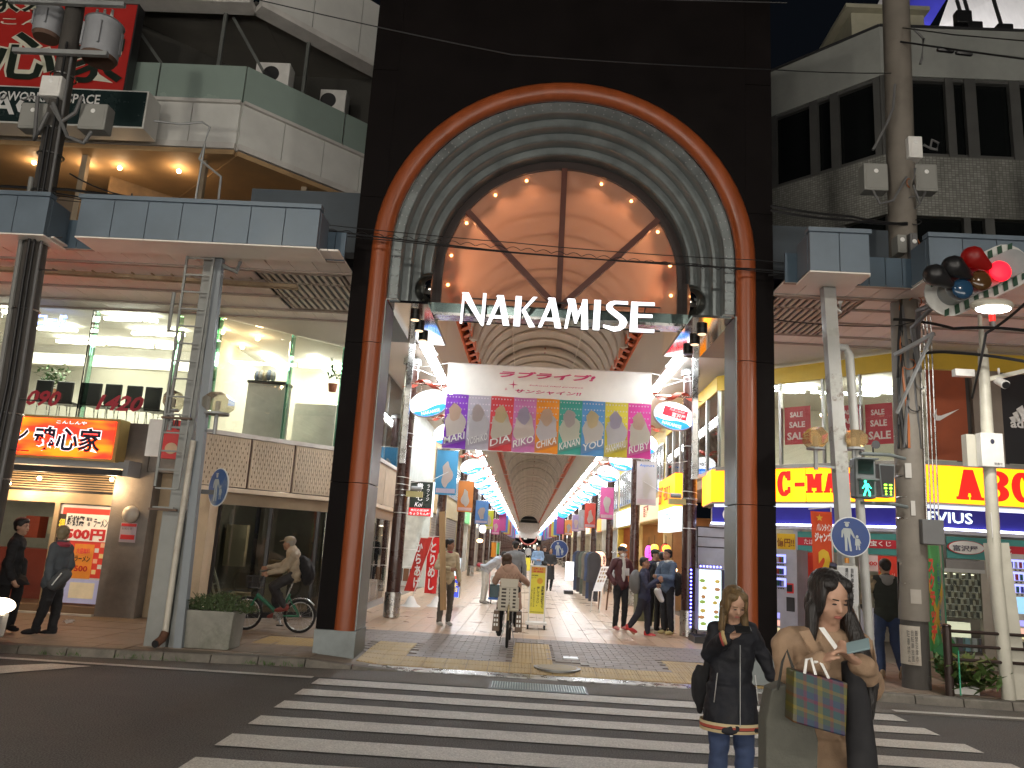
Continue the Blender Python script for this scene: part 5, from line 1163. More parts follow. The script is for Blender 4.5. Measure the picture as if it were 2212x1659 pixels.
# ================= big banner =================
YB=15.6
bn=T('banner','wide white fabric banner with pink Japanese title and nine bright coloured panels','banner',(.3,YB,3.2))
tl,tr,bl_,br_=at(*A5(445,218),YB),at(*A5(1815,292),YB),at(*A5(418,795),YB),at(*A5(1805,862),YB)
x0,x1,z0,z1=(tl.x+bl_.x)/2,(tr.x+br_.x)/2,(bl_.z+br_.z)/2,(tl.z+tr.z)/2;W_,H_=x1-x0,z1-z0
zc=z0+H_*.635
def wavy(xa,xb,za,zb,m,nm,par,y0=YB,nx=24,nz=8,amp=.02):
 rows=[]
 for j in range(nz+1):
  z=za+(zb-za)*j/nz;rows.append([V((xa+(xb-xa)*i/nx,y0+amp*math.sin((xa+(xb-xa)*i/nx)*7+z*2)+amp*.6*math.sin((xa+(xb-xa)*i/nx)*17-z*3),z)) for i in range(nx+1)])
 return MB().loft(rows,cap=False,closed=False).build(nm,m,par,True)
def cloth(n,c,tr_=.45):
 m_=mat(n,c,.7,var=.06,scale=6,bump=.2,bscale=12);
 nt=m_.node_tree;
 if not nt.nodes.get('TLx'):
  b_=nt.nodes['Principled BSDF'];o_=nt.nodes['Material Output'];t_=nt.nodes.new('ShaderNodeBsdfTranslucent');t_.name='TLx';t_.inputs[0].default_value=(*c,1);x_=nt.nodes.new('ShaderNodeMixShader');x_.inputs[0].default_value=tr_
  nt.links.new(b_.outputs[0],x_.inputs[1]);nt.links.new(t_.outputs[0],x_.inputs[2]);nt.links.new(x_.outputs[0],o_.inputs[0])
 return m_
wavy(x0,x1,zc,z1,cloth('banner_fabric',(.86,.85,.80)),'title_cloth',bn)
bcol=[(.20,.05,.42),(.42,.40,.46),(.55,.06,.07),(.50,.18,.38),(.70,.26,.03),(.06,.33,.27),(.10,.28,.55),(.58,.50,.06),(.58,.06,.30)]
nmz=['MARI','YOSHIKO','DIA','RIKO','CHIKA','KANAN','YOU','HANAMARU','RUBY']
dots=MB();
for k,c in enumerate(bcol):
 xa,xb=x0+W_*k/9,x0+W_*(k+1)/9;wavy(xa,xb,z0,zc,cloth('panel_cloth%d' % k,c),'colour_panel',bn,nx=6)
 for i in range(7):
  for j in range(9):
   px_,pz_=xa+(xb-xa)*(i+.5+.5*(j % 2))/7.6,z0+(zc-z0)*(j+.5)/9;
   if j > 2 and px_ < xb-.01: dots.add([V((px_+.016*math.cos(a),YB-.035,pz_+.016*math.sin(a))) for a in [math.pi*q/3 for q in range(6)]],[tuple(range(6))])
 cx=(xa+xb)/2;hh=zc-z0
 pts=[(math.cos(2*math.pi*i/28)*(1+.10*math.sin(5*2*math.pi*i/28+k)),math.sin(2*math.pi*i/28)*(1+.08*math.cos(3*2*math.pi*i/28+k))) for i in range(28)]
 MB().prism(pts,(cx,YB-.040,z0+hh*.42),((xb-xa)*.44,0,0),(0,0,hh*.30),.001).build('pale_shape',cloth('pale_%d' % (k % 3),((.66,.60,.54),(.60,.58,.60),(.64,.62,.52))[k % 3]),bn)
 MB().prism(pts,(cx-.02,YB-.043,z0+hh*.66),((xb-xa)*.26,0,0),(0,0,hh*.16),.001).build('pale_shape',cloth('soft_%d' % (k % 4),((.62,.45,.33),(.5,.42,.40),(.64,.52,.3),(.45,.40,.5))[k % 4]),bn)
 MB().add([V((xa,YB-.046,z0+hh*.02)),V((xb,YB-.046,z0+hh*.16)),V((xb,YB-.046,z0+hh*.32)),V((xa,YB-.046,z0+hh*.18))],[(0,1,2,3)]).build('name_ribbon',cloth('ribbon_c%d' % k,tuple(min(1,v*.8+.1) for v in c)),bn)
 text(nmz[k],(xa+.03,YB-.046,z0+hh*.07),(xb-xa-.06,0,(xb-xa)*.0+hh*.12),(0,0,hh*.13),whitep,bn,bold=.01,lift=.003)
stuff(dots.build('dots',cloth('dot_cloth',(.65,.6,.65)),bn))
pk=cloth('pink_print',(.58,.05,.17),.3)
def bt(s,a0,b0,a1,b1,m=pk,**k): p,q=at(*A5(a0,b0),YB),at(*A5(a1,b1),YB);return text(s,(p.x,YB-.075,q.z),(q.x-p.x,0,0),(0,0,p.z-q.z),m,bn,**k)
bt('ラブライブ!',795,275,1435,352,bold=.045,shear=.25);bt('サンシャイン!!',900,400,1340,448,bold=.03,shear=.15);bt('School idol project',990,370,1355,399,bold=.012,shear=.25)
c=at(*A5(905,365),YB)
for c,r_ in ((at(*A5(888,368),YB),.10),(at(*A5(838,398),YB),.04)): MB().quad(*[V((c.x+r_*(1 if i % 2 == 0 else .18)*math.cos(math.pi*i/4),YB-.048,c.z+r_*(1 if i % 2 == 0 else .18)*math.sin(math.pi*i/4))) for i in range(8)]).build('star',pk,bn)
for z in (z0,z1): MB().cyl((x0,YB,z),(x1,YB,z),.012,n=6).build('hem_pole',white,bn)
for xx,xe_ in ((x0,CX-2.9),(x1,CX+2.95)): MB().tube([(xx,YB,z1),((xx+xe_)/2,YB+.4,z1+.01),(xe_,16.4,z1+.05)],.007,5).build('rope',whitep,bn);MB().tube([(xx,YB,z0),((xx+xe_)/2,YB+.4,z0-.02),(xe_,16.4,z0+.1)],.007,5).build('rope',whitep,bn)
def pennant(a,b,c,d,Y,col,lab,txt=None,tc=None):
 p,q=at(*A5(a,b),Y),at(*A5(c,d),Y);t=T('pennant',lab,'pennant banner',(p.x,Y,q.z),'vertical pennants on the arcade columns')
 nm='pen_%d_%d' % (a,b);h=p.z-q.z;w_=q.x-p.x
 wavy(p.x,q.x,q.z,p.z,cloth(nm,col),'cloth',t,y0=Y-.2,nx=6,amp=.008);MB().prism([(math.cos(2*math.pi*i/24)*(.8+.25*math.sin(3*2*math.pi*i/24+a)),math.sin(2*math.pi*i/24)*(1+.12*math.cos(4*2*math.pi*i/24+b))) for i in range(24)],(p.x+w_*.5,Y-.222,q.z+h*.45),(w_*.30,0,0),(0,0,h*.27),.001).build('pale_shape',cloth('pen_pale%d' % (a % 3),((.6,.58,.55),(.6,.5,.45),(.5,.52,.6))[a % 3]),t)
 wavy(p.x+w_*.06,q.x-w_*.06,q.z+h*.04,q.z+h*.14,cloth('pen_low',(.62,.5,.55)),'foot_strip',t,y0=Y-.224,nx=6,amp=.008);MB().cyl((p.x-.02,Y-.2,p.z),(q.x+.02,Y-.2,p.z),.012,n=6).build('rod',steel,t)
 if txt: text(txt,(p.x+w_*.12,Y-.235,q.z+h*.86),(w_*.76,0,0),(0,0,h*.07),tc or whitep,t,bold=.02)
pennant(385,805,505,1110,24.7,(.06,.25,.45),'large blue pennant on the left, nearest the entrance')
pennant(525,1010,613,1222,32.2,(.6,.22,.06),'orange pennant on the left beside the lit oval sign')
pennant(640,1140,715,1302,39.8,(.1,.22,.48),'small blue pennant on the left in front of the third row')
pennant(700,1205,750,1335,47.4,(.5,.5,.05),'yellow green pennant on the left')
pennant(748,1265,792,1370,55,(.55,.1,.3),'small pink pennant on the left')
pennant(1710,880,1835,1180,24.7,(.6,.58,.6),'large white pennant with blue Aqours title on the right','Aqours',mat('pen_blue',(.05,.2,.6),.5,var=0))
pennant(1470,1053,1552,1270,32.2,(.6,.12,.32),'pink pennant on the right above the menu board')
pennant(1366,1158,1432,1328,39.8,(.58,.08,.06),'red pennant on the right')
pennant(1325,1205,1365,1345,47.4,(.4,.4,.42),'grey pennant on the right behind the red one');pennant(1282,1235,1328,1350,52,(.35,.28,.5),'violet pennant on the right');pennant(1232,1270,1280,1375,60,(.62,.25,.08),'small orange pennant on the right')
cols_=[(.5,.1,.3),(.1,.2,.5),(.55,.5,.1),(.5,.12,.1),(.45,.45,.5),(.3,.15,.5),(.1,.4,.4)]
for s,sd in ((-1,'left'),(1,'right')):
 for k in range(9):
  Y=67+k*7.6;x=CX+s*2.45;t=T('pennant','tiny far coloured pennant down the %s side of the arcade' % sd,'pennant banner',(x,Y,2.9),'far pennants down the %s side' % sd);box('cloth',(x-.3,Y,2.9),(x+.3,Y+.01,4.4),cloth('fp%d' % (k % 7),cols_[(k+(s > 0)*3) % 7]),t)
  # ================= shops along the arcade =================
def shop(side,y0,y1,lab,up,low='open',inner=(.5,.45,.36),win=True,sign=None,litc=(1,.93,.8),pieces=True,e=8):
 s=side;x=CX+s*3.85;t=T('arcade_shop',lab,'shop',(x,(y0+y1)/2,.1),'shops lining the arcade')
 um=mat('shopwall_%d_%d' % (s,int(y0)),up,.7,var=.15,scale=2,stain=.15)
 a,b=sorted((x,x+s*.2));box('upper_wall',(a,y0,2.75),(b,y1,5.7),um,t)
 for yy in (y0,y1-.25): box('pier',(a-.02,yy,.1),(b+.02,yy+.25,2.74),um,t)
 if win:
  n=max(1,int((y1-y0)/1.5))
  for k in range(n):
   ya=y0+.4+(y1-y0-.8)*k/n;yb_=ya+(y1-y0-.8)/n-.2;q=sorted((x-s*.03,x-s*.01))
   f=MB().box((q[0],ya,3.7),(q[1],yb_,5.1)).build('window',mat('shop_window',(.12,.15,.16),.1),t);q=sorted((x-s*.05,x-s*.031))
   mb=MB()
   for c,d,g,h in ((ya-.04,yb_+.04,3.66,3.7),(ya-.04,yb_+.04,5.1,5.14),(ya-.04,ya,3.7,5.1),(yb_,yb_+.04,3.7,5.1),((ya+yb_)/2-.02,(ya+yb_)/2+.02,3.7,5.1)): mb.box((q[0],c,g),(q[1],d,h))
   mb.build('frame',alu,f)
 if low == 'shutter':
  n=26
  q=sorted((x+s*.03,x+s*.06));
  for k in range(n): box('shutter_slat',(q[0],y0+.25,.12+2.6*k/n),(q[1],y1-.25,.12+2.6*(k+.82)/n),mat('shutter_tan',(.26,.22,.18),.4,.4),t)
  box('shutter_back',(min(x+s*.07,x+s*.1),y0,.1),(max(x+s*.07,x+s*.1),y1,2.74),dark,t)
 else:
  im=mat('inner_%d_%d' % (s,int(y0)),inner,.7,var=.2,scale=3);xb=x+s*3
  box('back_wall',(min(xb,xb+s*.1),y0,.1),(max(xb,xb+s*.1),y1,2.8),im,t)
  for yy in (y0,y1-.05): box('side_wall',(min(x+s*.2,xb),yy,.1),(max(x+s*.2,xb),yy+.05,2.8),im,t)
  box('ceiling',(min(x+s*.2,xb),y0,2.78),(max(x+s*.2,xb),y1,2.84),im,t)
  for k in range(2): c=x+s*(.9+1.2*k);box('ceiling_light',(c-.08,y0+.6,2.70),(c+.08,y1-.6,2.75),glow('shoplight_%d' % int(litc[2]*10),litc,e),t)
  rr=random.Random(int(y0*7+s))
  for k in range(int((y1-y0)*1.3)):
   yy=y0+.4+rr.random()*(y1-y0-1.2);c=x+s*(.5+rr.random()*1.8);h=rr.uniform(.6,1.9);w_=rr.uniform(.25,.6)
   box('display_stand',(c-.2,yy,.1),(c+.2,yy+w_,.1+h),mat('stand%d' % (k % 6),((.5,.5,.48),(.35,.1,.06),(.1,.15,.25),(.5,.4,.2),(.08,.08,.08),(.15,.3,.15))[k % 6],.6),t)
   box('goods',(c-.15,yy+.05,.1+h),(c+.15,yy+w_-.05,.3+h),mat('goods_c%d' % ((k*3) % 5),((.6,.1,.08),(.65,.6,.5),(.1,.25,.5),(.6,.45,.05),(.2,.4,.2))[(k*3) % 5],.6),t)
 if sign:
  col,em,txt,tcol=sign;q=sorted((x-s*.12,x-s*.02));box('signboard',(q[0],y0+.3,2.8),(q[1],y1-.3,3.45),mat('sgn_%d_%d' % (s,int(y0)),col,.5,var=0,emit=col,es=em),t)
  if txt:
   o=(q[0]-.005,y1-.9,2.92) if s > 0 else (q[1]+.005,y0+.9,2.92);text(txt,o,(0,-(y1-y0-1.8),0) if s > 0 else (0,(y1-y0-1.8),0),(0,0,.4),tcol or redp,t,bold=.03,keep=True)
 return t
shop(-1,22.4,28.6,'white walled arcade shop on the left behind the red flags',(.62,.66,.62),'open',(.62,.62,.58),win=False,litc=(1,1,.95),e=11)
shop(-1,28.6,34.0,'tan textured arcade shop front with closed shutter on the left',(.52,.38,.20),'shutter',win=True)
shop(-1,34.0,40.0,'second tan arcade shop front with stone pier and shutter on the left',(.42,.34,.20),'shutter')
shop(-1,40.0,47.0,'arcade shop on the left with a green lit strip sign and bright interior',(.50,.48,.44),'open',sign=((.15,.5,.2),.8,'営業中',whitep))
shop(-1,47.0,55.0,'cream arcade shop on the left behind the flags',(.55,.48,.38),'open',sign=((.8,.7,.5),.7,'くすり',None))
shop(-1,55.0,64.0,'grey arcade shop on the left beyond the cream one',(.42,.42,.44),'shutter')
shop(1,24.1,30.6,'wooden fronted izakaya on the right with lanterns and a cream sign',(.60,.46,.20),'open',(.42,.24,.10),sign=((.75,.62,.4),.7,'居酒屋',mat('ink_red',(.4,.04,.02),.5)),litc=(1,.78,.5),e=9)
shop(1,30.6,36.6,'arcade shop on the right with yellow framed windows and soba lantern',(.58,.42,.06),'open',(.45,.18,.08),litc=(1,.72,.4),sign=((.8,.9,1),1.1,None,None))
shop(1,36.6,44.0,'clothing shop on the right with garments hung outside',(.50,.46,.38),'open',(.5,.5,.5),sign=((.5,.48,.4),.5,'衣料',blackp),litc=(1,1,.95))
shop(1,44.0,52.0,'arcade shop on the right with orange lit sign beyond the clothing shop',(.46,.40,.36),'open',sign=((.9,.35,.08),1.0,'うまい',whitep))
shop(1,52.0,60.0,'pale arcade shop on the right beyond the orange sign',(.5,.5,.46),'open',sign=((.85,.8,.6),.7,None,None))
y=64.0;k=0
while y < 188:
 for s,sd in ((-1,'left'),(1,'right')):
  if s > 0 and k == 0: shop(1,60,68,'far arcade shop front on the right at the start of the distant row',(.5,.44,.38),'open',win=False);continue
  if s > 0 and y+4 > 188: continue
  yy=y+(4 if s > 0 else 0)-4*(s > 0)*0;cc=((.5,.44,.36),(.42,.44,.45),(.55,.5,.4),(.4,.36,.3))[(k+(s > 0)) % 4];sc=((.8,.7,.4),(.3,.5,.8),(.8,.25,.1),(.7,.75,.8))[(k*3+(s > 0)) % 4]
  t=shop(s,y+(0 if s < 0 else 0) if not (s > 0) else y,y+8,'distant arcade shop front in the far row on the %s side' % sd,cc,'shutter' if (k+s) % 5 == 4 else 'open',win=False,sign=(sc,1,None,None)) if not (s > 0 and y < 68) else None
 y += 8;k += 1
 # ---- hanging black sign left ----
def plate_sign(name,lab,cat,Y,a,b,c,d,f,m,th=.12,grp=None):
 p,q=at(*f(a,b),Y),at(*f(c,d),Y);t=T(name,lab,cat,(p.x,Y,q.z),grp);box('cabinet',(p.x,Y,q.z),(q.x,Y+th,p.z),alu,t);box('face',(p.x+.015,Y-.008,q.z+.015),(q.x-.015,Y-.001,p.z-.015),m,t)
 def tx(s,x0,z0,x1,z1,mm,**k): w_=q.x-p.x;h=p.z-q.z;return text(s,(p.x+w_*x0,Y-.009,q.z+h*z0),(w_*(x1-x0),0,0),(0,0,h*(z1-z0)),mm,t,**k)
 return t,tx,p,q
wg=mat('lit_white_print',(.8,.8,.8),.5,emit=(1,1,1),es=.7)
t,tx,p,q=plate_sign('hanging_sign','black lounge sign with white vertical writing and red lower plate on the left','hanging sign',21.5,200,1010,335,1250,A5,mat('lounge_black',(.015,.03,.025),.3))
tx('貴\n乃\n七',.28,.45,.58,.95,wg,bold=.01);tx('ラ\nウ\nン\nジ',.74,.45,.86,.92,wg);tx('Koi',.25,.27,.60,.40,wg,shear=.3)
w_=q.x-p.x;h=p.z-q.z;box('red_plate',(p.x+.01,21.48,q.z+.01),(q.x-.01,21.49,q.z+h*.23),mat('plate_lit_red',(.6,.02,.03),.5,emit=(.8,.02,.03),es=.5),t)
text('地元の居酒屋',(p.x+w_*.1,21.475,q.z+h*.13),(w_*.8,0,0),(0,0,h*.07),wg,t,bold=.01);text('ちょうちん村',(p.x+w_*.06,21.475,q.z+h*.03),(w_*.88,0,0),(0,0,h*.08),wg,t,bold=.02);box('light_edge',(q.x,21.5,q.z),(q.x+.03,21.62,p.z),glow('edge_white',(.85,1,.95),2.5),t)
# ---- flags ----
def nobori(name,lab,Y,a,b,c,d,f,col,txt,tc,lean=0,base=True,grp=None,foot=None,sg=None):
 p,q=at(*f(a,b),Y),at(*f(c,d),Y);x0,x1=p.x,q.x;t=T(name,lab,'flag',(x1,Y,.1),grp);z0,z1=q.z,p.z;h=z1-z0;w_=x1-x0
 rows=[]
 for j in range(11):
  u_=j/10;rows.append([V((x0+w_*i/6+lean*(u_-1),Y+.03*math.sin(i*1.1+j*.5),z0+h*u_)) for i in range(7)])
 MB().loft(rows,cap=False,closed=False).build('cloth',cloth('nob_%s' % lab[:14].replace(' ','_'),col),t,True)
 xp=x1+.03;MB().cyl((xp-lean*1.4,Y,.2),(xp,Y,z1+.08),.012,n=8).build('pole',white,t,True);MB().cyl((xp,Y,z1+.03),(x0-.02,Y,z1+.03),.008,n=6).build('cross_rod',white,t)
 if base: MB().tube([(xp-lean*1.4,Y,.1),(xp-lean*1.4,Y,.16),(xp-lean*1.4,Y,.34)],.26,20,.06).build('water_base',white,t,True)
 if txt: text('\n'.join(txt),(x0+w_*.2+lean*-.5,Y-.045,z0+h*.06),(w_*.6+0,0,0),(lean*.0,0,h*.86),tc,t,bold=.03)
 return t,p,q
nobori('nobori_flag','red nobori flag with white kana standing on a white base beside the lit white sign',20.4,318,365,368,745,A6,(.62,.03,.03),'とりめし',whitep)
nobori('nobori_flag','leaning red and dark nobori flag with white kana, leftmost of the arcade flags',20.0,268,370,318,735,A6,(.5,.05,.04),'からあげ',whitep,lean=.32)
nobori('nobori_flag','red and yellow nobori flag further down the left side',38,742,400,768,500,A6,(.65,.25,.03),None,None);nobori('nobori_flag','green nobori flag further down the left side',38.5,772,402,790,480,A6,(.1,.42,.12),None,None)
# ---- lit standing signs ----
t,tx,p,q=plate_sign('standing_sign','lit white and blue standing sign with 地元 beside the red flags','standing sign',20.6,472,503,523,775,A6,glow('stand_white',(.75,.9,1),1.1),.3)
tx('地\n元',.3,.78,.75,.95,mat('stand_navy',(.02,.08,.3),.5,var=0),bold=.02);w_=q.x-p.x;h=p.z-q.z;box('blue_part',(p.x+.02,20.585,q.z+.02),(q.x-.02,20.59,q.z+h*.45),glow('stand_blue',(.05,.08,.6),.9),t)
tx('牛\n田',.3,.15,.8,.38,mat('stand_yel',(.8,.7,.05),.5,var=0,emit=(1,.8,.1),es=.7),bold=.03,lift=.012);MB().prism([(math.cos(a),math.sin(a)) for a in [math.pi*i/12 for i in range(13)]],(p.x+w_*.5,20.58,q.z+h*.47),(w_*.33,0,0),(0,0,h*.08),.004).build('red_sun',glow('sun_red',(.9,.05,.04),.9),t)
t,tx,p,q=plate_sign('standing_sign','bright white lit standing sign by the garments on the right','standing sign',29.5,1236,527,1290,660,A6,glow('stand_white2',(1,1,1),2.0),.25)
for k in range(4): tx('定\n食\nあ\nり',.15+.2*k,.25,.25+.2*k,.85,blackp)
box('base',(p.x,29.4,.1),(q.x,29.9,.22),dark,t)
t,tx,p,q=plate_sign('menu_lightbox','tall bright menu light box edged with blue LEDs between the brown column and the portal','light box',15.7,0,0,10,10,lambda a,b: Z9(68+a*12.4,595+b*33.6),glow('menu_glow',(.72,.95,1),1.5),.3)
w_=q.x-p.x;h=p.z-q.z;tx('本日のおすすめ',.05,.93,.6,.98,blackp)
rr=random.Random(5)
for k in range(14): cx,cz=p.x+w_*(.2+.55*(k % 2)+rr.uniform(-.06,.06)),q.z+h*(.1+.115*(k//2)+rr.uniform(-.02,.02));MB().ell((cx,15.69,cz),(.045+.02*rr.random(),.004,.035),10,6).build('dish_picture',mat('dish%d' % (k % 3),((.35,.5,.1),(.6,.45,.1),(.5,.25,.1))[k % 3],.5,emit=((.35,.5,.1),(.6,.45,.1),(.5,.25,.1))[k % 3],es=.4),t);tx('単品',.15+.55*(k % 2),.04+.115*(k//2),.32+.55*(k % 2),.06+.115*(k//2),blackp)
led=glow('blue_led',(.15,.15,1),9);mk_=MB();mk_.ell((0,0,0),.02,8,6)
grid(mk_,'led',led,t,[(q.x+.06,15.66,q.z+h*(k+.5)/12) for k in range(12)]+[(p.x-.1,15.9,q.z+h*(k+.5)/16) for k in range(16)]+[(p.x+w_*(k+.5)/7,15.66,p.z+.05) for k in range(7)])
box('led_board',(q.x+.0,15.68,q.z),(q.x+.13,15.75,p.z),black,t);box('base',(p.x-.1,15.5,.1),(q.x+.1,16.1,.22),dark,t)
rk=T('wire_rack','black tubular rack standing behind the menu light box','rack',(p.x+.4,16.2,.1))
for dx in (.1,.75): MB().cyl((p.x+dx,16.3,.1),(p.x+dx,16.3,2.3),.015,n=8).build('upright',black,rk)
for z in (1.9,2.1,2.3): MB().cyl((p.x+.1,16.3,z),(p.x+.75,16.3,z),.012,n=8).build('rail',black,rk)
t=T('menu_board','white A frame menu board leaning beside the soba lantern','menu board',(2.7,22,.1))
a,b,c,d=at(*A6(1420,728),21.5),at(*A6(1478,728),21.5),at(*A6(1540,565),22.0),at(*A6(1478,558),22.0)
MB().add([a,b,c,d,a+V((0,.03,0)),b+V((0,.03,0)),c+V((0,.03,0)),d+V((0,.03,0))],[(0,1,2,3),(4,7,6,5),(0,4,5,1),(1,5,6,2),(2,6,7,3),(3,7,4,0)]).build('menu_sheet',mat('menu_white',(.62,.62,.6),.5),t)
rv_,uv_=b-a,d-a
for i in range(3):
 for j in range(4): o=a+rv_*(.12+.29*i)+uv_*(.35+.15*j)+V((0,-.01,0));MB().quad(o,o+rv_*.2,o+rv_*.2+uv_*.1,o+uv_*.1).build('dish_picture',mat('dishb%d' % ((i+j) % 3),((.35,.25,.12),(.2,.12,.08),(.4,.3,.25))[(i+j) % 3],.5),t)
for p_ in (a,b): MB().bar(p_,(p_.x-.05,p_.y,.1),.03).build('leg',white,t)
MB().bar(c,(b.x+.25,22.6,.1),.04).build('leg',mat('wood_dark',(.12,.06,.03),.6),t);MB().bar(d,(b.x+.05,22.7,.1),.04).build('leg',_MC['wood_dark'],t)
def lantern(lab,Y,px,py,rx,rz,col,e,txt=None,tm_=None,f=A6,caps=True,ribs=True):
 c=at(*f(px,py),Y);sc_=Y/F_PX/1.0*.5877*.54861;rx *= sc_;rz *= sc_;t=T('paper_lantern',lab,'lantern',(c.x,Y,c.z-rz),'lit lanterns at the arcade eateries')
 rings=[]
 for j in range(19):
  u_=-1+2*j/18;r_=rx*(math.sqrt(max(0,1-abs(u_)**2.6*.86)))*(1+.015*(j % 2));rings.append([V((c.x+r_*math.cos(2*math.pi*i/20),Y+r_*math.sin(2*math.pi*i/20),c.z+rz*u_)) for i in range(20)])
 MB().loft(rings).build('shade',glow('lantern_%d' % int(px),col,e),t,True)
 if caps:
  for z in (-1,1): MB().cyl((c.x,Y,c.z+z*rz),(c.x,Y,c.z+z*(rz+.03)),rx*.42,n=16).build('cap',black,t)
 MB().cyl((c.x,Y,c.z+rz),(c.x,Y,c.z+rz+.25),.006,n=5).build('cord',black,t)
 if txt: text('\n'.join(txt),(c.x-rx*.32,Y-rx*1.02,c.z-rz*.75),(rx*.64,0,0),(0,0,rz*1.5),tm_ or blackp,t,bold=.03)
 return t,c,rx,rz
t,c,rx,rz=lantern('large white soba lantern with black kanji standing on the right side',27,1460,526,46,62,(1,.62,.45),1.15);sb=mat('soba_ink',(.02,.01,.01),.5,var=0)
text('信\n州\nそ\nば',(c.x-rx*.78,27-rx*.95,c.z-rz*.7),(rx*.5,0,0),(0,0,rz*1.3),sb,t,bold=.04);text('そば\n処',(c.x-rx*.08,27-rx*1.03,c.z+rz*.05),(rx*.35,0,0),(0,0,rz*.6),sb,t,bold=.02);text('信\n州\nそ\nば',(c.x+rx*.42,27-rx*.95,c.z-rz*.7),(rx*.45,0,0),(0,0,rz*1.3),sb,t,bold=.04)
lantern('pink magenta paper lantern outside the izakaya',23.4,1794,475,25,50,(1,.12,.75),1.2,'ハイボール')
lantern('red orange paper lantern with black kana outside the izakaya',23.2,1905,462,28,48,(1,.05,.02),1.3,'たこ焼き')
lantern('round yellow lantern left of the red lantern',22.6,1833,440,25,25,(1,.50,.06),2.4,caps=False);lantern('round yellow lantern in front of the red lantern',22.4,1913,447,26,26,(1,.48,.04),2.4,caps=False)
lantern('white round lantern hanging on the left side before the third column',41,682,312,22,26,(1,.98,.95),1.8)
for k,(px,py) in enumerate(((662,390),(1625,425),(1955,585))): c=at(*A6(px,py),30 if k < 2 else 21);o=MB().ell(c,(.12,.1,.07)).build('spot_lamp',glow('warm_spot',(1,.6,.3),8));tag(o,('warm lamp glowing beyond the third left column','warm strip lamp over the eatery on the right','small warm lamp behind the young men on the right')[k],'lamp')
gr=T('garment_rail','rail of dark jackets and trousers hung outside the clothing shop on the right','clothes rail',(2.9,27,.1));rr=random.Random(9)
for k in range(6):
 Y=24.5+k*1.25;px=1425-k*22;c=at(*A6(px,640),Y);x=c.x;m_=mat('cloth_dk%d' % (k % 4),((.05,.05,.055),(.05,.07,.13),(.16,.14,.11),(.09,.11,.09))[k % 4],.9,var=.3)
 MB().loft([[V((x+a_*w_,Y+b_*.09,z)) for a_,b_ in ((1,0),(.7,.8),(0,1),(-.7,.8),(-1,0),(-.7,-.8),(0,-1),(.7,-.8))] for z,w_ in ((1.66,.05),(1.6,.16),(1.45,.22),(1.1,.2),(.75,.22))]).build('jacket',m_,gr,True);MB().box((x-.14,Y-.04,.2),(x-.01,Y+.04,.76)).build('trouser_leg',m_,gr);MB().box((x+.01,Y-.04,.2),(x+.14,Y+.04,.76)).build('trouser_leg',m_,gr)
MB().cyl((3.0,24.2,1.68),(3.3,31,1.68),.015,n=8).build('rail',steel,gr)
for y_ in (24.3,30.8): MB().cyl((3.05,y_,.1),(3.05,y_,1.68),.015,n=8).build('upright',steel,gr)
solo('crate',(2.75,19.7,.1),(3.25,20.3,.98),mat('olive_box',(.10,.10,.045),.6),'olive green box beside the young man in maroon','box');solo('table_top',(2.7,19.65,.985),(3.3,20.35,1.02),black,'black top lying on the olive green box','table top')
dk=T('display_rack','white wire rack with handbags inside the white walled shop','display rack',(-3.4,21.5,.1))
for x in (-3.45,-2.95): MB().cyl((x,21.5,.1),(x,21.5,1.5),.012,n=6).build('upright',white,dk)
for z in (.5,1.0,1.45): MB().cyl((-3.45,21.5,z),(-2.95,21.5,z),.012,n=6).build('bar',white,dk)
for k in range(3): MB().box((-3.42+.17*k,21.45,.62),(-3.28+.17*k,21.55,.95)).build('bag',mat('bag%d' % k,((.06,.07,.05),(.2,.1,.05),(.05,.05,.06))[k],.7),dk,bev=.01)
t=T('notice_stand','tall yellow wheeled notice in white frame telling cyclists to dismount, beside the cyclist','notice stand',(.1,16.4,.1))
p,q=at(*A6(1000,562),16.4),at(*A6(1098,882),16.4);x0,x1,z0,z1=p.x,q.x,q.z,(p.z+q.z)/2+(p.z-q.z)/2;w_=x1-x0;h=z1-z0
ylw=mat('notice_yellow',(.66,.58,.05),.5,var=.06,emit=(.66,.58,.05),es=.12);box('panel',(x0+.02,16.39,z0),(x1-.02,16.42,z1),ylw,t);box('top_band',(x0+.02,16.382,z1-.12),(x1-.02,16.389,z1-.0),mat('notice_orange',(.7,.35,.03),.5),t)
for x in (x0,x1-.025): box('side_post',(x,16.38,.2),(x+.03,16.43,z1+.02),white,t)
box('top_rail',(x0,16.38,z1+.0),(x1+.005,16.43,z1+.03),white,t);box('base_frame',(x0-.04,16.2,.19),(x1+.04,16.6,.23),white,t)
for x in (x0-.01,x1-.02):
 for y_ in (16.24,16.56): MB().cyl((x,y_,.145),(x+.035,y_,.145),.05,n=14).build('caster',black,t,True)
def nx(s,a0,b0,a1,b1,m,**k): return text(s,(x0+w_*a0,16.385,z0+h*b0),(w_*(a1-a0),0,0),(0,0,h*(b1-b0)),m,t,**k)
nx('\n'.join('自転車は降りて'),.72,.12,.90,.60,blackp,bold=.03);nx('\n'.join('押して下さい。'),.46,.16,.62,.58,blackp,bold=.02);nx('\n'.join('歩行者の安全のため'),.26,.14,.36,.55,blackp);nx('\n'.join('ご協力をお願いします'),.12,.14,.21,.55,blackp)
nx('NAKAMISE',.12,.80,.5,.83,blackp,bold=.02);nx('ロード',.12,.75,.4,.78,blackp);nx('沼津仲見世',.2,.93,.8,.98,redp,bold=.03);nx('商店街',.2,.88,.8,.92,redp,bold=.03);nx('沼津仲見世商店街振興組合',.08,.02,.92,.05,blackp)
MB().cyl((x0+w_*.62,16.37,z0+h*.70),(x0+w_*.62,16.384,z0+h*.70),.06,n=16).build('flower_mark',mat('notice_orange',(0,0,0)),t)
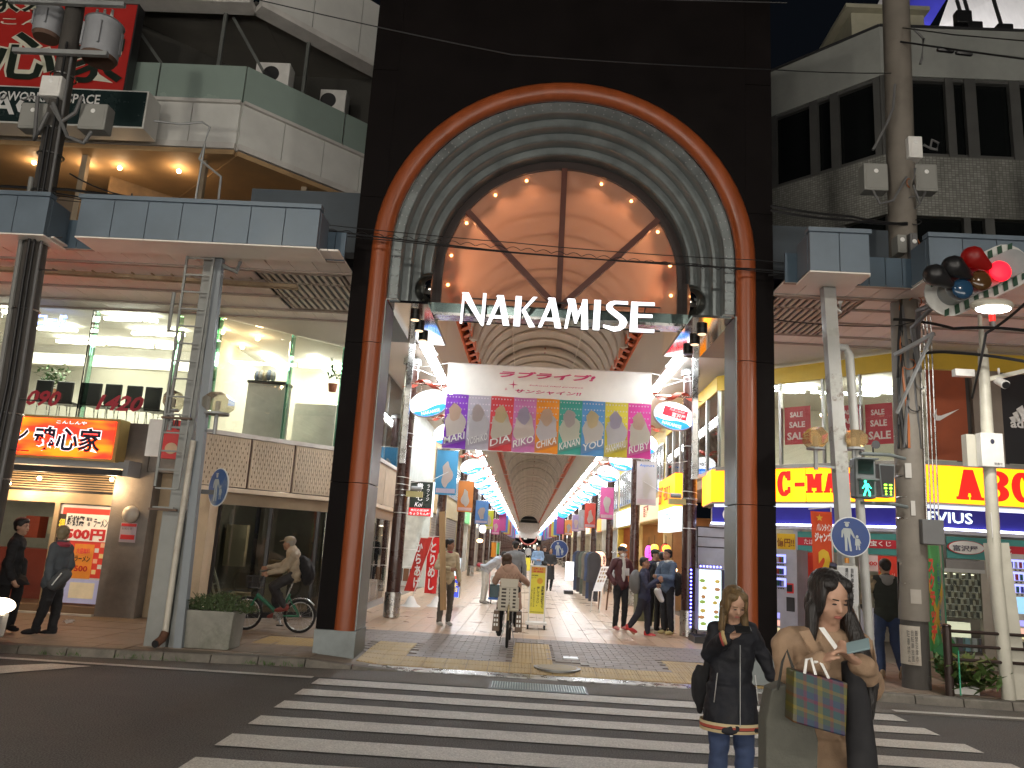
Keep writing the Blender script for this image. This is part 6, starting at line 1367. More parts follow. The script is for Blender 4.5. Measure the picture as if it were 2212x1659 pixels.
for a,b,c,d,Y,lab in ((970,503,998,592,31,'small yellow wheeled notice further down the arcade'),(952,505,972,570,36,'pale yellow notice standing furthest down the arcade')):
 p,q=at(*A6(a,b),Y),at(*A6(c,d),Y);t=T('notice_stand',lab,'notice stand',(p.x,Y,.1));box('panel',(p.x,Y,q.z),(q.x,Y+.03,p.z),ylw,t);
 for x in (p.x,q.x-.03): box('leg',(x,Y,.12),(x+.03,Y+.03,q.z),white,t)
def discsign(lab,c,r,tilt=0,post=None,dirty=False):
 t=T('road_sign',lab,'road sign',c);n=40;c=V(c);cr_,sr_=math.cos(tilt),math.sin(tilt);rv_=V((cr_,sr_,0))
 circ=[(math.cos(2*math.pi*i/n),math.sin(2*math.pi*i/n)) for i in range(n)];U=V((0,0,1));nn_=rv_.cross(U)
 MB().prism(circ,c,rv_*r,U*r,.012).build('plate_rim',mat('rim_white',(.6,.62,.62),.4),t)
 MB().prism(circ,c+nn_*.003,rv_*r*.95,U*r*.95,.002).build('blue_disc',mat('sign_blue_worn' if dirty else 'sign_blue',(.010,.04,.17) if not dirty else (.035,.09,.24),.4,var=.25 if dirty else .08,scale=4,stain=.5 if dirty else 0,dirt=(.42,.40,.22)),t)
 fig=MB();o=c+nn_*.006
 def poly(pts): fig.quad(*[o+rv_*r*a+U*r*b for a,b in pts])
 fig.quad(*[o+rv_*r*(-.18+.1*math.cos(k*math.pi/6))+U*r*(.60+.12*math.sin(k*math.pi/6)) for k in range(12)]);poly([(-.34,.68),(-.02,.68),(-.06,.74),(-.30,.74)])
 poly([(-.36,.42),(0,.42),(.02,.3),(-.04,-.05),(-.32,-.05),(-.38,.3)]);poly([(-.36,.42),(-.46,.28),(-.48,-.05),(-.40,-.05),(-.36,.2)]);poly([(0,.42),(.08,.3),(.22,-.02),(.16,-.08),(-.02,.2)])
 poly([(-.32,-.05),(-.18,-.05),(-.18,-.72),(-.30,-.72)]);poly([(-.16,-.05),(-.04,-.05),(.04,-.72),(-.06,-.72)])
 fig.quad(*[o+rv_*r*(.32+.07*math.cos(k*math.pi/6))+U*r*(.02+.08*math.sin(k*math.pi/6)) for k in range(12)]);poly([(.22,-.08),(.42,-.08),(.46,-.42),(.20,-.42)]);poly([(.25,-.42),(.32,-.42),(.31,-.64),(.24,-.64)]);poly([(.36,-.42),(.42,-.42),(.46,-.64),(.38,-.64)]);poly([(.22,-.08),(.14,.02),(.18,.06),(.28,-.1)]);poly([(.42,-.08),(.52,-.3),(.48,-.32),(.40,-.16)])
 fig.build('walking_figures',mat('fig_white',(.34,.37,.37),.5),t)
 return t
c=at(*A6(1195,446),38);discsign('small blue pedestrian road sign down the right side of the arcade',(c.x,38,c.z),.42)
ct=T('hand_cart','blue platform cart with a dark crate pushed by the bent man','cart',(-1.15,22.5,.1));a,b=at(*A6(722,745),22.5),at(*A6(792,765),22.5)
box('platform',(a.x,22.3,.22),(b.x+.05,23.0,.27),mat('cart_blue',(.03,.10,.35),.5),ct);box('crate',(a.x+.02,22.35,.28),(b.x,22.9,.62),mat('crate_dark',(.03,.06,.07),.5),ct);box('box',(a.x+.05,22.4,.63),(b.x-.1,22.8,.85),mat('box_white',(.6,.6,.56),.6),ct)
for x in (a.x+.06,b.x-.03): MB().cyl((x,22.4,.155),(x+.03,22.4,.155),.055,n=12).build('wheel',black,ct)
MB().tube([(a.x,22.8,.27),(a.x-.02,22.9,1.0),(b.x,22.9,1.0),(b.x,22.8,.27)],.012,6).build('handle',mat('cart_red',(.4,.03,.03),.5),ct)
# ================= left pavement furniture =================
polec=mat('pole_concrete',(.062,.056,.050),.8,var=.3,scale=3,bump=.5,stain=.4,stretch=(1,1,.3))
def bandm(t,c,r,n_='band'): MB().torus(c,r,.012,(0,0,1),n=20,k=6).build(n_,steel,t)
up=T('utility_pole','leaning concrete utility pole at the left edge in front of the ramen shop','utility pole',(-7.1,10.45,.1))
yP=10.62;c1,c2=at(-8,1180,yP),at(31,841,yP);c3,c4=at(83,494,yP),at(162,20,yP)
pl_=[V((c2.x-.05,yP,.1)),V((c2.x,yP,c2.z)),V((c3.x,yP,c3.z)),V((c4.x,yP,c4.z)),V((c4.x-.06,yP,c4.z+1))]
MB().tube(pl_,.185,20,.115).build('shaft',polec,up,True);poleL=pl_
def onp(z):
 for a,b in zip(poleL,poleL[1:]):
  if a.z <= z <= b.z: return a+(b-a)*((z-a.z)/(b.z-a.z))
 return poleL[-1]
for z in (1.2,2.2,3.1,4.6,5.6,6.4,7.0,7.4,8.3): c=onp(z);bandm(up,c,.175)
colg2=mat('conduit_dull',(.20,.20,.19),.6);gcab=mat('cable_grey',(.12,.12,.12),.6);bcab=mat('cable_black',(.008,.008,.009),.5)
for k,(dx,dy,r_) in enumerate(((-.16,-.1,.035),(-.19,.05,.03),(.15,-.12,.022),(.02,-.19,.02),(.08,-.17,.018))):
 m_=(colg2,gcab,gcab,bcab,bcab)[k];z1=(6.6,8.0,8.6,7.4,8.8)[k];MB().tube([onp(z)+V((dx,dy,0)) for z in (.3,2,3.5,5,z1)],r_,8).build('conduit',m_,up,True)
MB().tube([onp(z)+V((-.12,-.15,0)) for z in (.3,1.4,2.5)],.06,10).build('lower_guard',mat('guard_white',(.5,.5,.47),.5),up,True)
for px,py,zl in ((120,250,1),(100,1010,2)): pass
for z in (2.6,3.3,5.2,5.7): c=onp(z);MB().cyl(c+V((.1,-.05,0)),c+V((.42,-.08,0)),.01,n=6).build('step_bolt',dark,up)
def boxon(name,lab,cat,f,a,b,c,d,Y,m,dep=.22,bev=.015,extra=None):
 p,q=at(*f(a,b),Y),at(*f(c,d),Y);t=T(name,lab,cat,(p.x,Y,q.z));MB().box((p.x,Y,q.z),(q.x,Y+dep,p.z)).build('casing',m,t,bev=bev)
 MB().box((p.x+.03,Y-.008,q.z+.03),(q.x-.03,Y+.002,p.z-.03)).build('door',m,t,bev=.005);MB().ell(((p.x+q.x)/2,Y-.01,p.z-(p.z-q.z)*.3),(.035,.01,.035)).build('knob',whitep,t);return t
boxm=mat('box_grey',(.25,.25,.23),.6,var=.08);
boxon('equipment_box','grey equipment box on the left pole, lowest on its right side','equipment box',Z1,505,640,645,805,10.5,boxm);boxon('equipment_box','grey equipment box on the left pole, lowest on its left side','equipment box',Z1,135,635,265,800,10.5,boxm);boxon('equipment_box','smaller pale box at mid height on the left pole, above the two larger boxes','equipment box',Z1,260,465,365,595,10.4,white)
def transformer(lab,Y,a,b,c,d):
 p,q=at(*Z1(a,b),Y),at(*Z1(c,d),Y);cx=(p.x+q.x)/2;r_=(q.x-p.x)/2;z0,z1=q.z,p.z;t=T('transformer',lab,'transformer',(cx,Y,z0))
 MB().cyl((cx,Y,z0),(cx,Y,z1),r_*.92,n=28).build('tank',mat('transformer_grey',(.30,.31,.33),.5),t,True);MB().cyl((cx,Y,z1),(cx,Y,z1+.05),r_,r_*.8,n=28).build('lid',mat('lid_grey',(.28,.29,.31),.5),t,True)
 MB().cyl((cx,Y,z0-.06),(cx,Y,z0),r_*.8,r_*.9,n=28).build('bottom',mat('rust_brown',(.12,.07,.05),.8),t,True)
 for k in range(5): a_=k*1.2+.3;MB().box((cx+r_*.92*math.cos(a_)-.015,Y+r_*.92*math.sin(a_)-.03,z0+.1),(cx+r_*.92*math.cos(a_)+.015,Y+r_*.92*math.sin(a_)+.03,z1-.1)).build('fin',_MC['transformer_grey'],t)
 for k in range(3): MB().cyl((cx-.12+.12*k,Y-.06,z1+.04),(cx-.12+.12*k,Y-.06,z1+.22),.03,.02,n=10).build('insulator',mat('insulator',(.5,.5,.48),.2),t)
 return t
transformer('large grey cylindrical transformer hanging right of the left utility pole',10.7,540,150,730,365);transformer('smaller grey transformer hanging left of the left utility pole',10.9,235,60,375,225)
MB().bar(onp(8.6)+V((-.7,-.2,0)),onp(8.6)+V((.75,-.2,.0)),.07).build('cross_arm',grey,up);MB().bar(onp(9.45)+V((-.9,-.2,0)),onp(9.45)+V((.9,-.2,.0)),.07).build('cross_arm',grey,up)
for pts in ([(235,600),(215,870),(300,700)],[(330,640),(420,850),(520,890),(570,820)],[(320,660),(380,760),(470,700),(510,600)]):
 P_=[at(*Z1(*p_),10.4) for p_ in pts];Q_=[]
 for i in range(len(P_)-1):
  for u_ in (0,.33,.66): Q_.append(P_[i]*(1-u_)+P_[i+1]*u_)
 Q_.append(P_[-1]);MB().tube(Q_,.028,7).build('cable_loop',gcab,up,True)
lc=T('ladder_column','pale grey steel column with caged ladder and rusty drain pipe on the left pavement','column',(-4.85,10.95,.1))
colg=mat('column_grey',(.23,.24,.23),.5,.1,var=.12,stain=.25,dirt=(.18,.10,.05));top_=at(451,515,10.95).z
xb0,xb1=gz(*Z3(850,1410),.1).x,gz(*Z3(925,1415),.1).x
bx0=-5.09;MB().box((bx0,10.95,.1),(bx0+.30,11.2,1.9)).build('base_casing',colg,lc,bev=.01);MB().box((bx0+.06,10.98,1.9),(bx0+.26,11.18,top_)).build('shaft',colg,lc,bev=.01)
MB().box((bx0+.33,10.98,.1),(bx0+.41,11.12,1.9)).build('side_post',colg,lc);pipe=mat('pipe_cream',(.5,.47,.4),.5,stain=.5,dirt=(.2,.1,.05),scale=4)
MB().tube([(bx0+.30,10.9,.28),(bx0+.30,10.9,1.6),(bx0+.32,10.9,2.9)],.04,12).build('drain_pipe',pipe,lc,True);MB().tube([(bx0+.30,10.9,.3),(bx0+.29,10.86,.22),(bx0+.27,10.74,.17)],.055,12).build('rusty_elbow',mat('rust',(.10,.045,.025),.9,var=.4),lc,True)
MB().cyl((bx0+.265,10.735,.168),(bx0+.262,10.72,.166),.05,n=12).build('pipe_mouth',black,lc)
la,lb_=at(*Z2(1030,1160),10.85),at(*Z1(1215,1250),10.85);ra,rb_2=at(*Z2(1170,1180),10.85),at(*Z1(1385,1265),10.85)
topl,topr=lb_,rb_2;MB().bar(la+V((0,0,-1.0)),topl,.03).build('ladder_rail',colg,lc);MB().bar(ra+V((0,0,-1.0)),topr,.03).build('ladder_rail',colg,lc)
for k in range(18):
 z=1.95+k*.26;u_=lambda A_,B_,z: A_+(B_-A_)*((z-A_.z)/(B_.z-A_.z));a,b=u_(la,topl,z),u_(ra,topr,z);MB().bar(a,b,.022).build('rung',colg,lc)
MB().bar(topl,topl+V((.02,0,.95)),.022).build('hand_loop',grey,lc);a,b,c,d=[at(*Z1(*v_),10.85) for v_ in ((1240,990),(1375,1100),(1360,1240),(1305,790))];MB().tube([a,b,c],.018,6).build('hand_loop',grey,lc);MB().tube([a,d+V((0,0,.0)),at(*Z1(1260,760),10.85),at(*Z1(1120,772),10.85),at(*Z1(960,752),10.85)],.018,6).build('hand_loop',grey,lc)
for z in (1.92,3.2): a=u_(la,topl,z);MB().bar(a,a+V((-.05,.25,0)),.03).build('bracket',dark,lc);MB().bar(a+V((-.05,0,0)),u_(ra,topr,z)+V((.05,0,0)),.05,.03).build('platform_edge',mat('rust_edge',(.12,.08,.06),.8),lc)
p,q=at(*Z2(1065,520),10.9),at(*Z2(1140,640),10.9);MB().tube([p+V((0,0,.3)),p,V((p.x,p.y,q.z)),q,q+V((-.06,0,-1.5))],.028,8).build('vent_pipe',colg,lc,True)
p2=T('sign_column','slim pale grey steel post with worn blue pedestrian sign beside the ladder column','post',(-4.6,11.1,.1));tp=at(*Z2(1370,180),11.0)
MB().bar((-4.62,11.0,.1),(tp.x,11.0,tp.z),.11,.11,up=(0,1,0)).build('shaft',mat('post_bluegrey',(.20,.225,.245),.5,var=.1),p2);MB().tube([(tp.x,11.0,tp.z-.1),(tp.x+.25,11.05,tp.z-.2),(tp.x+.3,11.1,tp.z+.1),(tp.x+.22,11.2,tp.z+.25)],.04,8).build('gooseneck',colg,p2,True)
c=at(*ZB(292,402),10.85);discsign('worn sun faded blue pedestrian sign on the post beside the ladder column',(c.x,10.85,c.z),.265,dirty=True,tilt=rad(-40));MB().box((c.x-.25,10.9,c.z-.1),(c.x,10.98,c.z-.04)).build('clamp',dark,p2)
sb_=T('projecting_sign','small white projecting box sign with red ramen poster behind the ladder column','projecting sign',(-5.6,12,2.6));p,q=at(*Z3(890,75),12.2),at(*Z3(970,300),12.2)
box('cabinet_side',(p.x,12.2,q.z),(q.x,12.26,p.z),white,sb_);p,q=at(*Z3(972,78),12.1),at(*Z3(1040,312),12.1);box('poster_face',(p.x,12.1,q.z),(q.x+.1,12.2,p.z),redp,sb_);MB().ell(((p.x+q.x)/2+.05,12.09,q.z+.16),(.1,.01,.09),14,8).build('bowl_picture',mat('bowl_p',(.6,.4,.25),.5),sb_);text('魂心',(p.x+.03,12.09,q.z+.45),(q.x-p.x+.03,0,0),(0,0,.28),blackp,sb_,bold=.03)
def lampbox(lab,f,a,b,c,d,Y,arm,m,e=0):
 p,q=at(*f(a,b),Y),at(*f(c,d),Y);cx,cz=(p.x+q.x)/2,(p.z+q.z)/2;rx,rz=(q.x-p.x)/2,(p.z-q.z)/2;t=T('lamp_box',lab,'street lamp',(cx,Y,q.z),'clear polygonal lamp boxes on the columns')
 o8=[(math.cos(rad(22.5+45*i))*1.06,math.sin(rad(22.5+45*i))*1.06) for i in range(8)];MB().prism(o8,(cx,Y-.12,cz),(rx,0,0),(0,0,rz),.26).build('acrylic_shade',m,t)
 MB().cyl((cx,Y,cz-rz*.7),(cx,Y,cz+rz*.2),.035,n=12).build('lamp_holder',white,t,True);MB().cyl((cx,Y,q.z-.02),(cx,Y,q.z+.01),rx*.9,n=16).build('base_plate',grey,t);MB().cyl((cx,Y,q.z-.3),(cx,Y,q.z),.03,n=8).build('stem',grey,t);MB().bar((cx,Y,q.z-.25),(arm,Y+.05,q.z-.25),.03).build('arm',grey,t);return t
acr=glass('acrylic',(.92,.9,.82),.05,milk=(.7,.62,.5),milkf=.25)
lampbox('clear unlit lamp box right of the ladder column',Z2,1285,1020,1432,1155,11.0,-4.7,acr);lampbox('clear unlit lamp box left of the ladder column',Z2,1045,1010,1115,1130,11.1,-5.0,acr)
pl2=T('planter','mossy concrete trough planter with low bush at the kerb by the green bicycle','planter',(-4.35,11.3,.1));fl_,fr_=gz(*Z3(1010,1425),.1),gz(*Z3(1395,1440),.1)
x0,x1=fl_.x,fr_.x;y0,y1=11.0,11.5;mb=MB();t_=.04;H_=.50
mb.loft([[V((x0+.03,y0+.03,.1)),V((x1-.03,y0+.03,.1)),V((x1-.03,y1-.03,.1)),V((x0+.03,y1-.03,.1))],[V((x0,y0,H_+.1)),V((x1,y0,H_+.1)),V((x1,y1,H_+.1)),V((x0,y1,H_+.1))],[V((x0+.05,y0+.05,H_+.1)),V((x1-.05,y0+.05,H_+.1)),V((x1-.05,y1-.05,H_+.1)),V((x0+.05,y1-.05,H_+.1))],[V((x0+.05,y0+.05,H_-.0)),V((x1-.05,y0+.05,H_)),V((x1-.05,y1-.05,H_)),V((x0+.05,y1-.05,H_))]])
mb.build('trough',mat('planter_concrete',(.23,.225,.195),.85,var=.2,scale=4,bump=.5,stain=.55,dirt=(.08,.09,.06)),pl2,bev=.012)
bush=MB();rr=random.Random(3)
for i in range(950):
 u_=rr.random();px_=x0+.08+(x1-x0+.1)*u_;hh=.26*(math.sin(math.pi*min(1,u_*1.05))**.6)*(.55+.45*noise.noise(V((px_*4,2,1)))+.3);py_=y0+.05+rr.random()*(y1-y0-.1);z=H_+.08+rr.random()*max(.05,hh)
 c=V((px_+rr.uniform(-.04,.06),py_+rr.uniform(-.1,.05),z));d=V((rr.uniform(-1,1),rr.uniform(-1,1),rr.uniform(-.2,1.2))).normalized()*rr.uniform(.04,.09);s_=d.cross(V((rr.uniform(-1,1),1,.3))).normalized()*.009;bush.add([c,c+d*.5+s_,c+d,c+d*.5-s_],[(0,1,2,3)])
for i in range(40): px_=x0+.1+(x1-x0-.1)*rr.random();c=V((px_,y0+.1+rr.random()*.3,H_+.05));bush.tube([c,c+V((rr.uniform(-.1,.1),rr.uniform(-.1,.05),.14)),c+V((rr.uniform(-.15,.15),rr.uniform(-.12,.05),.26))],.004,4)
bush.build('bush',mat('bush_leaf',(.055,.085,.03),.7,var=.4,scale=10),pl2)
o=MB().ell((0,0,0),1,8,6).build('litter',white);bpy.data.objects.remove(o)
g_=gz(*Z3(400,1290),.12);mb=MB();rr=random.Random(2);mb.v=[g_+V((rr.uniform(-.09,.09),rr.uniform(-.06,.06),rr.uniform(0,.09))) for i in range(14)];mb.f=[(i,(i+3) % 14,(i+7) % 14) for i in range(14)];o=mb.build('litter',whitep);tag(o,'crumpled white paper litter on the left pavement near the standing man','litter')
wd=MB();rr=random.Random(12)
for cx in [-6.1+rr.random()*.5 for k in range(30)]+[-3.6+rr.random()*.8 for k in range(60)]+[-5.2+rr.random()*.9 for k in range(40)]:
 yy=kerby(cx)-.12+rr.uniform(-.02,.03);c=V((cx,yy,.005));d=V((rr.uniform(-.05,.05),rr.uniform(-.05,.01),rr.uniform(.02,.08)));wd.add([c,c+d*.5+V((.006,0,0)),c+d,c+d*.5-V((.006,0,0))],[(0,1,2,3)])
o=wd.build('weeds',mat('weed',(.06,.12,.025),.6));tag(o,'green weeds and moss growing along the foot of the left kerb','weeds',kind='stuff')
# ================= right pavement furniture =================
ur=T('utility_pole','thick concrete utility pole on the right pavement crowded with cables and boxes','utility pole',(5.4,11.45,.1));yR=11.5
b0,b1,b2=gz(1979,1490,.1),at(1955,760,yR),at(1939,10,yR);P_=[V((5.47,yR,.1)),V((at(1962,1040,yR).x,yR,at(1962,1040,yR).z)),V((b1.x,yR,b1.z)),V((b2.x,yR,b2.z)),V((b2.x-.01,yR,b2.z+1))]
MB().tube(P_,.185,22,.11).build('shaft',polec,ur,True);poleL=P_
for z in (1.5,2.4,2.7,3.0,3.6,4.4,5.2,5.9,6.5,7.3,8.1,9.0): bandm(ur,onp(z),.19-.006*z)
MB().tube([onp(z)+V((0,0,0)) for z in (.1,1.0,1.78)],.205,22,.19).build('pale_sleeve',mat('sleeve_pale',(.17,.15,.125),.7,var=.15,stain=.3),ur,True)
rr=random.Random(8);oc=mat('cable_orange',(.35,.10,.02),.5)
for k in range(9):
 a_=rr.uniform(-2.6,-.4);r_=.19;pts=[onp(z)+V((math.cos(a_+.25*math.sin(z*2+k))*(r_-.006*z+.02),math.sin(a_+.25*math.sin(z*2+k))*(r_-.006*z+.02),0)) for z in [3.4+.35*j for j in range(14-k % 4)]];MB().tube(pts,.011+.008*(k % 3),6).build('cable',(bcab,gcab,bcab,oc)[k % 4],ur,True)
for k in range(12): z=4.0+k*.32;MB().torus(onp(z)+V((rr.uniform(-.1,.15),-.2,0)),.06+.05*rr.random(),.008,(rr.uniform(-1,1),1,rr.uniform(-1,1)),n=14,k=5).build('cable_coil',(bcab,gcab,oc)[k % 3],ur)
boxon('equipment_box','grey equipment box on the right utility pole, hanging to its left','equipment box',Z7,755,965,905,1130,11.3,boxm);boxon('equipment_box','grey equipment box on the right utility pole, hanging to its right under the white box','equipment box',Z7,1060,970,1200,1135,11.4,boxm);boxon('equipment_box','small white box high on the right utility pole','equipment box',Z7,1020,805,1110,935,11.2,white,.35)
boxon('equipment_box','narrow grey cabinet strapped on the right utility pole above the signal arm','equipment box',Z7,1030,1380,1085,1560,11.2,gcab);boxon('equipment_box','small pale cabinet beside the narrow grey cabinet on the right utility pole','equipment box',Z7,955,1390,1015,1500,11.15,boxm)
for pts in ([(810,1130),(850,1210),(930,1190),(1010,1050)],[(1060,1000),(1050,1100),(1090,1210),(1120,1140)],[(1110,860),(1150,880),(1160,830),(1200,850),(1190,890),(1150,880)],[(940,500),(930,640),(890,740),(810,890)],[(1050,170),(1110,230),(1100,350),(1090,380)]):
 Q_=[at(*Z7(*v_),11.2) for v_ in pts];MB().tube(Q_,.02,7).build('cable_loop',gcab,ur,True)
for k in range(4): MB().cyl((5.62+.055*k,11.3,2.1),(5.66+.055*k,11.3,5.6-.2*(k % 2)),.011,n=6).build('conduit_rod',steel,ur)
p,q=at(*Z9(1262,330),11.2),at(*Z9(1385,470),11.2);MB().box((p.x,11.2,q.z),(q.x,11.45,p.z)).build('control_box',gcab,ur,bev=.01)
nts=T('pole_notice','worn paper notices with vertical writing wrapped on the lower right utility pole','notice',(5.4,11.25,.6))
def wrap(a,b,c,d,m,txt=None):
 p,q=at(*Z9(a,b),11.28),at(*Z9(c,d),11.28);xc=onp((p.z+q.z)/2).x;R=.207;n=8;rows=[[],[]]
 a0,a1=math.asin(max(-1,min(1,(p.x-xc)/R))),math.asin(max(-1,min(1,(q.x-xc)/R)))
 for i in range(n+1):
  t_=a0+(a1-a0)*i/n;
  for r_,z in ((0,q.z),(1,p.z)): rows[r_].append(V((xc+R*math.sin(t_),yR-R*math.cos(t_),z)))
 MB().loft(rows,cap=False,closed=False).build('paper',m,nts,True)
 if txt:
  for k,s_ in enumerate(txt): text('\n'.join(s_),(p.x+(q.x-p.x)*(.15+.75*k/len(txt)),yR-R-.004,q.z+.05),((q.x-p.x)*.55/len(txt),0,0),(0,0,(p.z-q.z)-.1),blackp,nts)
wrap(1165,900,1262,1115,mat('paper_dirty',(.42,.38,.32),.8,stain=.5,scale=6,dirt=(.12,.06,.04)),['駐車禁止','自転車放置','厳禁沼津市']);wrap(1207,705,1262,785,mat('paper_plain',(.35,.32,.28),.8));wrap(1178,30,1210,110,mat('paper_white',(.45,.43,.4),.8));wrap(1205,232,1230,312,_MC['paper_white'])
wc_=T('steel_column','white rust streaked steel column on the right pavement beside the portal','column',(4.25,11.0,.1));wt_=at(*Z8(925,195),11.0);rustw=mat('rust_white',(.38,.38,.35),.6,var=.2,scale=14,stain=1.0,dirt=(.09,.035,.015))
MB().bar((4.42,11.0,.1),(wt_.x,11.0,wt_.z),.17,.17,up=(0,1,0)).build('shaft',mat('column_white',(.38,.38,.36),.5,var=.1,stain=.3,scale=2.5,dirt=(.25,.14,.07)),wc_)
for z0,z1 in ((3.95,4.35),(4.9,5.02),(3.4,3.6),(2.95,3.25)):
 f0,f1=(z0-.1)/(wt_.z-.1),(z1-.1)/(wt_.z-.1);MB().bar(V((4.42,11.0,.1)).lerp(V((wt_.x,11.0,wt_.z)),f0),V((4.42,11.0,.1)).lerp(V((wt_.x,11.0,wt_.z)),f1),.176,.176,up=(0,1,0)).build('rust_patch',rustw,wc_)
box('cap_box',(wt_.x-.35,10.85,wt_.z),(wt_.x-.1,11.1,wt_.z+.18),grey,wc_);box('top_plate',(wt_.x-.2,10.8,wt_.z),(wt_.x+.3,11.2,wt_.z+.05),white,wc_)
s2=at(*Z8(1060,640),11.05);MB().tube([(4.68,11.05,.1),(s2.x+.02,11.05,s2.z-.05),(s2.x-.03,11.05,s2.z+.06),(wt_.x+.05,11.05,s2.z+.06)],.06,12).build('side_pipe',mat('column_white',(0,0,0)),wc_,True)
MB().tube([at(*Z8(960,345),11),at(*Z8(1010,375),11),at(*Z8(1010,310),11)],.035,8).build('gooseneck',white,wc_,True)
wacr=glass('acrylic_warm',(1,.85,.62),.05,milk=(.9,.65,.35),milkf=.3)
lampbox('amber tinted lamp box left of the rusty white column',Z8,782,1132,912,1272,10.9,4.25,wacr);lampbox('amber tinted lamp box right of the rusty white column',Z8,1020,1150,1172,1275,11.0,4.45,wacr)
c=at(*Z9(880,425),10.7);discsign('clean blue pedestrian sign on the white column behind the woman in beige',(c.x,10.7,c.z),.262)
t,tx,p,q=plate_sign('text_plate','white plate with vertical black writing below the blue sign behind the woman in beige','sign plate',10.75,808,578,925,792,Z9,mat('plate_grey',(.42,.42,.42),.6),.01)
tx('\n'.join('自転車はおりて'),.62,.06,.78,.95,blackp,bold=.02);tx('\n'.join('通行して下さい'),.36,.06,.52,.95,blackp,bold=.02)
c=at(*Z9(860,545),10.78);MB().cyl((c.x-.0,10.78,c.z-.05),(c.x,10.78,c.z+.02),.03,n=8).build('amber_lens',mat('amber',(.6,.25,.03),.3),wc_)
ps=T('pedestrian_signal','pedestrian signal showing a green walking man mounted left of the utility pole','pedestrian signal',(4.5,10.9,2.6));Yp=10.9
p,q=at(*Z8(1105,1325),Yp),at(*Z8(1252,1600),Yp);sgm=mat('signal_grey',(.13,.15,.15),.5);MB().box((p.x,Yp,q.z),(q.x,Yp+.22,p.z)).build('housing',sgm,ps,bev=.03)
h2=(p.z-q.z)/2
for k in range(2):
 z=q.z+h2*k;MB().box((p.x+.04,Yp-.012,z+.05),(q.x-.04,Yp-.001,z+h2-.04)).build('lens_panel',mat('lens_dark',(.01,.03,.025),.15) if k else mat('lens_green_dark',(.0,.05,.035),.2),ps);MB().box((p.x+.02,Yp-.14,z+h2-.04),(q.x-.02,Yp,z+h2-.02)).build('visor',sgm,ps)
cx,cz=(p.x+q.x)/2,q.z+h2*.47;r_=h2*.40;gm=glow('walk_green',(.05,1,.55),4);mb=MB()
def gp(pts): mb.quad(*[V((cx+a*r_,Yp-.02,cz+b*r_)) for a,b in pts])
mb.quad(*[V((cx-.02+.16*r_*math.cos(k*math.pi/6),Yp-.02,cz+r_*.82+.17*r_*math.sin(k*math.pi/6))) for k in range(12)]);gp([(-.22,.6),(.2,.6),(.16,-.05),(-.18,-.05)]);gp([(-.22,.6),(-.5,.15),(-.62,.0),(-.5,-.05),(-.16,.35)]);gp([(.2,.6),(.42,.2),(.58,.1),(.5,0),(.12,.3)]);gp([(-.18,-.05),(.02,-.05),(-.28,-.9),(-.5,-.9)]);gp([(-.02,-.05),(.16,-.05),(.42,-.5),(.4,-.9),(.2,-.9),(.2,-.5)])
mb.build('walking_man',gm,ps)
cd_=T('countdown_display','dark wait display with green dots beside the green walking man','signal display',(4.9,10.95,2.6));p,q=at(*Z8(1262,1370),Yp),at(*Z8(1375,1590),Yp);MB().prism([(0,1),(1,1),(.88,0),(.12,0)],(p.x,Yp,q.z),(q.x-p.x,0,0),(0,0,p.z-q.z),.2).build('housing',sgm,cd_);MB().prism([(.06,.95),(.94,.95),(.83,.06),(.17,.06)],(p.x,Yp-.006,q.z),(q.x-p.x,0,0),(0,0,p.z-q.z),.004).build('screen',black,cd_)
w_=q.x-p.x;h=p.z-q.z;dd=MB();dd.ell((0,0,0),.013,8,6)
grid(dd,'green_dot',glow('dot_green',(.35,1,.05),4),cd_,[(p.x+w_*a,Yp-.012,q.z+h*b) for a,b in ((.30,.36),(.38,.36),(.62,.36),(.70,.36),(.30,.26),(.38,.26),(.62,.26),(.70,.26),(.36,.16),(.66,.16),(.36,.08),(.66,.08))])
for z in (at(*Z8(1200,1300),Yp).z,at(*Z8(1200,1625),Yp).z): MB().tube([(cx-.05,Yp+.1,z),(cx+.4,Yp+.15,z+.01),(5.35,11.3,z)],.025,8).build('signal_arm',sgm,ps,True)
c=at(*Z8(1243,1245),11.0);t=T('speaker_horn','small dark horn speaker on top of the pedestrian signal arm','speaker',c);MB().tube([c+V((0,.12,0)),c+V((0,.04,0)),c],.02,16,.06).build('horn',dark,t,True);MB().cyl(c+V((0,.1,-.15)),c+V((0,.1,0)),.012,n=6).build('stem',dark,t)
tf=T('traffic_light','traffic light glowing red on a green and white striped backboard, top right','traffic light',(6.2,9.6,5.3));Yt=9.6
cR,cA,cB=at(*Z8(2035,120),Yt),at(*Z8(1910,180),Yt),at(*Z8(1790,235),Yt);ax=(cR-cB);ax.y=0;L_=ax.length;ax.normalize();upv=V((-ax.z,0,ax.x));ctr=(cR+cB)/2
facing=V((-.62,-.72,-.30)).normalized();side_=(ax-facing*ax.dot(facing)).normalized();upf=facing.cross(side_)*-1
if upf.z < 0: upf=-upf
def bp(a,b,d=0): return ctr+V((.12,.22,.1))+ax*a+upv*b+V((0,d,0))
pts=[];hl,hr=L_*.5+.22,.30
for k in range(13): a_=rad(-90+15*k);pts.append((hl*.9+hr*math.cos(a_),hr*math.sin(a_)))
for k in range(13): a_=rad(90+15*k);pts.append((-hl*.9+hr*math.cos(a_),hr*math.sin(a_)))
MB().prism(pts,bp(0,0),ax,upv,.02).build('backboard',mat('board_white',(.55,.55,.52),.5),tf)
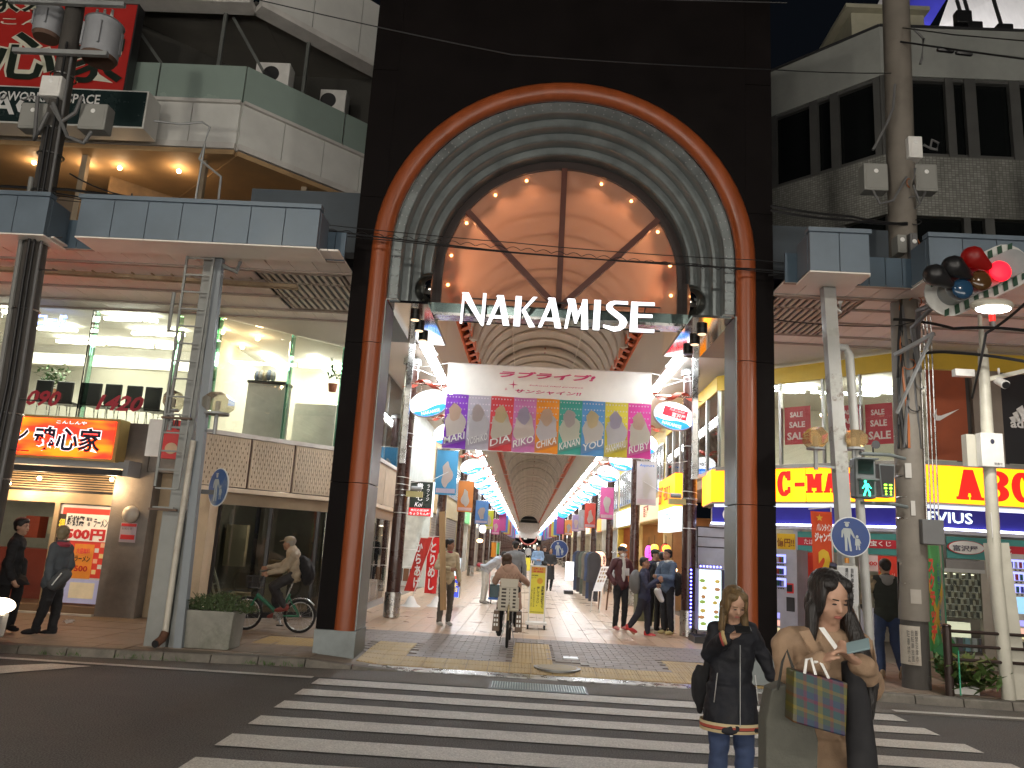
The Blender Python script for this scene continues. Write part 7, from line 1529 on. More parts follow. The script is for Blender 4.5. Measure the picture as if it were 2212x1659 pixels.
for k in range(-9,10):
 x=k*.145
 if abs(x) > hl*.9+.2: continue
 ext=hr if abs(x) < hl*.9 else math.sqrt(max(.0,hr*hr-(abs(x)-hl*.9)**2))
 for s_ in (-1,1):
  i0,i1=.17*s_,(ext-.02)*s_;
  if ext > .2: sh=.05*s_;MB().quad(bp(x-.03,i0,-.013),bp(x+.04,i0,-.013),bp(x+.04+sh,i1,-.013),bp(x-.03+sh,i1,-.013)).build('green_stripe',mat('stripe_green',(.015,.06,.03),.5),tf)
hz=[(math.cos(2*math.pi*k/20),math.sin(2*math.pi*k/20)) for k in range(20)]
MB().prism([(hl*.84*(1 if math.cos(t_) > 0 else -1)+.17*math.cos(t_),.17*math.sin(t_)) for t_ in [2*math.pi*k/32 for k in range(32)]],bp(0,0,-.2),ax,upv,.2).build('housing',mat('tl_housing',(.28,.30,.30),.5),tf)
for c,lm,vm_,nm in ((cR,glow('red_light',(1,.008,.02),3),mat('visor_red_lit',(.12,.004,.003),.5,emit=(.6,.0,.0),es=.12),'red'),(cA,mat('amber_off',(.08,.04,.015),.15),black,'amber'),(cB,mat('blue_off',(.02,.06,.12),.15),black,'blue')):  # red lens glow on its visor is put in as emission
 c=c+V((-.02,-.1,-.02));MB().ell((0,0,0),(.135,.05,.135),20,10).build('lens_'+nm,lm,tf,True).location=c
 MB().cap(c+V((-.19,-.05,.04)),c+V((-.40,-.12,.12)),.06,.14,16).build('visor',vm_,tf,True)
ar=[at(*Z8(1560,560),10.6),at(*Z8(1700,290),10.2),at(*Z8(1790,260),9.8)]
MB().tube([V((5.62,11.3,5.05)),at(*Z8(1520,370),10.8),at(*Z8(1720,285),10.0),ctr+V((0,.2,-.1))],.04,8).build('arm',gcab,tf,True);MB().tube([V((5.62,11.3,4.55)),at(*Z8(1480,480),10.9),at(*Z8(1600,360),10.5),at(*Z8(1740,310),10.0)],.035,8).build('arm',gcab,tf,True)
MB().bar(at(*Z8(1365,660),11.1),at(*Z8(1625,520),10.6),.05).build('stay',grey,ur);MB().bar(at(*Z8(1610,530),10.6),at(*Z8(1380,1040),11.2),.035).build('stay',grey,ur)
lp=T('lamp_pole','cream steel pole with lit lamp, cameras and white box at the right edge','lamp pole',(6.45,11.3,.1));crm=mat('pole_cream',(.52,.50,.42),.5,var=.1,stain=.2);tp1,tp2=at(*Z8(1920,400),11.0),at(*Z8(1968,1120),11.0)
MB().tube([(6.42,11.0,.1),(6.36,11.0,1.7),(tp2.x,11.0,tp2.z)],.085,16,.08).build('lower_shaft',crm,lp,True);MB().tube([tp2,at(*Z8(1940,620),11.0)],.08,16,.065).build('shaft',crm,lp,True);MB().tube([at(*Z8(1940,620),11.0),tp1],.045,14,.03).build('upper_shaft',crm,lp,True)
p,q=at(*Z9(1605,455),11.05),at(*Z9(1690,1265),11.05);MB().bar((6.55,11.05,.1),(at(*Z9(1655,455),11.05).x,11.05,p.z),.28,.12,up=(0,1,0)).build('lower_casing',crm,lp)
c=at(*Z8(2000,352),9.35);MB().ell((0,0,.03),(.26,.16,.09),20,10).build('lamp_hood',crm,lp,True).location=c;MB().ell((0,0,-.02),(.21,.13,.045),20,8).build('lamp_lens',glow('pole_lamp',(1,.97,.9),25),lp,True).location=c+V((.0,-.02,0));MB().bar(c+V((-.15,0,.02)),tp1+V((0,0,.05)),.05).build('lamp_neck',crm,lp)
li=bpy.data.lights.new('pole_lamp','AREA');li.shape='DISK';li.size=.3;li.energy=110;li.color=(1,.96,.88);lo=bpy.data.objects.new('pole_lamp',li);COL.objects.link(lo);lo.location=c+V((0,0,-.1))-WL[lp.name];lo.parent=lp
c=at(*Z8(2003,430),10.95);t=T('beacon','small red beacon lamp on the cream pole under the lit street lamp','beacon',c);MB().cap(c,c+V((0,0,.06)),.045,.045,12).build('red_dome',mat('beacon_red',(.5,.02,.02),.3,emit=(1,.05,.04),es=1.0),t,True);MB().cyl(c+V((0,0,-.14)),c+V((0,0,-.03)),.04,n=12).build('base',grey,t,True);MB().bar(c+V((0,0,-.1)),c+V((-.2,.05,-.1)),.02).build('bracket',grey,t)
t=T('camera','white tubular security camera on the cream pole arm at the right edge','camera',(6.7,10.9,4.2));a,b=at(*Z8(2090,855),10.8),at(*Z8(2035,825),11.0);MB().cyl(b,a,.055,.06,n=16).build('body',white,t,True);MB().cyl(a,a+(a-b).normalized()*.02,.05,n=16).build('lens',black,t,True);MB().bar(b+V((.03,0,.0)),b+V((.03,0,.18)),.02).build('bracket',white,t)
MB().bar(at(*Z8(1975,820),11.0),at(*Z8(2210,740),10.9)+V((.6,0,.12)),.06).build('side_arm',crm,lp);MB().box((tp2.x-.42,10.95,4.42),(tp2.x-.15,11.05,4.52)).build('small_camera',white,lp)
t=T('security_box','white square security box with small dark emblem on the cream pole','equipment box',(6.3,10.85,3.1));p,q=at(*Z8(1925,1165),10.85),at(*Z8(2088,1395),10.85);MB().box((p.x,10.85,q.z),(q.x,10.98,p.z)).build('cover',white,t,bev=.01);MB().box((p.x-.12,10.99,q.z+.01),(q.x-.03,11.12,p.z-.01)).build('back_box',crm,t);cx=(p.x+q.x)/2;MB().ell((cx,10.845,p.z-.12),(.028,.004,.035),10,6).build('emblem',mat('letter_navy',(.02,.03,.1)),t);text('警備中',(q.x-.15,10.845,q.z+.03),(.11,0,0),(0,0,.03),blackp,t)
p,q=at(*Z9(1590,80),10.97),at(*Z9(1625,430),10.97);box('name_strip',(p.x+.02,10.9,q.z),(q.x,10.91,p.z-.55),white,lp)
rl_=T('railing','dark brown pipe railing along the kerb at the right edge','railing',(6.5,11.0,.1));rm=mat('rail_brown',(.035,.022,.018),.4,.3);gx0=5.66
MB().cyl((gx0,11.0,.1),(gx0,11.0,.98),.055,n=14).build('post',rm,rl_,True);MB().ell((gx0,11,.98),(.06,.06,.03)).build('post_cap',rm,rl_,True);MB().cyl((gx0+2.4,10.9,.1),(gx0+2.4,10.9,.98),.055,n=14).build('post',rm,rl_,True)
for z in (.92,.74,.56): MB().cyl((gx0,11.0,z),(gx0+2.4,10.9,z),.022,n=10).build('rail',rm,rl_,True)
MB().bar((gx0+.1,10.93,.12),(gx0+.1,10.93,.68),.015).build('green_stick',mat('green_rod',(.05,.35,.2),.5),rl_)
c=gz(*Z9(1490,1250),.12);plant(c.x,11.25,.12,.42,.42,130,'bushy green spider plant in a white trough behind the railing post',seed=11,leafcol=(.07,.12,.03),pot=False,ll=.26,name='plant');solo('trough',(c.x-.25,11.15,.105),(c.x+.1,11.32,.2),white,'low white trough under the bushy plant at the railing','trough')
c=gz(*Z9(1785,1245),.12);plant(c.x+.1,11.3,.12,.25,.35,50,'small leafy plant in a clay pot at the far right edge',seed=13,leafcol=(.07,.12,.03),pot=True,ll=.2)
YG=12.7;t=T('nobori_flag','green nobori banner with red kana and orange cross standing right of the utility pole','flag',(6.3,YG,.1));p,q=at(*Z9(1270,475),YG),at(*Z9(1400,1085),YG)
rows=[[V((p.x+(q.x-.06-p.x)*i/8,YG+.04*math.sin(i*.9+j*.4),q.z+.12+(p.z-q.z-.1)*j/12)) for i in range(9)] for j in range(13)];MB().loft(rows,cap=False,closed=False).build('cloth',cloth('nobori_green',(.10,.38,.14)),t,True)
cx0,W2=p.x,q.x-.06-p.x;hh=p.z-q.z;lotr=mat('kana_red',(.6,.06,.03),.5,var=0);MB().quad(*[V((cx0+W2*a,YG-.06,q.z+.12+hh*b)) for a,b in ((.1,.12),(.25,.06),(1,.5),(1,.62))]).build('orange_cross',cloth('cross_or',(.6,.35,.05)),t);MB().quad(*[V((cx0+W2*a,YG-.062,q.z+.12+hh*b)) for a,b in ((.05,.55),(.1,.65),(1,.12),(.95,.04))]).build('orange_cross',_MC['cross_or'],t)
text('ス\nク\nラ\nッ\nチ',(cx0+W2*.08,YG-.07,q.z+.12+hh*.1),(W2*.4,0,0),(0,0,hh*.72),lotr,t,bold=.05);text('そ\nの\n場\nで\nア\nタ\nリ\nが\nわ\nか\nる',(cx0+W2*.66,YG-.07,q.z+.12+hh*.16),(W2*.16,0,0),(0,0,hh*.62),mat('kana_blue',(.03,.05,.2),.5,var=0),t,bold=.02)
MB().cyl((q.x,YG,.1),(q.x,YG,p.z+.1),.012,n=8).build('pole',mat('pole_green',(.03,.15,.08),.4),t,True)
o=MB().add([(q.x-.3,YG-.15,.5),(q.x-.05,YG-.2,.75),(q.x+.12,YG-.1,.55),(q.x-.1,YG-.2,.12),(q.x-.25,YG-.1,.2),(q.x-.1,YG-.28,.42)],[(0,5,1),(1,5,2),(2,5,3),(3,5,4),(4,5,0)]).build('loose_cloth',cloth('nobori_green2',(.05,.25,.09)),t)
YO=13.2;t=T('nobori_flag','red orange nobori banner with yellow 2 beside the portal pillar','flag',(5,YO,.1));p,q=at(*Z9(662,290),YO),at(*Z9(775,290),YO);z1=(p.z+q.z)/2;z0=.75;rows=[[V((p.x+(q.x-p.x)*i/6+.08*(1-j/10),YO+.03*math.sin(i+j*.5),z0+(z1-z0)*j/10)) for i in range(7)] for j in range(11)]
MB().loft(rows,cap=False,closed=False).build('cloth',cloth('nobori_orange',(.62,.09,.03)),t,True);w_=q.x-p.x;hh=z1-z0;text('バレンタイン',(p.x+w_*.25,YO-.05,z0+hh*.82),(w_*.7,0,0),(0,0,hh*.07),whitep,t,bold=.04);text('ジャンボ',(p.x+w_*.15,YO-.05,z0+hh*.72),(w_*.8,0,0),(0,0,hh*.09),whitep,t,bold=.05)
text('2',(p.x+w_*.3,YO-.05,z0+hh*.40),(w_*.6,0,0),(0,0,hh*.26),_MC['lottery_yellow'],t,bold=.07);text('億円',(p.x+w_*.25,YO-.05,z0+hh*.22),(w_*.6,0,0),(0,0,hh*.15),_MC['lottery_yellow'],t,bold=.05)
MB().quad(*[V((p.x+w_*.4+.06*(1 if i % 2 == 0 else .45)*math.cos(math.pi/2+math.pi*i/5),YO-.05,z0+hh*.94+.06*(1 if i % 2 == 0 else .45)*math.sin(math.pi/2+math.pi*i/5))) for i in range(10)]).build('star',_MC['lottery_yellow'],t);MB().cyl((p.x-.02,YO,z1+.03),(q.x+.02,YO,z1+.08),.01,n=6).build('cross_rod',white,t);MB().cyl((q.x+.03,YO,.1),(q.x+.0,YO,z1+.1),.012,n=6).build('pole',white,t)
# ================= overhead wires =================
wires=T('overhead_wires','black overhead cables strung across the street between the two utility poles','cables',(0,10.6,6))
def wire(pts,Ys,r=.012,sag=0,twist=False):
 P_=[at(x*.54861*1.0 if False else x,y,Y) for (x,y),Y in zip(pts,Ys)];Q_=[]
 for i in range(len(P_)-1):
  for k in range(8): u_=k/8;Q_.append(P_[i].lerp(P_[i+1],u_)-V((0,0,sag*4*u_*(1-u_))))
 Q_.append(P_[-1]);MB().tube(Q_,r,5).build('cable',bcab,wires,True);return Q_
wire([(75,410),(500,470),(1106,545),(1640,582),(1960,600)],[10.6,10.8,11,11,11.2],.013,.02)
wire([(-5,418),(450,455),(1106,524),(1640,562),(1960,585)],[10.6,10.8,11,11,11.2],.007,.03)
wire([(75,412),(440,462),(850,520),(1500,570),(1960,605)],[10.62,10.8,11,11,11.2],.008,.05)
wire([(-5,402),(150,410),(270,425)],[10.5,10.6,10.9],.022);wire([(150,375),(280,425),(420,470)],[10.6,11,11.1],.012,.05)
wire([(560,0),(1106,118),(1660,150),(1925,158)],[9,9.6,10.4,11],.008,.02);wire([(800,-6),(1400,-2),(1700,6)],[9,9,9],.008)
wire([(1945,90),(2060,107),(2230,130)],[11.3,10.8,10.2],.016);wire([(1665,445),(1840,468),(1960,485)],[11,11.1,11.3],.02,.02);wire([(1665,454),(1840,476),(1960,482)],[11,11.1,11.3],.02,.03)
wire([(1660,595),(1800,588),(1960,600)],[11,11,11.2],.016,-.02);wire([(1930,690),(2060,710),(2230,716)],[11.2,10.8,10.2],.022,-.03);wire([(2230,640),(2130,720),(2100,860)],[9.5,10,10.8],.018,.03);wire([(1990,765),(2060,762),(2230,784)],[11.2,10.8,10.2],.022,-.02)
wire([(1670,690),(1900,705),(1990,690)],[11.2,11,11.2],.008,.03);wire([(1950,60),(2060,75),(2230,90)],[11.3,10,9.2],.009)
hel=MB();Q_=[at(700+900*k/240,494+(582-494)*k/240+6,11.0) for k in range(241)]
hel.tube([q_+V((0,.0,.05*abs(math.sin(k*.36)))) for k,q_ in enumerate(Q_)],.005,4);hel.build('spiral_hanger',bcab,wires)
c=at(*Z1(808,1290),10.75);t=T('cable_closure','grey cable splice box hanging on the wires over the left canopy','cable box',c);MB().box((c.x-.2,10.65,c.z-.13),(c.x+.18,10.85,c.z+.12)).build('casing',polec,t,bev=.03);MB().bar(c+V((0,0,.1)),c+V((0,0,.22)),.02).build('hook',black,t)
for px,py in ((1240,300),(1350,318)): c=at(*Z7(px,py),10.9);MB().cap(c+V((-.1,0,.01)),c+V((.1,0,-.01)),.035,.035,8).build('splice',black,wires,True)
# ================= people =================
def remesh(mb,vox,name,m,parent,disp=0,freq=9,stretch=(1,1,.45),smooth=5,off=None,seed=0):
 off=off if off is not None else WL.get(parent.name)
 me=bpy.data.meshes.new('tmp');me.from_pydata([tuple(v-off) for v in mb.v],[],mb.f)
 bm=bmesh.new();bm.from_mesh(me);bmesh.ops.recalc_face_normals(bm,faces=bm.faces);bm.to_mesh(me);bm.free()
 o=bpy.data.objects.new('tmp',me)
 r=o.modifiers.new('r','REMESH');r.mode='VOXEL';r.voxel_size=vox;r.use_smooth_shade=True
 s=o.modifiers.new('s','SMOOTH');s.factor=.5;s.iterations=smooth
 m2=evalmesh(o);bpy.data.objects.remove(o);bpy.data.meshes.remove(me)
 m2.name=name
 if disp:
  ns_=[v.normal.copy() for v in m2.vertices]
  for v,n_ in zip(m2.vertices,ns_):
   c=v.co;q=V((c.x*freq*stretch[0]+seed,c.y*freq*stretch[1],c.z*freq*stretch[2]))
   v.co=c+n_*(noise.noise(q)*disp+noise.noise(q*2.7)*disp*.45)
 m2.shade_smooth();ob=link(name,m2,parent);WL[ob.name]=off;m2.materials.clear();m2.materials.append(m);return ob
def rotm(d,r=None):
 """3x3 whose z axis is d and x axis close to r"""
 d=V(d).normalized();r=V(r);x=(r-d*r.dot(d)).normalized();y=d.cross(x);return Matrix((x,y,d)).transposed()
def hand_prims(mb,w,d,n,s,side,curl=.5,sp=1.0):
 d=V(d).normalized();n=V(n);n=(n-d*n.dot(d)).normalized();l=d.cross(n).normalized()*side
 mb.ell(w+d*.045*s,(.036*s,.016*s,.050*s),12,8,rotm(d,l));mb.cap(w-d*.02*s,w+d*.03*s,.024*s,.026*s,8)
 for i,(o,L_) in enumerate(((.028,.062),(.010,.072),(-.009,.066),(-.027,.052))):
  b=w+d*.085*s+l*o*s;c1=curl*.9;e1=b+(d*math.cos(c1)+n*math.sin(c1))*L_*.5*s;c2=curl*2.0;e2=e1+(d*math.cos(c2)+n*math.sin(c2))*L_*.5*s
  mb.cap(w+d*.06*s+l*o*s,b,.0095*s,.0095*s,8);mb.cap(b,e1,.0095*s,.009*s,8);mb.cap(e1,e2,.009*s,.008*s,8)
 t0=w+d*.02*s+l*.028*s;t1=t0+d*.032*s+l*.022*s+n*.012*s;t2=t1+d*.03*s+n*.014*s;mb.cap(t0,t1,.012*s,.011*s,8);mb.cap(t1,t2,.0105*s,.009*s,8)
skin=mat('skin',(.42,.25,.17),.55,var=.08,scale=20);skin2=mat('skin_tan',(.30,.16,.10),.55,var=.08,scale=20)
hairb=mat('hair_black',(.010,.008,.007),.42,var=.4,scale=90,stretch=(1,1,.06),bump=.9,bscale=120);hairbr=mat('hair_brown',(.05,.025,.012),.5,var=.4,scale=60,stretch=(1,1,.08),bump=.8,bscale=100);hairbl=mat('hair_bleached',(.12,.075,.03),.5,var=.6,scale=60,stretch=(1,1,.08),bump=.9,bscale=120)
lipm=mat('lips',(.30,.09,.07),.5);eyem=mat('eye_dark',(.012,.008,.006),.3);shoe_w=mat('shoe_white',(.5,.5,.48),.6);jeans=mat('jeans',(.035,.055,.12),.85,var=.3,scale=6,bump=.3,bscale=300)
blackc=mat('cloth_black',(.012,.012,.014),.85,var=.25,scale=6)
def person(label,foot,yaw,H,top,bottom,shoes,J=None,hair='short',hairm=None,sk=None,hat=None,hatm=None,head=(0,0),vox=.013,coat=None,hood=None,inner=None,mask=False,fat=1.0,cuffs=None,hands=True,hcurl=.6,hdir=None,disp=.012,group=None,slim=1.0,lean=None,sleeve=1.0):
 s=H/1.70;y_=rad(yaw);fv=V((math.sin(y_),-math.cos(y_),0));rv=V((math.cos(y_),math.sin(y_),0));base=V(foot);Z=V((0,0,1))
 L=lambda a,b,c: base+(rv*a+fv*b+Z*c)*s
 D=dict(pel=(0,0,.93),neck=(0,0,1.44),head=(0,.02,1.585),shL=(.17,0,1.385),shR=(-.17,0,1.385),elL=(.235,-.02,1.11),elR=(-.235,-.02,1.11),wrL=(.25,.05,.87),wrR=(-.25,.05,.87),hipL=(.085,0,.90),hipR=(-.085,0,.90),knL=(.10,.02,.50),knR=(-.10,.02,.50),anL=(.105,-.02,.085),anR=(-.105,-.02,.085),toeL=None,toeR=None)
 D.update(J or {});P={k: (v if isinstance(v,Vector) else (L(*v) if v else None)) for k,v in D.items()}
 for k in 'LR':
  if P['toe'+k] is None: P['toe'+k]=P['an'+k]+fv*.13*s-Z*.045*s
 t=T('person',label,'person',base,group);sk=sk or skin;hairm=hairm or hairb
 ax=(P['neck']-P['pel']);TL=ax.length;axn=ax.normalized();sr=(P['shL']-P['shR']).normalized();Mt=rotm(axn,sr)
 tp=lambda f,a=0,b=0: P['pel']+ax*f+Mt @ V((a,b,0))*s
 def torso(mb,e,r=1.0,wide=1.0):
  for f,a,b,c in ((.78,.155,.095,.13),(.50,.150,.098,.17),(.22,.138,.098,.15),(0,.155,.110,.12)): mb.ell(tp(f),((a*wide*fat+e)*s,(b*fat+e)*s,(c+e)*s),16,10,Mt)
  mb.cap(P['shL']+(P['shR']-P['shL'])*.12,P['shR']+(P['shL']-P['shR'])*.12,(.062+e)*s,(.062+e)*s,12)
 def arm(mb,k,e,r0=.047,r1=.038,r2=.028,end=1.0):
  w_=P['el'+k].lerp(P['wr'+k],end);mb.cap(P['sh'+k],P['el'+k],(r0+e)*s,(r1+e)*s,12);mb.cap(P['el'+k],w_,(r1+e)*s,(r2+e)*s,12)
 def leg(mb,k,e,r0=.082,r1=.055,r2=.038,end=1.0):
  w_=P['kn'+k].lerp(P['an'+k],end);mb.cap(P['hip'+k],P['kn'+k],(r0*slim+e)*s,(r1*slim+e)*s,12);mb.cap(P['kn'+k],w_,(r1*slim+e)*s,(r2*slim+e)*s,12)
 hy,hp=rad(yaw+head[0]),rad(head[1]);hf=V((math.sin(hy),-math.cos(hy),0));hr=V((math.cos(hy),math.sin(hy),0));hfd=(hf*math.cos(hp)-Z*math.sin(hp)).normalized();hu=(hr.cross(hfd)*-1).normalized()
 if hu.z < 0: hu=-hu
 hc=P['head'];h_=lambda a,b,c: hc+(hr*a+hfd*b+hu*c)*s;MH=Matrix((hr,-hfd,hu)).transposed()
 b=MB();torso(b,-.012)
 for k in 'LR': arm(b,k,-.004);leg(b,k,-.006);b.cap(P['an'+k]-Z*.02*s,P['toe'+k],.036*s,.03*s,8)
 b.cap(tp(.88),hc-hu*.06*s,.056*s*fat,.052*s*fat,12)
 b.ell(h_(0,-.012,.032),(.074*s,.092*s,.084*s),20,14,MH);b.ell(h_(0,.022,-.03),(.063*s*fat,.064*s,.082*s),20,14,MH);b.ell(h_(0,.052,-.088),(.030*s,.028*s,.024*s),10,8,MH)
 for q in (-1,1): b.ell(h_(q*.036,.045,-.035),(.030*s*fat,.032*s,.032*s),10,8,MH);b.ell(h_(q*.076,-.008,-.012),(.010*s,.018*s,.030*s),8,8,MH);b.ell(h_(q*.03,.062,.022),(.022*s,.018*s,.012*s),8,6,MH)
 b.cap(h_(0,.078,.010),h_(0,.098,-.022),.009*s,.014*s,8);b.ell(h_(0,.070,-.060),(.026*s,.020*s,.016*s),10,8,MH)
 if hands:
  for k,q in (('L',1),('R',-1)):
   d=(P['wr'+k]-P['el'+k]).normalized();nn=-rv*q
   if hdir and k in hdir: d,nn=V(hdir[k][0]),V(hdir[k][1])
   hand_prims(b,P['wr'+k],d,nn,s*1.0,1 if q > 0 else -1,hcurl)
 remesh(b,vox*.8 if vox > .008 else vox,'body',sk,t,smooth=3)
 vis=hfd.y < .55
 if vis:
  for q in (-1,1):
   MB().ell(h_(q*.030,.084,.004),(.013*s,.005*s,.0045*s),10,6,MH).build('eye',eyem,t,True);MB().cap(h_(q*.018,.090,.026),h_(q*.043,.083,.028),.0035*s,.003*s,6).build('eyebrow',hairm,t,True)
  if not mask: MB().ell(h_(0,.088,-.058),(.022*s,.008*s,.007*s),12,6,MH).build('mouth',lipm,t,True)
 if mask: MB().ell(h_(0,.045,-.055),(.062*s,.062*s,.048*s),14,10,MH).build('face_mask',whitep,t,True)
 hb=MB()
 if hair in ('short','bun','crop'):
  e=.0 if hair == 'crop' else .008
  hb.ell(h_(0,-.022,.045),((.080+e)*s,(.090+e)*s,(.080+e)*s),18,12,MH);hb.ell(h_(0,.03,.085),((.060+e)*s,(.05+e)*s,(.030+e)*s),12,8,MH)
  hb.ell(h_(0,-.06,-.01),(.066*s,.045*s,.06*s),12,8,MH)
 elif hair in ('long','bob','longside'):
  z3=lambda a,b,c: hc+(hr*a+hf*b+Z*c)*s
  hb.ell(h_(0,-.030,.040),(.090*s,.100*s,.088*s),22,14,MH)
  for q in (-1,1): hb.ell(h_(q*.040,.022,.078),(.044*s,.044*s,.034*s),14,10,MH);hb.ell(h_(q*.072,.018,-.012),(.022*s,.055*s,.095*s),16,12,MH)
  hb.ell(h_(0,-.06,-.05),(.082*s,.05*s,.10*s),14,10,MH)
  if hair != 'bob':
   for q in (-1,1): hb.cap(z3(q*.080,-.01,-.05),z3(q*.095,-.015,-.19),.036*s,.026*s,12)
   hb.cap(z3(0,-.06,-.06),z3(0,-.08,-.22),.07*s,.05*s,12)
  if hair == 'longside': hb.cap(z3(.082,.01,-.06),z3(.095,.075,-.20),.034*s,.040*s,12);hb.cap(z3(.095,.075,-.20),z3(.080,.165,-.36),.042*s,.038*s,12);hb.cap(z3(.080,.165,-.36),z3(.07,.175,-.50),.036*s,.014*s,12)
 if hair: remesh(hb,max(vox*.7,.006),'hair',hairm,t,disp=.0022*s,freq=75,stretch=(1,1,.04),smooth=8)
 if hat:
  hm=MB();hm.ell(h_(0,-.012,.062),(.092*s,.104*s,.070*s),18,12,MH)
  if hat == 'cap': hm.prism([(.075*math.cos(a),.03+.10*math.sin(a)) for a in [math.pi*i/12 for i in range(13)]],h_(0,.045,.055),hr*s,(hfd*.95-hu*.25)*s,.012*s)
  remesh(hm,max(vox*.6,.007),'cap' if hat == 'cap' else 'beanie',hatm or blackc,t,smooth=2)
 c=MB();e=.018
 torso(c,e,wide=1.0)
 for k in 'LR': arm(c,k,e,.050,.042,.032,sleeve*.97)
 if coat:
  zh,wx,wy=coat;rings=[]
  for f in (0,.35,.7,1): zz=P['pel'].z+.06*s+(base.z+zh*s-P['pel'].z-.06*s)*f;cx=P['pel'].lerp((P['knL']+P['knR'])/2,f*.6);rings.append([V((cx.x,cx.y,zz))+rv*(.165*fat+.01+(wx-.165*fat-.01)*f)*s*math.cos(a)+fv*(.125*fat+(wy-.125*fat)*f)*s*math.sin(a) for a in [2*math.pi*i/20 for i in range(20)]])
  c.loft(rings)
 c.cap(tp(.93),tp(1.02),(.066)*s*fat,(.060)*s*fat,12)
 remesh(c,vox,'coat' if coat else 'jacket',top,t,disp=disp*s,freq=7,stretch=(1,1,1.6),smooth=4,seed=len(label))
 if hood is not None:
  hd=MB();hd.torus(tp(1.0)-hf*.035*s,.075*s,.036*s,axn,n=16,k=8);hd.ell(tp(.92)-fv*.10*s,(.085*s,.045*s,.08*s),12,8,MH);remesh(hd,max(vox*.8,.008),'hood',hood,t,disp=.01*s,smooth=3)
 if inner is not None: MB().ell(tp(.55)+fv*.075*s*fat,(.055*s,.062*s,.30*s),14,12,rotm(axn,rv)).build('shirt',inner,t,True)
 g=MB()
 for k in 'LR': leg(g,k,.012,.082,.058,.044,.97)
 g.ell(P['pel']+Z*.0,((.160*fat)*s,(.115*fat)*s,.12*s),14,10,Mt)
 remesh(g,vox,'trousers',bottom,t,disp=disp*.8*s,freq=8,stretch=(1,1,1.5),smooth=3,seed=3+len(label))
 for k in 'LR':
  d=(P['toe'+k]-P['an'+k]);d.z *= .3;d.normalize();c0=P['an'+k]-Z*.035*s;f_=MB();f_.ell(c0+d*.055*s,(.044*s,.125*s,.042*s),12,8,Matrix((d.cross(Z).normalized(),d,Z)).transposed());f_.cap(c0-d*.03*s,c0+Z*.035*s-d*.03*s,.042*s,.044*s,10)
  remesh(f_,.010,'shoe',shoes,t,smooth=2)
 return t,P,s,tp,(fv,rv)
def g0(px,py,z=.1): return gz(px,py,z)
# --- woman in beige coat (nearest) ---
Yw=3.75;beige=mat('coat_beige',(.30,.20,.125),.8,var=.12,scale=5,bump=.3,bscale=160)
W=lambda px,py,dy=0: at(px,py,Yw+dy)
c=W(1790,1330)
fw=V((W(1785,1500).x,Yw,0));shz=W(1750,1455).z
wm,P,s,tp,(fv,rv)=person('woman with long black hair in an open beige coat tapping a phone, nearest the camera',fw,12,1.64,beige,blackc,blackc,J=dict(pel=V((fw.x,Yw+.03,.90)),neck=W(1782,1358,.04),head=W(1792,1290,-.04),shL=W(1852,1390,.04),shR=W(1702,1386,.03),elL=W(1884,1488,-.02),elR=W(1700,1482,-.03),wrL=W(1862,1436,-.27),wrR=W(1772,1432,-.26)),hair='longside',hairm=hairb,head=(2,22),vox=.008,coat=(.42,.31,.20),fat=1.18,hdir={'L': (V((-.72,-.25,.35)),V((-.2,-.1,1))),'R': (V((.70,-.25,.62)),V((.3,-.2,-1)))},hcurl=.55,disp=.018)
mb=MB()
nk=P['neck'];MB().add([nk+V((-.070,-.112,.012)),nk+V((-.050,-.125,.015)),nk+V((.005,-.165,-.075)),nk+V((-.005,-.168,-.095))],[(0,1,2,3)]).build('shirt_collar',whitep,wm)
d_=MB();zz=[nk.z-.11,1.15,.95,.7,.40];xs2=[.04,.055,.062,.065,.08]
d_.loft([[V((fw.x+.035+.009*i,Yw-.20-.018*min(i,2),z)) + V((w_*math.cos(a)*1.0,.05*math.sin(a),0)) for a in [2*math.pi*k/14 for k in range(14)]] for i,(z,w_) in enumerate(zip(zz,xs2))]);remesh(d_,.01,'dress',blackc,wm,smooth=3)
lap=mat('coat_beige',(0,0,0))
for q,pts in ((-1,[(-.105,-.07,.02),(-.115,-.13,.0),(-.03,-.20,-.22),(.0,-.215,-.30),(-.09,-.20,-.18),(-.16,-.12,-.01)]),(1,[(.09,-.06,.02),(.11,-.12,-.02),(.10,-.20,-.24),(.10,-.22,-.32),(.15,-.19,-.16),(.17,-.11,-.03)])):
 MB().quad(*[nk+V(p_) for p_ in pts]).build('lapel',lap,wm)
ph=T('phone','pale blue grey smartphone in the hands of the woman in beige','phone',W(1848,1392,-.34));mb=MB();o=W(1829,1408,-.36);rv_,uv_=V((.082,-.03,.028)),V((.015,.045,.032));mb.panel(o-uv_*.1,rv_,uv_*1.1,.009);mb.build('case',mat('phone_blue',(.20,.28,.30),.35),ph,bev=.002)
def bagprism(name,lab,cat,pts,Y,m,depth,handles,hm):
 P_=[at(*p_,Y) for p_ in pts];t=T(name,lab,cat,P_[0]);mb=MB();n_=len(P_);b_=[v+V((0,depth,0)) for v in P_];mb.add(P_+b_,[tuple(range(n_)),tuple(range(2*n_-1,n_-1,-1))]+[(i,i+n_,(i+1) % n_+n_,(i+1) % n_) for i in range(n_)]);o=mb.build('bag_body',m,t,bev=.006)
 for h in handles: MB().tube([at(*p_,Y+dy) for *p_,dy in h],.006,6).build('handle',hm,t,True)
 return t,P_
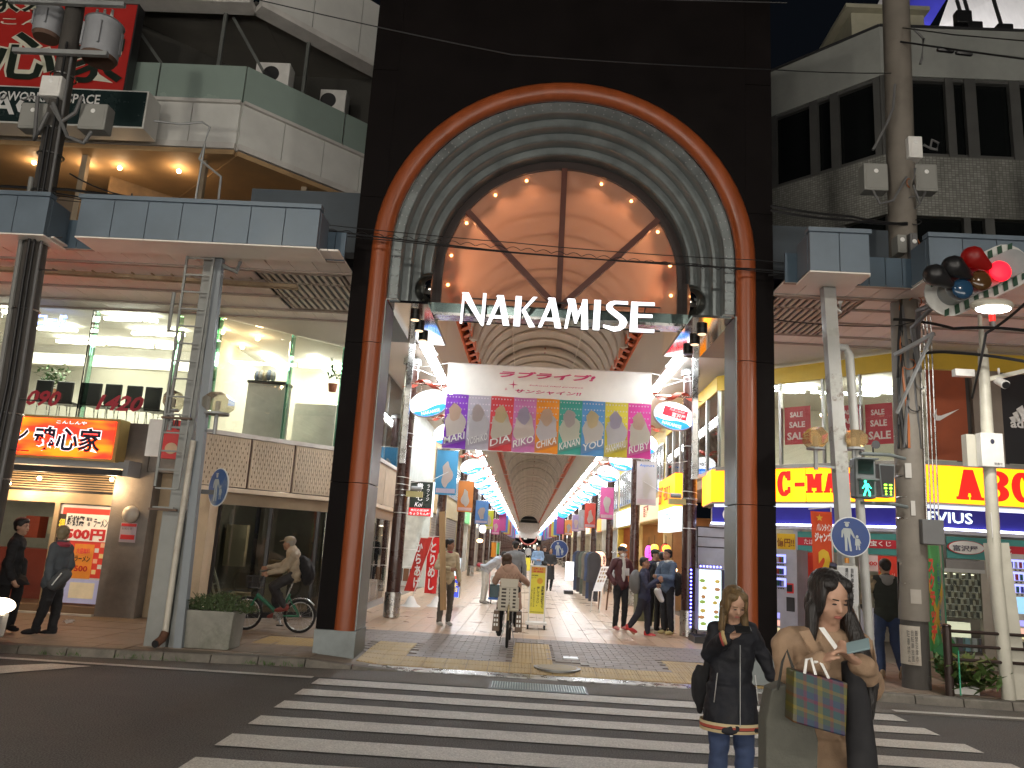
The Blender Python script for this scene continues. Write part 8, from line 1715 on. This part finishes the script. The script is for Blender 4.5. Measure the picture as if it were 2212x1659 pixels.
def plaid():
 m_=bpy.data.materials.new('plaid');m_.use_nodes=True;nt=m_.node_tree;N,L=nt.nodes,nt.links;b_=N['Principled BSDF'];tc=N.new('ShaderNodeTexCoord');sp=N.new('ShaderNodeSeparateXYZ');L.new(tc.outputs['Object'],sp.inputs[0])
 cur=None
 def stripes(out,ph_,pal):
  a=N.new('ShaderNodeMath');a.operation='MULTIPLY_ADD';a.inputs[1].default_value=9.5;a.inputs[2].default_value=ph_;L.new(out,a.inputs[0]);f=N.new('ShaderNodeMath');f.operation='FRACT';L.new(a.outputs[0],f.inputs[0]);r_=N.new('ShaderNodeValToRGB');r_.color_ramp.interpolation='CONSTANT';e=r_.color_ramp.elements;e[0].color=pal[0][1];e[1].position=pal[1][0];e[1].color=pal[1][1]
  for p_,c_ in pal[2:]: x_=e.new(p_);x_.color=c_
  L.new(f.outputs[0],r_.inputs[0]);return r_.outputs[0]
 a_=N.new('ShaderNodeMath');a_.operation='MULTIPLY_ADD';a_.inputs[1].default_value=.28;L.new(sp.outputs[0],a_.inputs[0]);L.new(sp.outputs[2],a_.inputs[2])
 s1=stripes(sp.outputs[0],.1,[(0,(.20,.16,.015,1)),(.18,(.03,.06,.06,1)),(.45,(.16,.02,.04,1)),(.58,(.02,.07,.10,1)),(.85,(.06,.02,.08,1))])
 s2=stripes(a_.outputs[0],.4,[(0,(.21,.165,.015,1)),(.14,(.02,.08,.07,1)),(.42,(.17,.02,.05,1)),(.55,(.03,.05,.12,1)),(.80,(.05,.09,.05,1))])
 mx=N.new('ShaderNodeMix');mx.data_type='RGBA';mx.inputs[0].default_value=.5;L.new(s1,mx.inputs['A']);L.new(s2,mx.inputs['B']);hs=N.new('ShaderNodeHueSaturation');hs.inputs['Value'].default_value=.55;hs.inputs['Saturation'].default_value=1.15;L.new(mx.outputs['Result'],hs.inputs['Color']);L.new(hs.outputs[0],b_.inputs['Base Color']);b_.inputs['Roughness'].default_value=.5;return m_
bagprism('shopping_bag','plaid paper shopping bag hanging from the arm of the woman in beige','shopping bag',[(1715,1448),(1832,1476),(1828,1592),(1712,1560)],3.40,plaid(),.10,[[(1738,1455,0),(1742,1425,0),(1752,1422,.02),(1762,1458,0)],[(1790,1465,0),(1776,1436,.05),(1768,1430,.06),(1758,1430,.06)]],whitep)
bagprism('tote_bag','large grey green fabric tote bag hanging at the side of the woman in beige','tote bag',[(1668,1490),(1700,1478),(1752,1545),(1768,1600),(1765,1700),(1655,1700),(1655,1560)],3.52,mat('tote_grey',(.085,.085,.07),.85,var=.25,scale=7,bump=.4,bscale=90),.12,[[(1680,1490,0),(1690,1430,.02),(1700,1405,.05),(1712,1440,0),(1738,1530,0)]],mat('tote_strap',(.04,.04,.035),.8))
# --- girl in navy jacket ---
Yg=5.45;navy=mat('jacket_navy',(.006,.007,.012),.75,var=.3,scale=7,bump=.4,bscale=40);Gp=lambda px,py,dy=0: at(px,py,Yg+dy)
fg_=V((Gp(1578,1450).x,Yg,0))
gm_,P,s,tp,(fv,rv)=person('person with bleached brown hair in a long navy jacket looking at a phone',fg_,8,1.50,navy,jeans,jeans,J=dict(pel=V((fg_.x,Yg,.84)),neck=Gp(1583,1347,.03),head=Gp(1586,1304,-.04),shL=Gp(1618,1364,.03),shR=Gp(1545,1362,.03),elL=Gp(1645,1412,.06),elR=Gp(1532,1412,.0),wrL=Gp(1668,1462,.08),wrR=Gp(1570,1378,-.24)),hair='long',hairm=hairbl,head=(4,30),vox=.010,coat=(.70,.215,.17),fat=1.05,hdir={'R': (V((.9,-.3,.3)),V((.1,-.2,1)))},hcurl=.7,disp=.016)
c=P['wrR'];MB().torus(c+V((-.015,0,-.0)),.036,.012,(.9,-.3,.3),n=16,k=6).build('striped_cuff',mat('cuff_gold',(.45,.33,.16),.7),gm_);MB().torus(c+V((-.03,.005,-.01)),.037,.008,(.9,-.3,.3),n=16,k=6).build('striped_cuff',mat('cuff_red',(.3,.05,.04),.7),gm_)
zh=.70*s
for k,(cl,dz) in enumerate((((.45,.36,.2),.0),((.35,.06,.04),.022),((.5,.42,.25),.04))):
 MB().loft([[V((fg_.x,Yg,z))+rv*.228*s*math.cos(a)+fv*.178*s*math.sin(a) for a in [2*math.pi*i/28 for i in range(28)]] for z in (zh+dz,zh+dz+.018)],cap=False).build('striped_hem',mat('hem%d' % k,cl,.8),gm_)
MB().bar(P['neck']+V((.01,-.145,-.12)),V((fg_.x+.02,Yg-.160,zh+.05)),.004).build('zip',grey,gm_)
for q in (-1,1): MB().bar(V((fg_.x+q*.12,Yg-.145,.98)),V((fg_.x+q*.14,Yg-.14,.80)),.005).build('pocket_zip',steel,gm_)
ph=T('phone','dark smartphone held up by the person in the navy jacket','phone',c+V((.08,-.1,.05)));MB().panel(c+V((.03,-.11,.05)),V((.10,-.01,.0)),V((.0,.06,.035)),.009).build('case',black,ph,bev=.002)
bg_=T('shoulder_bag','black cloth bag hanging behind the person in the navy jacket','bag',Gp(1510,1480,.2));mb=MB();mb.ell(Gp(1512,1480,.2),(.065,.06,.14),14,10);mb.cap(Gp(1530,1435,.15),Gp(1508,1500,.2),.04,.05,10);mb.cap(Gp(1508,1500,.2),Gp(1512,1535,.2),.03,.025,8);remesh(mb,.012,'bag_body',blackc,bg_,disp=.02,freq=12)
# --- man with backpack seen from behind (right) ---
fb=V((g0(1912,1462).x,12.3,.1))
man,P,s,tp,(fv,rv)=person('man seen from behind in a black vest with patterned sleeves, walking past the kiosk',fb,170,1.72,mat('vest_dark',(.03,.035,.03),.85,var=.3,scale=6),jeans,mat('shoe_tan',(.35,.25,.15),.6),J=dict(elR=(-.27,.02,1.15),wrR=(-.24,.15,1.02),elL=(.31,.0,1.12),wrL=(.30,.12,.98),knL=(.10,.08,.50),anR=(-.14,-.16,.16),toeR=(-.14,-.12,.04)),hair='short',hood=mat('hood_grey',(.30,.30,.29),.8),head=(0,10),fat=1.1)
slv=mat('sleeve_pattern',(.26,.20,.12),.8,var=.7,scale=9)
for k in 'LR': mb=MB();mb.cap(P['sh'+k],P['el'+k],.075,.066,12);mb.cap(P['el'+k],P['wr'+k],.066,.05,12);remesh(mb,.013,'patterned_sleeve',slv,man,disp=.012)
person('person in a blue cap bending behind the man in the black vest at the kiosk',V((5.0,13.2,.1)),150,1.62,mat('jk_blue',(.06,.07,.12),.8),blackc,shoe_w,hair='short',hat='beanie',hatm=mat('beanie_blue',(.08,.09,.16),.8),vox=.016)
# --- two men on the left ---
dj=mat('jacket_bluegrey',(.055,.065,.075),.85,var=.25,scale=6)
f2=V((at(98,1240,11.5).x,11.5,.12));X2=lambda px,py,dy=0: at(px,py,11.5+dy)
mn,P,s,tp,(fv,rv)=person('man with bleached hair, grey blue jacket and red scarf standing before the ramen posters',f2,-140,1.78,dj,blackc,blackc,J=dict(pel=X2(116,1258),neck=X2(134,1173),head=X2(136,1155,-.0),shL=X2(118,1182,-.10),shR=X2(148,1184,.10),elL=X2(106,1220,-.18),elR=X2(152,1222,.12),wrL=X2(108,1250,-.22),wrR=X2(135,1250,.1),hipL=X2(110,1264,-.06),hipR=X2(122,1264,.06),knL=X2(95,1312,-.1),knR=X2(122,1312,.1),anL=X2(76,1357,-.1),anR=X2(112,1359,.1),toeL=X2(58,1364,-.12),toeR=X2(98,1365,.08)),hair='short',hairm=mat('hair_olive',(.20,.16,.09),.6,var=.3),head=(-20,0))
MB().torus(P['neck']+V((0,0,-.02)),.085,.04,(0,0,1),n=16,k=8).build('red_scarf',mat('scarf_red',(.28,.03,.05),.85,var=.2),mn,True)
bgt=T('hip_bag','grey hip bag with white stripe slung on the man in the grey blue jacket','bag',X2(128,1255,-.15));mb=MB();mb.cap(X2(116,1262,-.2),X2(140,1242,-.16),.09,.10,12);remesh(mb,.014,'bag_body',mat('bag_grey',(.06,.065,.07),.7),bgt,disp=.01);MB().bar(X2(112,1264,-.31),X2(133,1238,-.29),.025,.01).build('white_stripe',whitep,bgt)
f1=V((at(28,1240,11.3).x,11.3,.12));X1=lambda px,py,dy=0: at(px,py,11.3+dy)
person('dark haired man in a black coat facing the other man, cut by the left edge',f1,75,1.78,blackc,blackc,blackc,J=dict(pel=X1(24,1250),neck=X1(40,1158),head=X1(48,1138),shL=X1(34,1172,.14),shR=X1(30,1174,-.14),elL=X1(22,1215,.2),elR=X1(18,1218,-.2),wrL=X1(32,1245,.16),wrR=X1(28,1250,-.2)),hair='short',hairm=hairb,coat=(.62,.24,.2),head=(10,0))
# --- young man with a wooden plank ---
fp=V((g0(958,1352).x,15.9,.1));khaki=mat('jacket_khaki',(.42,.36,.24),.8,var=.12,scale=6)
X3=lambda px,py,dy=0: at(px,py,15.9+dy)
mp_,P,s,tp,(fv,rv)=person('man in a khaki jacket and grey trousers holding a tall wooden plank upright',fp,35,1.66,khaki,mat('trouser_grey',(.10,.09,.08),.85,var=.2),shoe_w,J=dict(elR=(-.27,.04,1.14),wrR=(-.10,.27,1.12),elL=(.25,-.03,1.12),wrL=(.26,.05,.88)),hair='short',sk=skin2,head=(40,0),disp=.015)
MB().torus(P['neck'],.062,.022,(0,0,1),n=14,k=6).build('red_collar',mat('scarf_red',(0,0,0)),mp_,True)
a,b=at(*A6(409,195),15.55),at(*A6(418,855),15.55);o=MB().bar(b,a,.115,.03,up=(0,1,0)).build('plank',mat('wood_plank',(.42,.27,.13),.6,var=.15,scale=3,stretch=(6,6,.6)));tag(o,'tall light wooden plank held upright by the man in the khaki jacket','plank')
# --- group on the right ---
maroon=mat('jacket_maroon',(.07,.018,.022),.6,var=.2);whs=mat('hoodie_white',(.55,.54,.5),.8)
X4=V((at(*A6(1600,960),17.2).x,17.2,.1));red_sh=mat('shoe_red',(.45,.03,.03),.6)
m4,P,s,tp,(fv,rv)=person('young man in a maroon jacket, white hood, black cap and face mask',X4,25,1.72,maroon,blackc,mat('shoe_redwhite',(.42,.14,.13),.6),J=dict(elL=(.29,-.02,1.13),wrL=(.20,.08,.93),elR=(-.29,-.02,1.13),wrR=(-.20,.08,.93)),hair='crop',hat='cap',hatm=mat('cap_navy',(.015,.016,.022),.8),mask=True,hood=whs,inner=whs,hands=False)
MB().panel(P['shL']+V((-.07,-.20,-.28)),V((.07,.01,0)),V((0,0,.15)),.01).build('letter_patch',whs,m4)
X5=V((at(*A6(1770,1000),16.3).x,16.35,.1));nv=mat('jacket_blue',(.022,.026,.055),.8,var=.2)
X6=lambda a,b,dy=0: at(*A6(a,b),16.35+dy)
m5,P,s,tp,(fv,rv)=person('young man in navy with red shoes striding across and pointing to the right',X5,75,1.76,nv,mat('trouser_navy',(.012,.012,.02),.85),red_sh,J=dict(pel=X6(1765,765),neck=X6(1765,590),head=X6(1768,540),shL=X6(1770,625,.12),shR=X6(1755,625,-.14),elR=X6(1785,700,-.2),wrR=X6(1850,655,-.2),elL=X6(1790,690,.18),wrL=X6(1840,690,.1),hipL=X6(1772,785,.06),hipR=X6(1755,785,-.06),knL=X6(1785,880,.06),knR=X6(1725,875,-.06),anL=X6(1785,1005,.06),anR=X6(1662,965,-.06),toeL=X6(1835,1028,.04),toeR=X6(1695,1010,-.06)),hair='crop',sk=skin2,head=(0,0))
bp2=T('backpack','grey and black backpack on the striding young man in navy','backpack',P['neck']);mb=MB();mb.ell(X6(1706,665,0),(.13,.15,.24),14,10);remesh(mb,.014,'pack',mat('pack_grey',(.12,.12,.12),.8,var=.2),bp2,disp=.012)
X7=V((at(*A6(1918,990),16.8).x,16.85,.1));den=mat('jacket_denim',(.07,.10,.15),.85,var=.25,scale=6)
m7,P,s,tp,(fv,rv)=person('young man in blue denim jacket with crossed arms beside the right brown column',X7,-55,1.72,den,blackc,mat('shoe_yellow',(.45,.36,.15),.6),J=dict(elL=(.22,.10,1.12),wrL=(-.02,.24,1.14),elR=(-.24,.08,1.12),wrR=(.02,.25,1.08)),hair='crop',sk=skin2,hood=whs,head=(-10,0));MB().bar(P['hipL']+V((.07,-.05,.0)),P['anL']+V((.06,-.05,.02)),.02,.012).build('white_stripe',whitep,m7)
bp3=T('backpack','black backpack on the young man in the denim jacket','backpack',P['neck']);mb=MB();mb.ell(at(*A6(1985,680),16.95),(.14,.14,.25),14,10);remesh(mb,.014,'pack',blackc,bp3,disp=.012)
X8=V((at(*A6(1832,960),17.5).x,17.6,.1));person('young man in a black cap half hidden behind the striding man',X8,30,1.70,nv,blackc,shoe_w,hair='crop',hat='cap',hatm=mat('cap_green',(.02,.03,.025),.8),head=(20,0),hands=False)
X9=V((at(*A6(1880,960),17.3).x,17.35,.1));m9,P,s,tp,_=person('youth in black jacket with white hood between the capped man and the denim jacket',X9,150,1.66,blackc,blackc,blackc,hair='crop',hood=whs,hands=False);wbg=T('tote_bag','white bag hanging in front of the young men on the right','bag',P['pel']);mb=MB();mb.cap(at(*A6(1855,730),16.6),at(*A6(1880,785),16.6),.08,.06,10);remesh(mb,.013,'bag_body',whs,wbg,disp=.01)
# --- others in the arcade ---
Xc=lambda a,b,Y: V((at(*A6(a,b),Y).x,Y,.1))
m_,P,s,tp,(fv,rv)=person('man in pale overalls bending over a blue hand cart',Xc(690,760,22.3),75,1.66,mat('shirt_pale',(.42,.46,.52),.8),mat('overall_white',(.50,.50,.46),.85,var=.15),mat('shoe_grey',(.2,.19,.17),.7),J=dict(neck=(.0,.42,1.28),head=(0,.54,1.36),shL=(.16,.36,1.24),shR=(-.16,.36,1.24),elL=(.2,.30,1.0),elR=(-.2,.05,1.03),wrL=(.18,.52,.98),wrR=(-.16,-.12,1.06)),hair='crop',sk=skin,fat=1.1)
glv=MB();glv.ell(P['wrR'],(.10,.06,.06));glv.build('red_glove',mat('glove_red',(.35,.03,.05),.7),m_,True)
person('man in a grey jacket and dark beanie walking ahead of the cyclist',Xc(885,760,19.5),178,1.72,mat('jk_grey',(.16,.17,.18),.8),blackc,blackc,hair='crop',hat='beanie',hatm=mat('beanie_dk',(.02,.02,.022),.9))
person('man in a light blue jacket holding a white bag further down the arcade',Xc(1045,640,33),5,1.70,mat('jk_lblue',(.22,.34,.52),.8),mat('tr_dark',(.03,.03,.035),.8),blackc,hair='short',mask=False,J=dict(wrL=(.08,.25,1.1),wrR=(-.08,.25,1.1)),vox=.018)
person('woman in a black winter coat walking alone on the right side of the arcade',Xc(1130,640,31),0,1.60,mat('coat_blk',(.03,.03,.032),.9,var=.4),blackc,blackc,hair='bob',coat=(.45,.2,.17),J=dict(anL=(.05,.1,.09),wrL=(.12,.2,1.05),wrR=(-.12,.2,1.05)),vox=.018)
person('person in a black t shirt behind the man in light blue',Xc(1090,600,37),10,1.66,blackc,mat('tr_brown',(.08,.06,.05),.8),blackc,hair='short',vox=.02);person('person in dark clothes walking away beside the far left shops',Xc(925,560,36),175,1.68,blackc,blackc,blackc,hair='short',vox=.02)
person('far person in black standing near the distant yellow notice',Xc(935,520,50),180,1.7,blackc,blackc,blackc,hair='short',vox=.025,hands=False);person('far pedestrian in pale grey in the middle of the arcade',Xc(985,480,70),180,1.7,mat('jk_pale',(.4,.4,.4),.8),blackc,blackc,hair='short',vox=.03,hands=False)
person('far pedestrian in dark blue further right of the middle of the arcade',Xc(1012,470,80),0,1.7,nv,blackc,blackc,hair='short',vox=.03,hands=False)
# ================= bicycles =================
tyre=mat('tyre',(.012,.012,.012),.8);
def wheel(t,c,R,ax,sp=16,rim=None):
 w_=MB().torus(c,R-.02,.022,ax,36,8).build('wheel',tyre,t,True);MB().torus(c,R-.045,.010,ax,36,6).build('rim',rim or steel,w_,True);MB().cyl(V(c)-V(ax)*.04,V(c)+V(ax)*.04,.02,n=10).build('hub',steel,w_)
 mb=MB();a=V(ax).normalized();u=a.cross(V((0,0,1))).normalized();v=V((0,0,1))
 for k in range(sp): d=u*math.cos(2*math.pi*k/sp)+v*math.sin(2*math.pi*k/sp);mb.cyl(V(c)+a*.02*(1 if k % 2 else -1),V(c)+d*(R-.045),.0018,n=4)
 stuff(mb.build('spokes',steel,w_))
Yb2=13.35;Bq=lambda a,b,dy=0: at(*ZB(a,b),Yb2+dy)
grn=mat('bike_green',(.015,.16,.085),.35);fwc=Bq(497,1325);rwc=Bq(885,1337);R2=.268;fwc.z=rwc.z=.1+R2
bk_=T('bicycle','green folding bicycle with front basket ridden past the dark shopfront','bicycle',V(((fwc.x+rwc.x)/2,Yb2,.1)))
wheel(bk_,fwc,R2,(0,1,0));wheel(bk_,rwc,R2,(0,1,0))
hd_=Bq(575,1180);hd_.z=max(hd_.z,.6);bbx=V((Bq(735,1330).x,Yb2,.36));seat_b=V((Bq(800,1240).x,Yb2,.62));sadl=V((Bq(838,1118).x,Yb2,.93))
MB().tube([hd_,V(((hd_.x+bbx.x)/2,Yb2,.53)),bbx],.032,10).build('main_tube',grn,bk_,True);MB().cyl(bbx,seat_b.lerp(sadl,.3),.02,n=10).build('seat_tube',grn,bk_,True);MB().cyl(bbx.lerp(sadl,.4),sadl,.014,n=10).build('seat_post',steel,bk_,True)
for d in (-.05,.05): MB().cyl(bbx+V((0,d*.4,0)),rwc+V((0,d,0)),.012,n=8).build('chain_stay',grn,bk_,True);MB().cyl(seat_b+V((0,d*.4,.05)),rwc+V((0,d,0)),.010,n=8).build('seat_stay',grn,bk_,True);MB().cyl(hd_+V((0,d*.5,-.04)),fwc+V((0,d,0)),.013,n=8).build('fork',grn,bk_,True)
hb_=Bq(628,1010);MB().cyl(hd_,hb_,.016,n=8).build('stem',black,bk_,True);MB().cyl(hb_+V((0,-.25,0)),hb_+V((0,.25,0)),.014,n=8).build('handlebar',black,bk_,True);MB().ell(sadl+V((.02,0,.01)),(.13,.07,.035)).build('saddle',black,bk_,True)
MB().cyl(bbx+V((0,-.05,0)),bbx+V((0,-.06,0)),.085,n=20).build('chainring',steel,bk_);MB().bar(bbx+V((0,-.08,0)),bbx+V((.07,-.08,-.13)),.02).build('crank',steel,bk_);MB().box((bbx.x+.02,Yb2-.16,.21),(bbx.x+.12,Yb2-.08,.23)).build('pedal',black,bk_)
bs0,bs1=Bq(520,1045),Bq(612,1135);mb=MB()
for z in (bs0.z,(bs0.z+bs1.z)/2,bs1.z):
 k_=.75+.25*(z-bs1.z)/(bs0.z-bs1.z);cx=(bs0.x+bs1.x)/2;w_=(bs1.x-bs0.x)/2*k_;mb.tube([(cx-w_,Yb2-.15*k_,z),(cx+w_,Yb2-.15*k_,z),(cx+w_,Yb2+.15*k_,z),(cx-w_,Yb2+.15*k_,z),(cx-w_,Yb2-.15*k_,z)],.006,5)
for k in range(9): x=bs0.x+(bs1.x-bs0.x)*k/8;xb=(bs0.x+bs1.x)/2+(x-(bs0.x+bs1.x)/2)*.75;mb.cyl((x,Yb2-.15,bs0.z),(xb,Yb2-.112,bs1.z),.004,n=4);mb.cyl((x,Yb2+.15,bs0.z),(xb,Yb2+.112,bs1.z),.004,n=4)
mb.box((bs0.x+.05,Yb2-.11,bs1.z-.005),(bs1.x-.05,Yb2+.11,bs1.z+.005));mb.build('basket',dark,bk_)
MB().torus(rwc,R2+.02,.012,(0,1,0),20,6,a0=40,a1=150).build('mudguard',steel,bk_,True)
puff=mat('jacket_puffy',(.38,.31,.22),.7,var=.12,scale=6)
m10,P,s,tp,(fv,rv)=person('older man in a beige puffer jacket and cap riding the green bicycle',V((sadl.x,Yb2,.12)),-90,1.66,puff,mat('trouser_charcoal',(.03,.028,.03),.85),mat('shoe_redblue',(.25,.05,.04),.6),J=dict(pel=sadl+V((.02,0,.10)),neck=Bq(835,858),head=Bq(808,812),shL=Bq(842,895,.15),shR=Bq(842,895,-.15),elL=Bq(765,970,.2),elR=Bq(765,1010,-.2),wrL=Bq(655,985,.2),wrR=Bq(668,1025,-.2),hipL=sadl+V((-.03,.09,.06)),hipR=sadl+V((-.03,-.09,.06)),knL=Bq(690,1110,.1),knR=Bq(700,1125,-.1),anL=Bq(720,1310,.1),anR=Bq(775,1270,-.1),toeL=Bq(685,1340,.1),toeR=Bq(725,1300,-.1)),hair='short',hairm=mat('hair_grey',(.25,.23,.2),.7),hat='cap',hatm=mat('cap_khaki',(.30,.25,.17),.8),sk=skin2,fat=1.15,disp=.022)
bp4=T('backpack','black rucksack on the back of the older cyclist','backpack',P['neck']);mb=MB();mb.ell(Bq(935,1010),(.14,.16,.22),14,10,Matrix.Rotation(rad(-20),3,'Y'));mb.cap(Bq(900,930),Bq(940,1080),.09,.08,10);remesh(mb,.014,'pack',blackc,bp4,disp=.02)
Ym=13.1;Mq=lambda a,b,dy=0: at(*A6(a,b),Ym+dy);wx=Mq(848,1000).x;ivory=mat('seat_ivory',(.50,.46,.38),.5,var=.06)
mbk=T('bicycle','town bicycle with ivory child seat on the rear rack, ridden away from the camera','bicycle',V((wx,Ym,.1)));R3=.33
wheel(mbk,V((wx,Ym,.1+R3)),R3,(1,0,.0),20);wheel(mbk,V((wx+.02,Ym+1.1,.1+R3)),R3,(1,0,0),20)
MB().torus((wx,Ym,.1+R3),R3+.025,.018,(1,0,0),20,6,a0=20,a1=170).build('mudguard',mat('gold_metal',(.35,.28,.15),.3,.8),mbk,True)
for q in (-1,1): MB().cyl((wx+q*.06,Ym,.43),(wx+q*.05,Ym+.55,.42),.011,n=8).build('chain_stay',steel,mbk);MB().cyl((wx+q*.07,Ym,.43),(wx+q*.07,Ym+.05,.80),.008,n=8).build('rack_strut',steel,mbk);MB().cyl((wx+q*.12,Ym-.05,.17),(wx+q*.06,Ym,.43),.009,n=8).build('stand_leg',steel,mbk)
MB().box((wx-.07,Ym-.1,.80),(wx+.07,Ym+.3,.82)).build('rack',steel,mbk);MB().cyl((wx,Ym+.5,.35),(wx,Ym+.38,.95),.016,n=8).build('seat_tube',steel,mbk);MB().ell((wx,Ym+.36,.98),(.10,.13,.045)).build('saddle',black,mbk,True);MB().tube([(wx,Ym+.5,.38),(wx,Ym+.8,.45),(wx,Ym+1.02,.85)],.02,8).build('down_tube',steel,mbk,True)
MB().cyl((wx,Ym+1.0,.8),(wx,Ym+.95,1.05),.014,n=8).build('stem',steel,mbk);MB().tube([(wx-.28,Ym+.72,1.06),(wx-.12,Ym+.95,1.06),(wx+.12,Ym+.95,1.06),(wx+.28,Ym+.72,1.06)],.013,8).build('handlebar',steel,mbk,True);MB().ell((wx+.02,Ym-.07,.72),(.02,.01,.02)).build('reflector',mat('reflector',(.5,.02,.01),.2,emit=(.8,.02,.0),es=.6),mbk)
for q in (-1,1): MB().box((wx+q*.12-.045,Ym+.42,.30),(wx+q*.12+.045,Ym+.50,.32)).build('pedal',black,mbk)
cs=T('child_seat','ivory plastic child seat with slotted back and foot guards on the town bicycle','child seat',V((wx,Ym,.8)))
def cq(a,b,dy=-.12): return Mq(a,b,dy)
mb=MB();x0,x1=cq(796,700).x,cq(922,700).x;z0,z1,z2=cq(860,845).z,cq(860,705).z,cq(860,645).z
rows_=6;Ys=Ym-.12
for k in range(5): xx=x0+(x1-x0)*(.0,.34,.66,1.0,1.0)[k];
for xx,w_ in ((x0,.035),(x0+(x1-x0)*.36,.05),(x0+(x1-x0)*.56,.05),(x1-.035,.035)): MB().box((xx,Ys,z0),(xx+w_,Ys+.02,z1)).build('back_rib',ivory,cs,bev=.005)
for k in range(7): z=z0+(z1-z0)*k/6;MB().box((x0,Ys+.003,z-.012),(x1,Ys+.018,z+.012)).build('cross_rib',ivory,cs)
MB().prism([(.06,0),(.94,0),(1,1),(0,1)],(x0,Ys-.01,z1),(x1-x0,0,0),(0,0,z2-z1),.03).build('head_rest',ivory,cs,bev=.01);MB().box((x0-.02,Ys-.02,z0-.04),(x1+.02,Ys+.30,z0)).build('seat_pan',ivory,cs,bev=.02);MB().box((x0+.01,Ys+.02,z0),(x1-.01,Ys+.026,z1)).build('cushion',mat('cushion_dark',(.06,.05,.045),.8),cs)
for q,xx in ((-1,x0),(1,x1)):
 MB().box((xx-.02,Ys+.0,z0),(xx+.02,Ys+.28,z0+.16)).build('side_guard',ivory,cs,bev=.01);xg=xx+q*.03
 g_=MB().prism([(0,0),(1,.0),(.85,1),(.15,1)],(xg-.06,Ys+.05,z0-.36),(.12,0,0),(0,0,.32),.16).build('foot_guard',mat('guard_brown',(.14,.09,.06),.5),cs,bev=.01)
 for i in range(2):
  for j in range(3): MB().box((xg-.035+.04*i,Ys+.043,z0-.28+.07*j),(xg-.01+.04*i,Ys+.05,z0-.24+.07*j)).build('slot',whitep,cs)
pinkc=mat('coat_pinkbeige',(.42,.27,.20),.8,var=.1,scale=6);Y6=Ym+.30;Cq=lambda a,b,dy=0: at(*A6(a,b),Y6+dy)
m11,P,s,tp,(fv,rv)=person('woman with brown hair in a pink beige quilted hooded coat cycling away into the arcade',V((wx,Y6,.1)),180,1.60,pinkc,blackc,blackc,J=dict(pel=V((wx+.01,Y6+.02,1.04)),neck=Cq(850,565),head=Cq(845,520,.02),shL=Cq(795,605),shR=Cq(905,605),elL=Cq(765,660,.1),elR=Cq(945,640,.12),wrL=V((wx-.27,Y6+.42,1.08)),wrR=V((wx+.29,Y6+.42,1.09)),hipL=V((wx-.09,Y6,1.0)),hipR=V((wx+.09,Y6,1.0)),knL=V((wx-.15,Y6+.12,.66)),knR=V((wx+.13,Y6+.25,.75)),anL=V((wx-.15,Y6+.08,.30)),anR=V((wx+.12,Y6+.15,.45)),toeL=V((wx-.15,Y6+.2,.25)),toeR=V((wx+.12,Y6+.28,.42))),hair='bob',hairm=hairbr,coat=(.62,.23,.2),hood=pinkc,head=(0,0),fat=1.05)
qn=MB()
for k in range(-6,9):
 for sg_ in (-1,1):
  pts=[]
  for j in range(9):
   z=P['pel'].z+.02+(P['shL'].z-P['pel'].z-.02)*j/8;x=wx+.02+k*.055+sg_*(z-P['pel'].z)*.55
   if abs(x-wx-.01) < .155: pts.append(V((x,Y6-.118-.012*math.cos((x-wx)*8),z)))
  if len(pts) > 2: qn.tube(pts,.0025,4)
stuff(qn.build('quilt_seams',mat('seam_brown',(.25,.15,.1),.8),m11))
# ================= white car at the left edge =================
cw=mat('car_white',(.55,.56,.55),.25,var=.03,coat=.6);car=T('parked_car','white car with lit headlight, only its nose showing at the left edge of the road','car',(-8.3,9.2,0));xn=at(22,1330,8.9).x-.40
prof=[(0,.28),(.02,.55),(-.10,.72),(-.35,.86),(-1.15,.98),(-1.7,1.40),(-2.9,1.45),(-3.5,1.05),(-3.9,.95),(-3.95,.3)]
rings=[[V((xn+a+(-.18 if abs(yy) > .72 and a > -.4 else 0),8.95+yy*(1 if z < 1.1 else .82),z)) for a,z in prof] for yy in (-.82,-.74,-.4,.4,.74,.82)]
MB().loft(rings).build('body',cw,car,True,bev=.02);MB().ell((xn-.16,8.95-.62,.66),(.12,.12,.09),16,10).build('headlight',glow('headlight',(1,.80,.55),10),car,True);MB().ell((xn-.16,8.95+.62,.66),(.16,.14,.09),16,10).build('headlight',_MC['headlight'],car,True)
MB().box((xn-.03,8.6,.34),(xn+.03,9.3,.48)).build('grille',black,car,bev=.01);MB().box((xn-.08,8.2,.30),(xn+.02,8.42,.42)).build('fog_light',black,car,bev=.01)
for x in (xn-.75,xn-3.1):
 for y_ in (8.16,9.74): w_=MB().torus((x,y_,.31),.24,.075,(0,1,0),24,8).build('wheel',tyre,car,True);MB().cyl((x,y_-.05,.31),(x,y_+.05,.31),.18,n=20).build('rim',steel,w_)
MB().prism([(-1.22,1.0),(-1.72,1.36),(-2.8,1.40),(-3.35,1.06)],(xn,8.19,0),(1,0,0),(0,0,1),.02).build('side_window',blackp,car)
# ================= unseen shop row behind the camera, glowing windows added to light the front =================
ac=T('shop_building','unseen shop row across the road, bright windows added to light the facades','building',(0,-10,0));box('wall',(-18,-10.6,0),(18,-10.2,8),_MC['cream_wall'],ac);ow=glow('opposite_fill',(1,.93,.84),8)
for k in range(9):
 x=-17+k*3.8;box('window',(x,-10.19,.5),(x+3.4,-10.15,3.6),ow,ac);box('frame',(x+1.65,-10.14,.5),(x+1.75,-10.1,3.6),alu,ac)
bpy.data.scenes.remove(_TS)
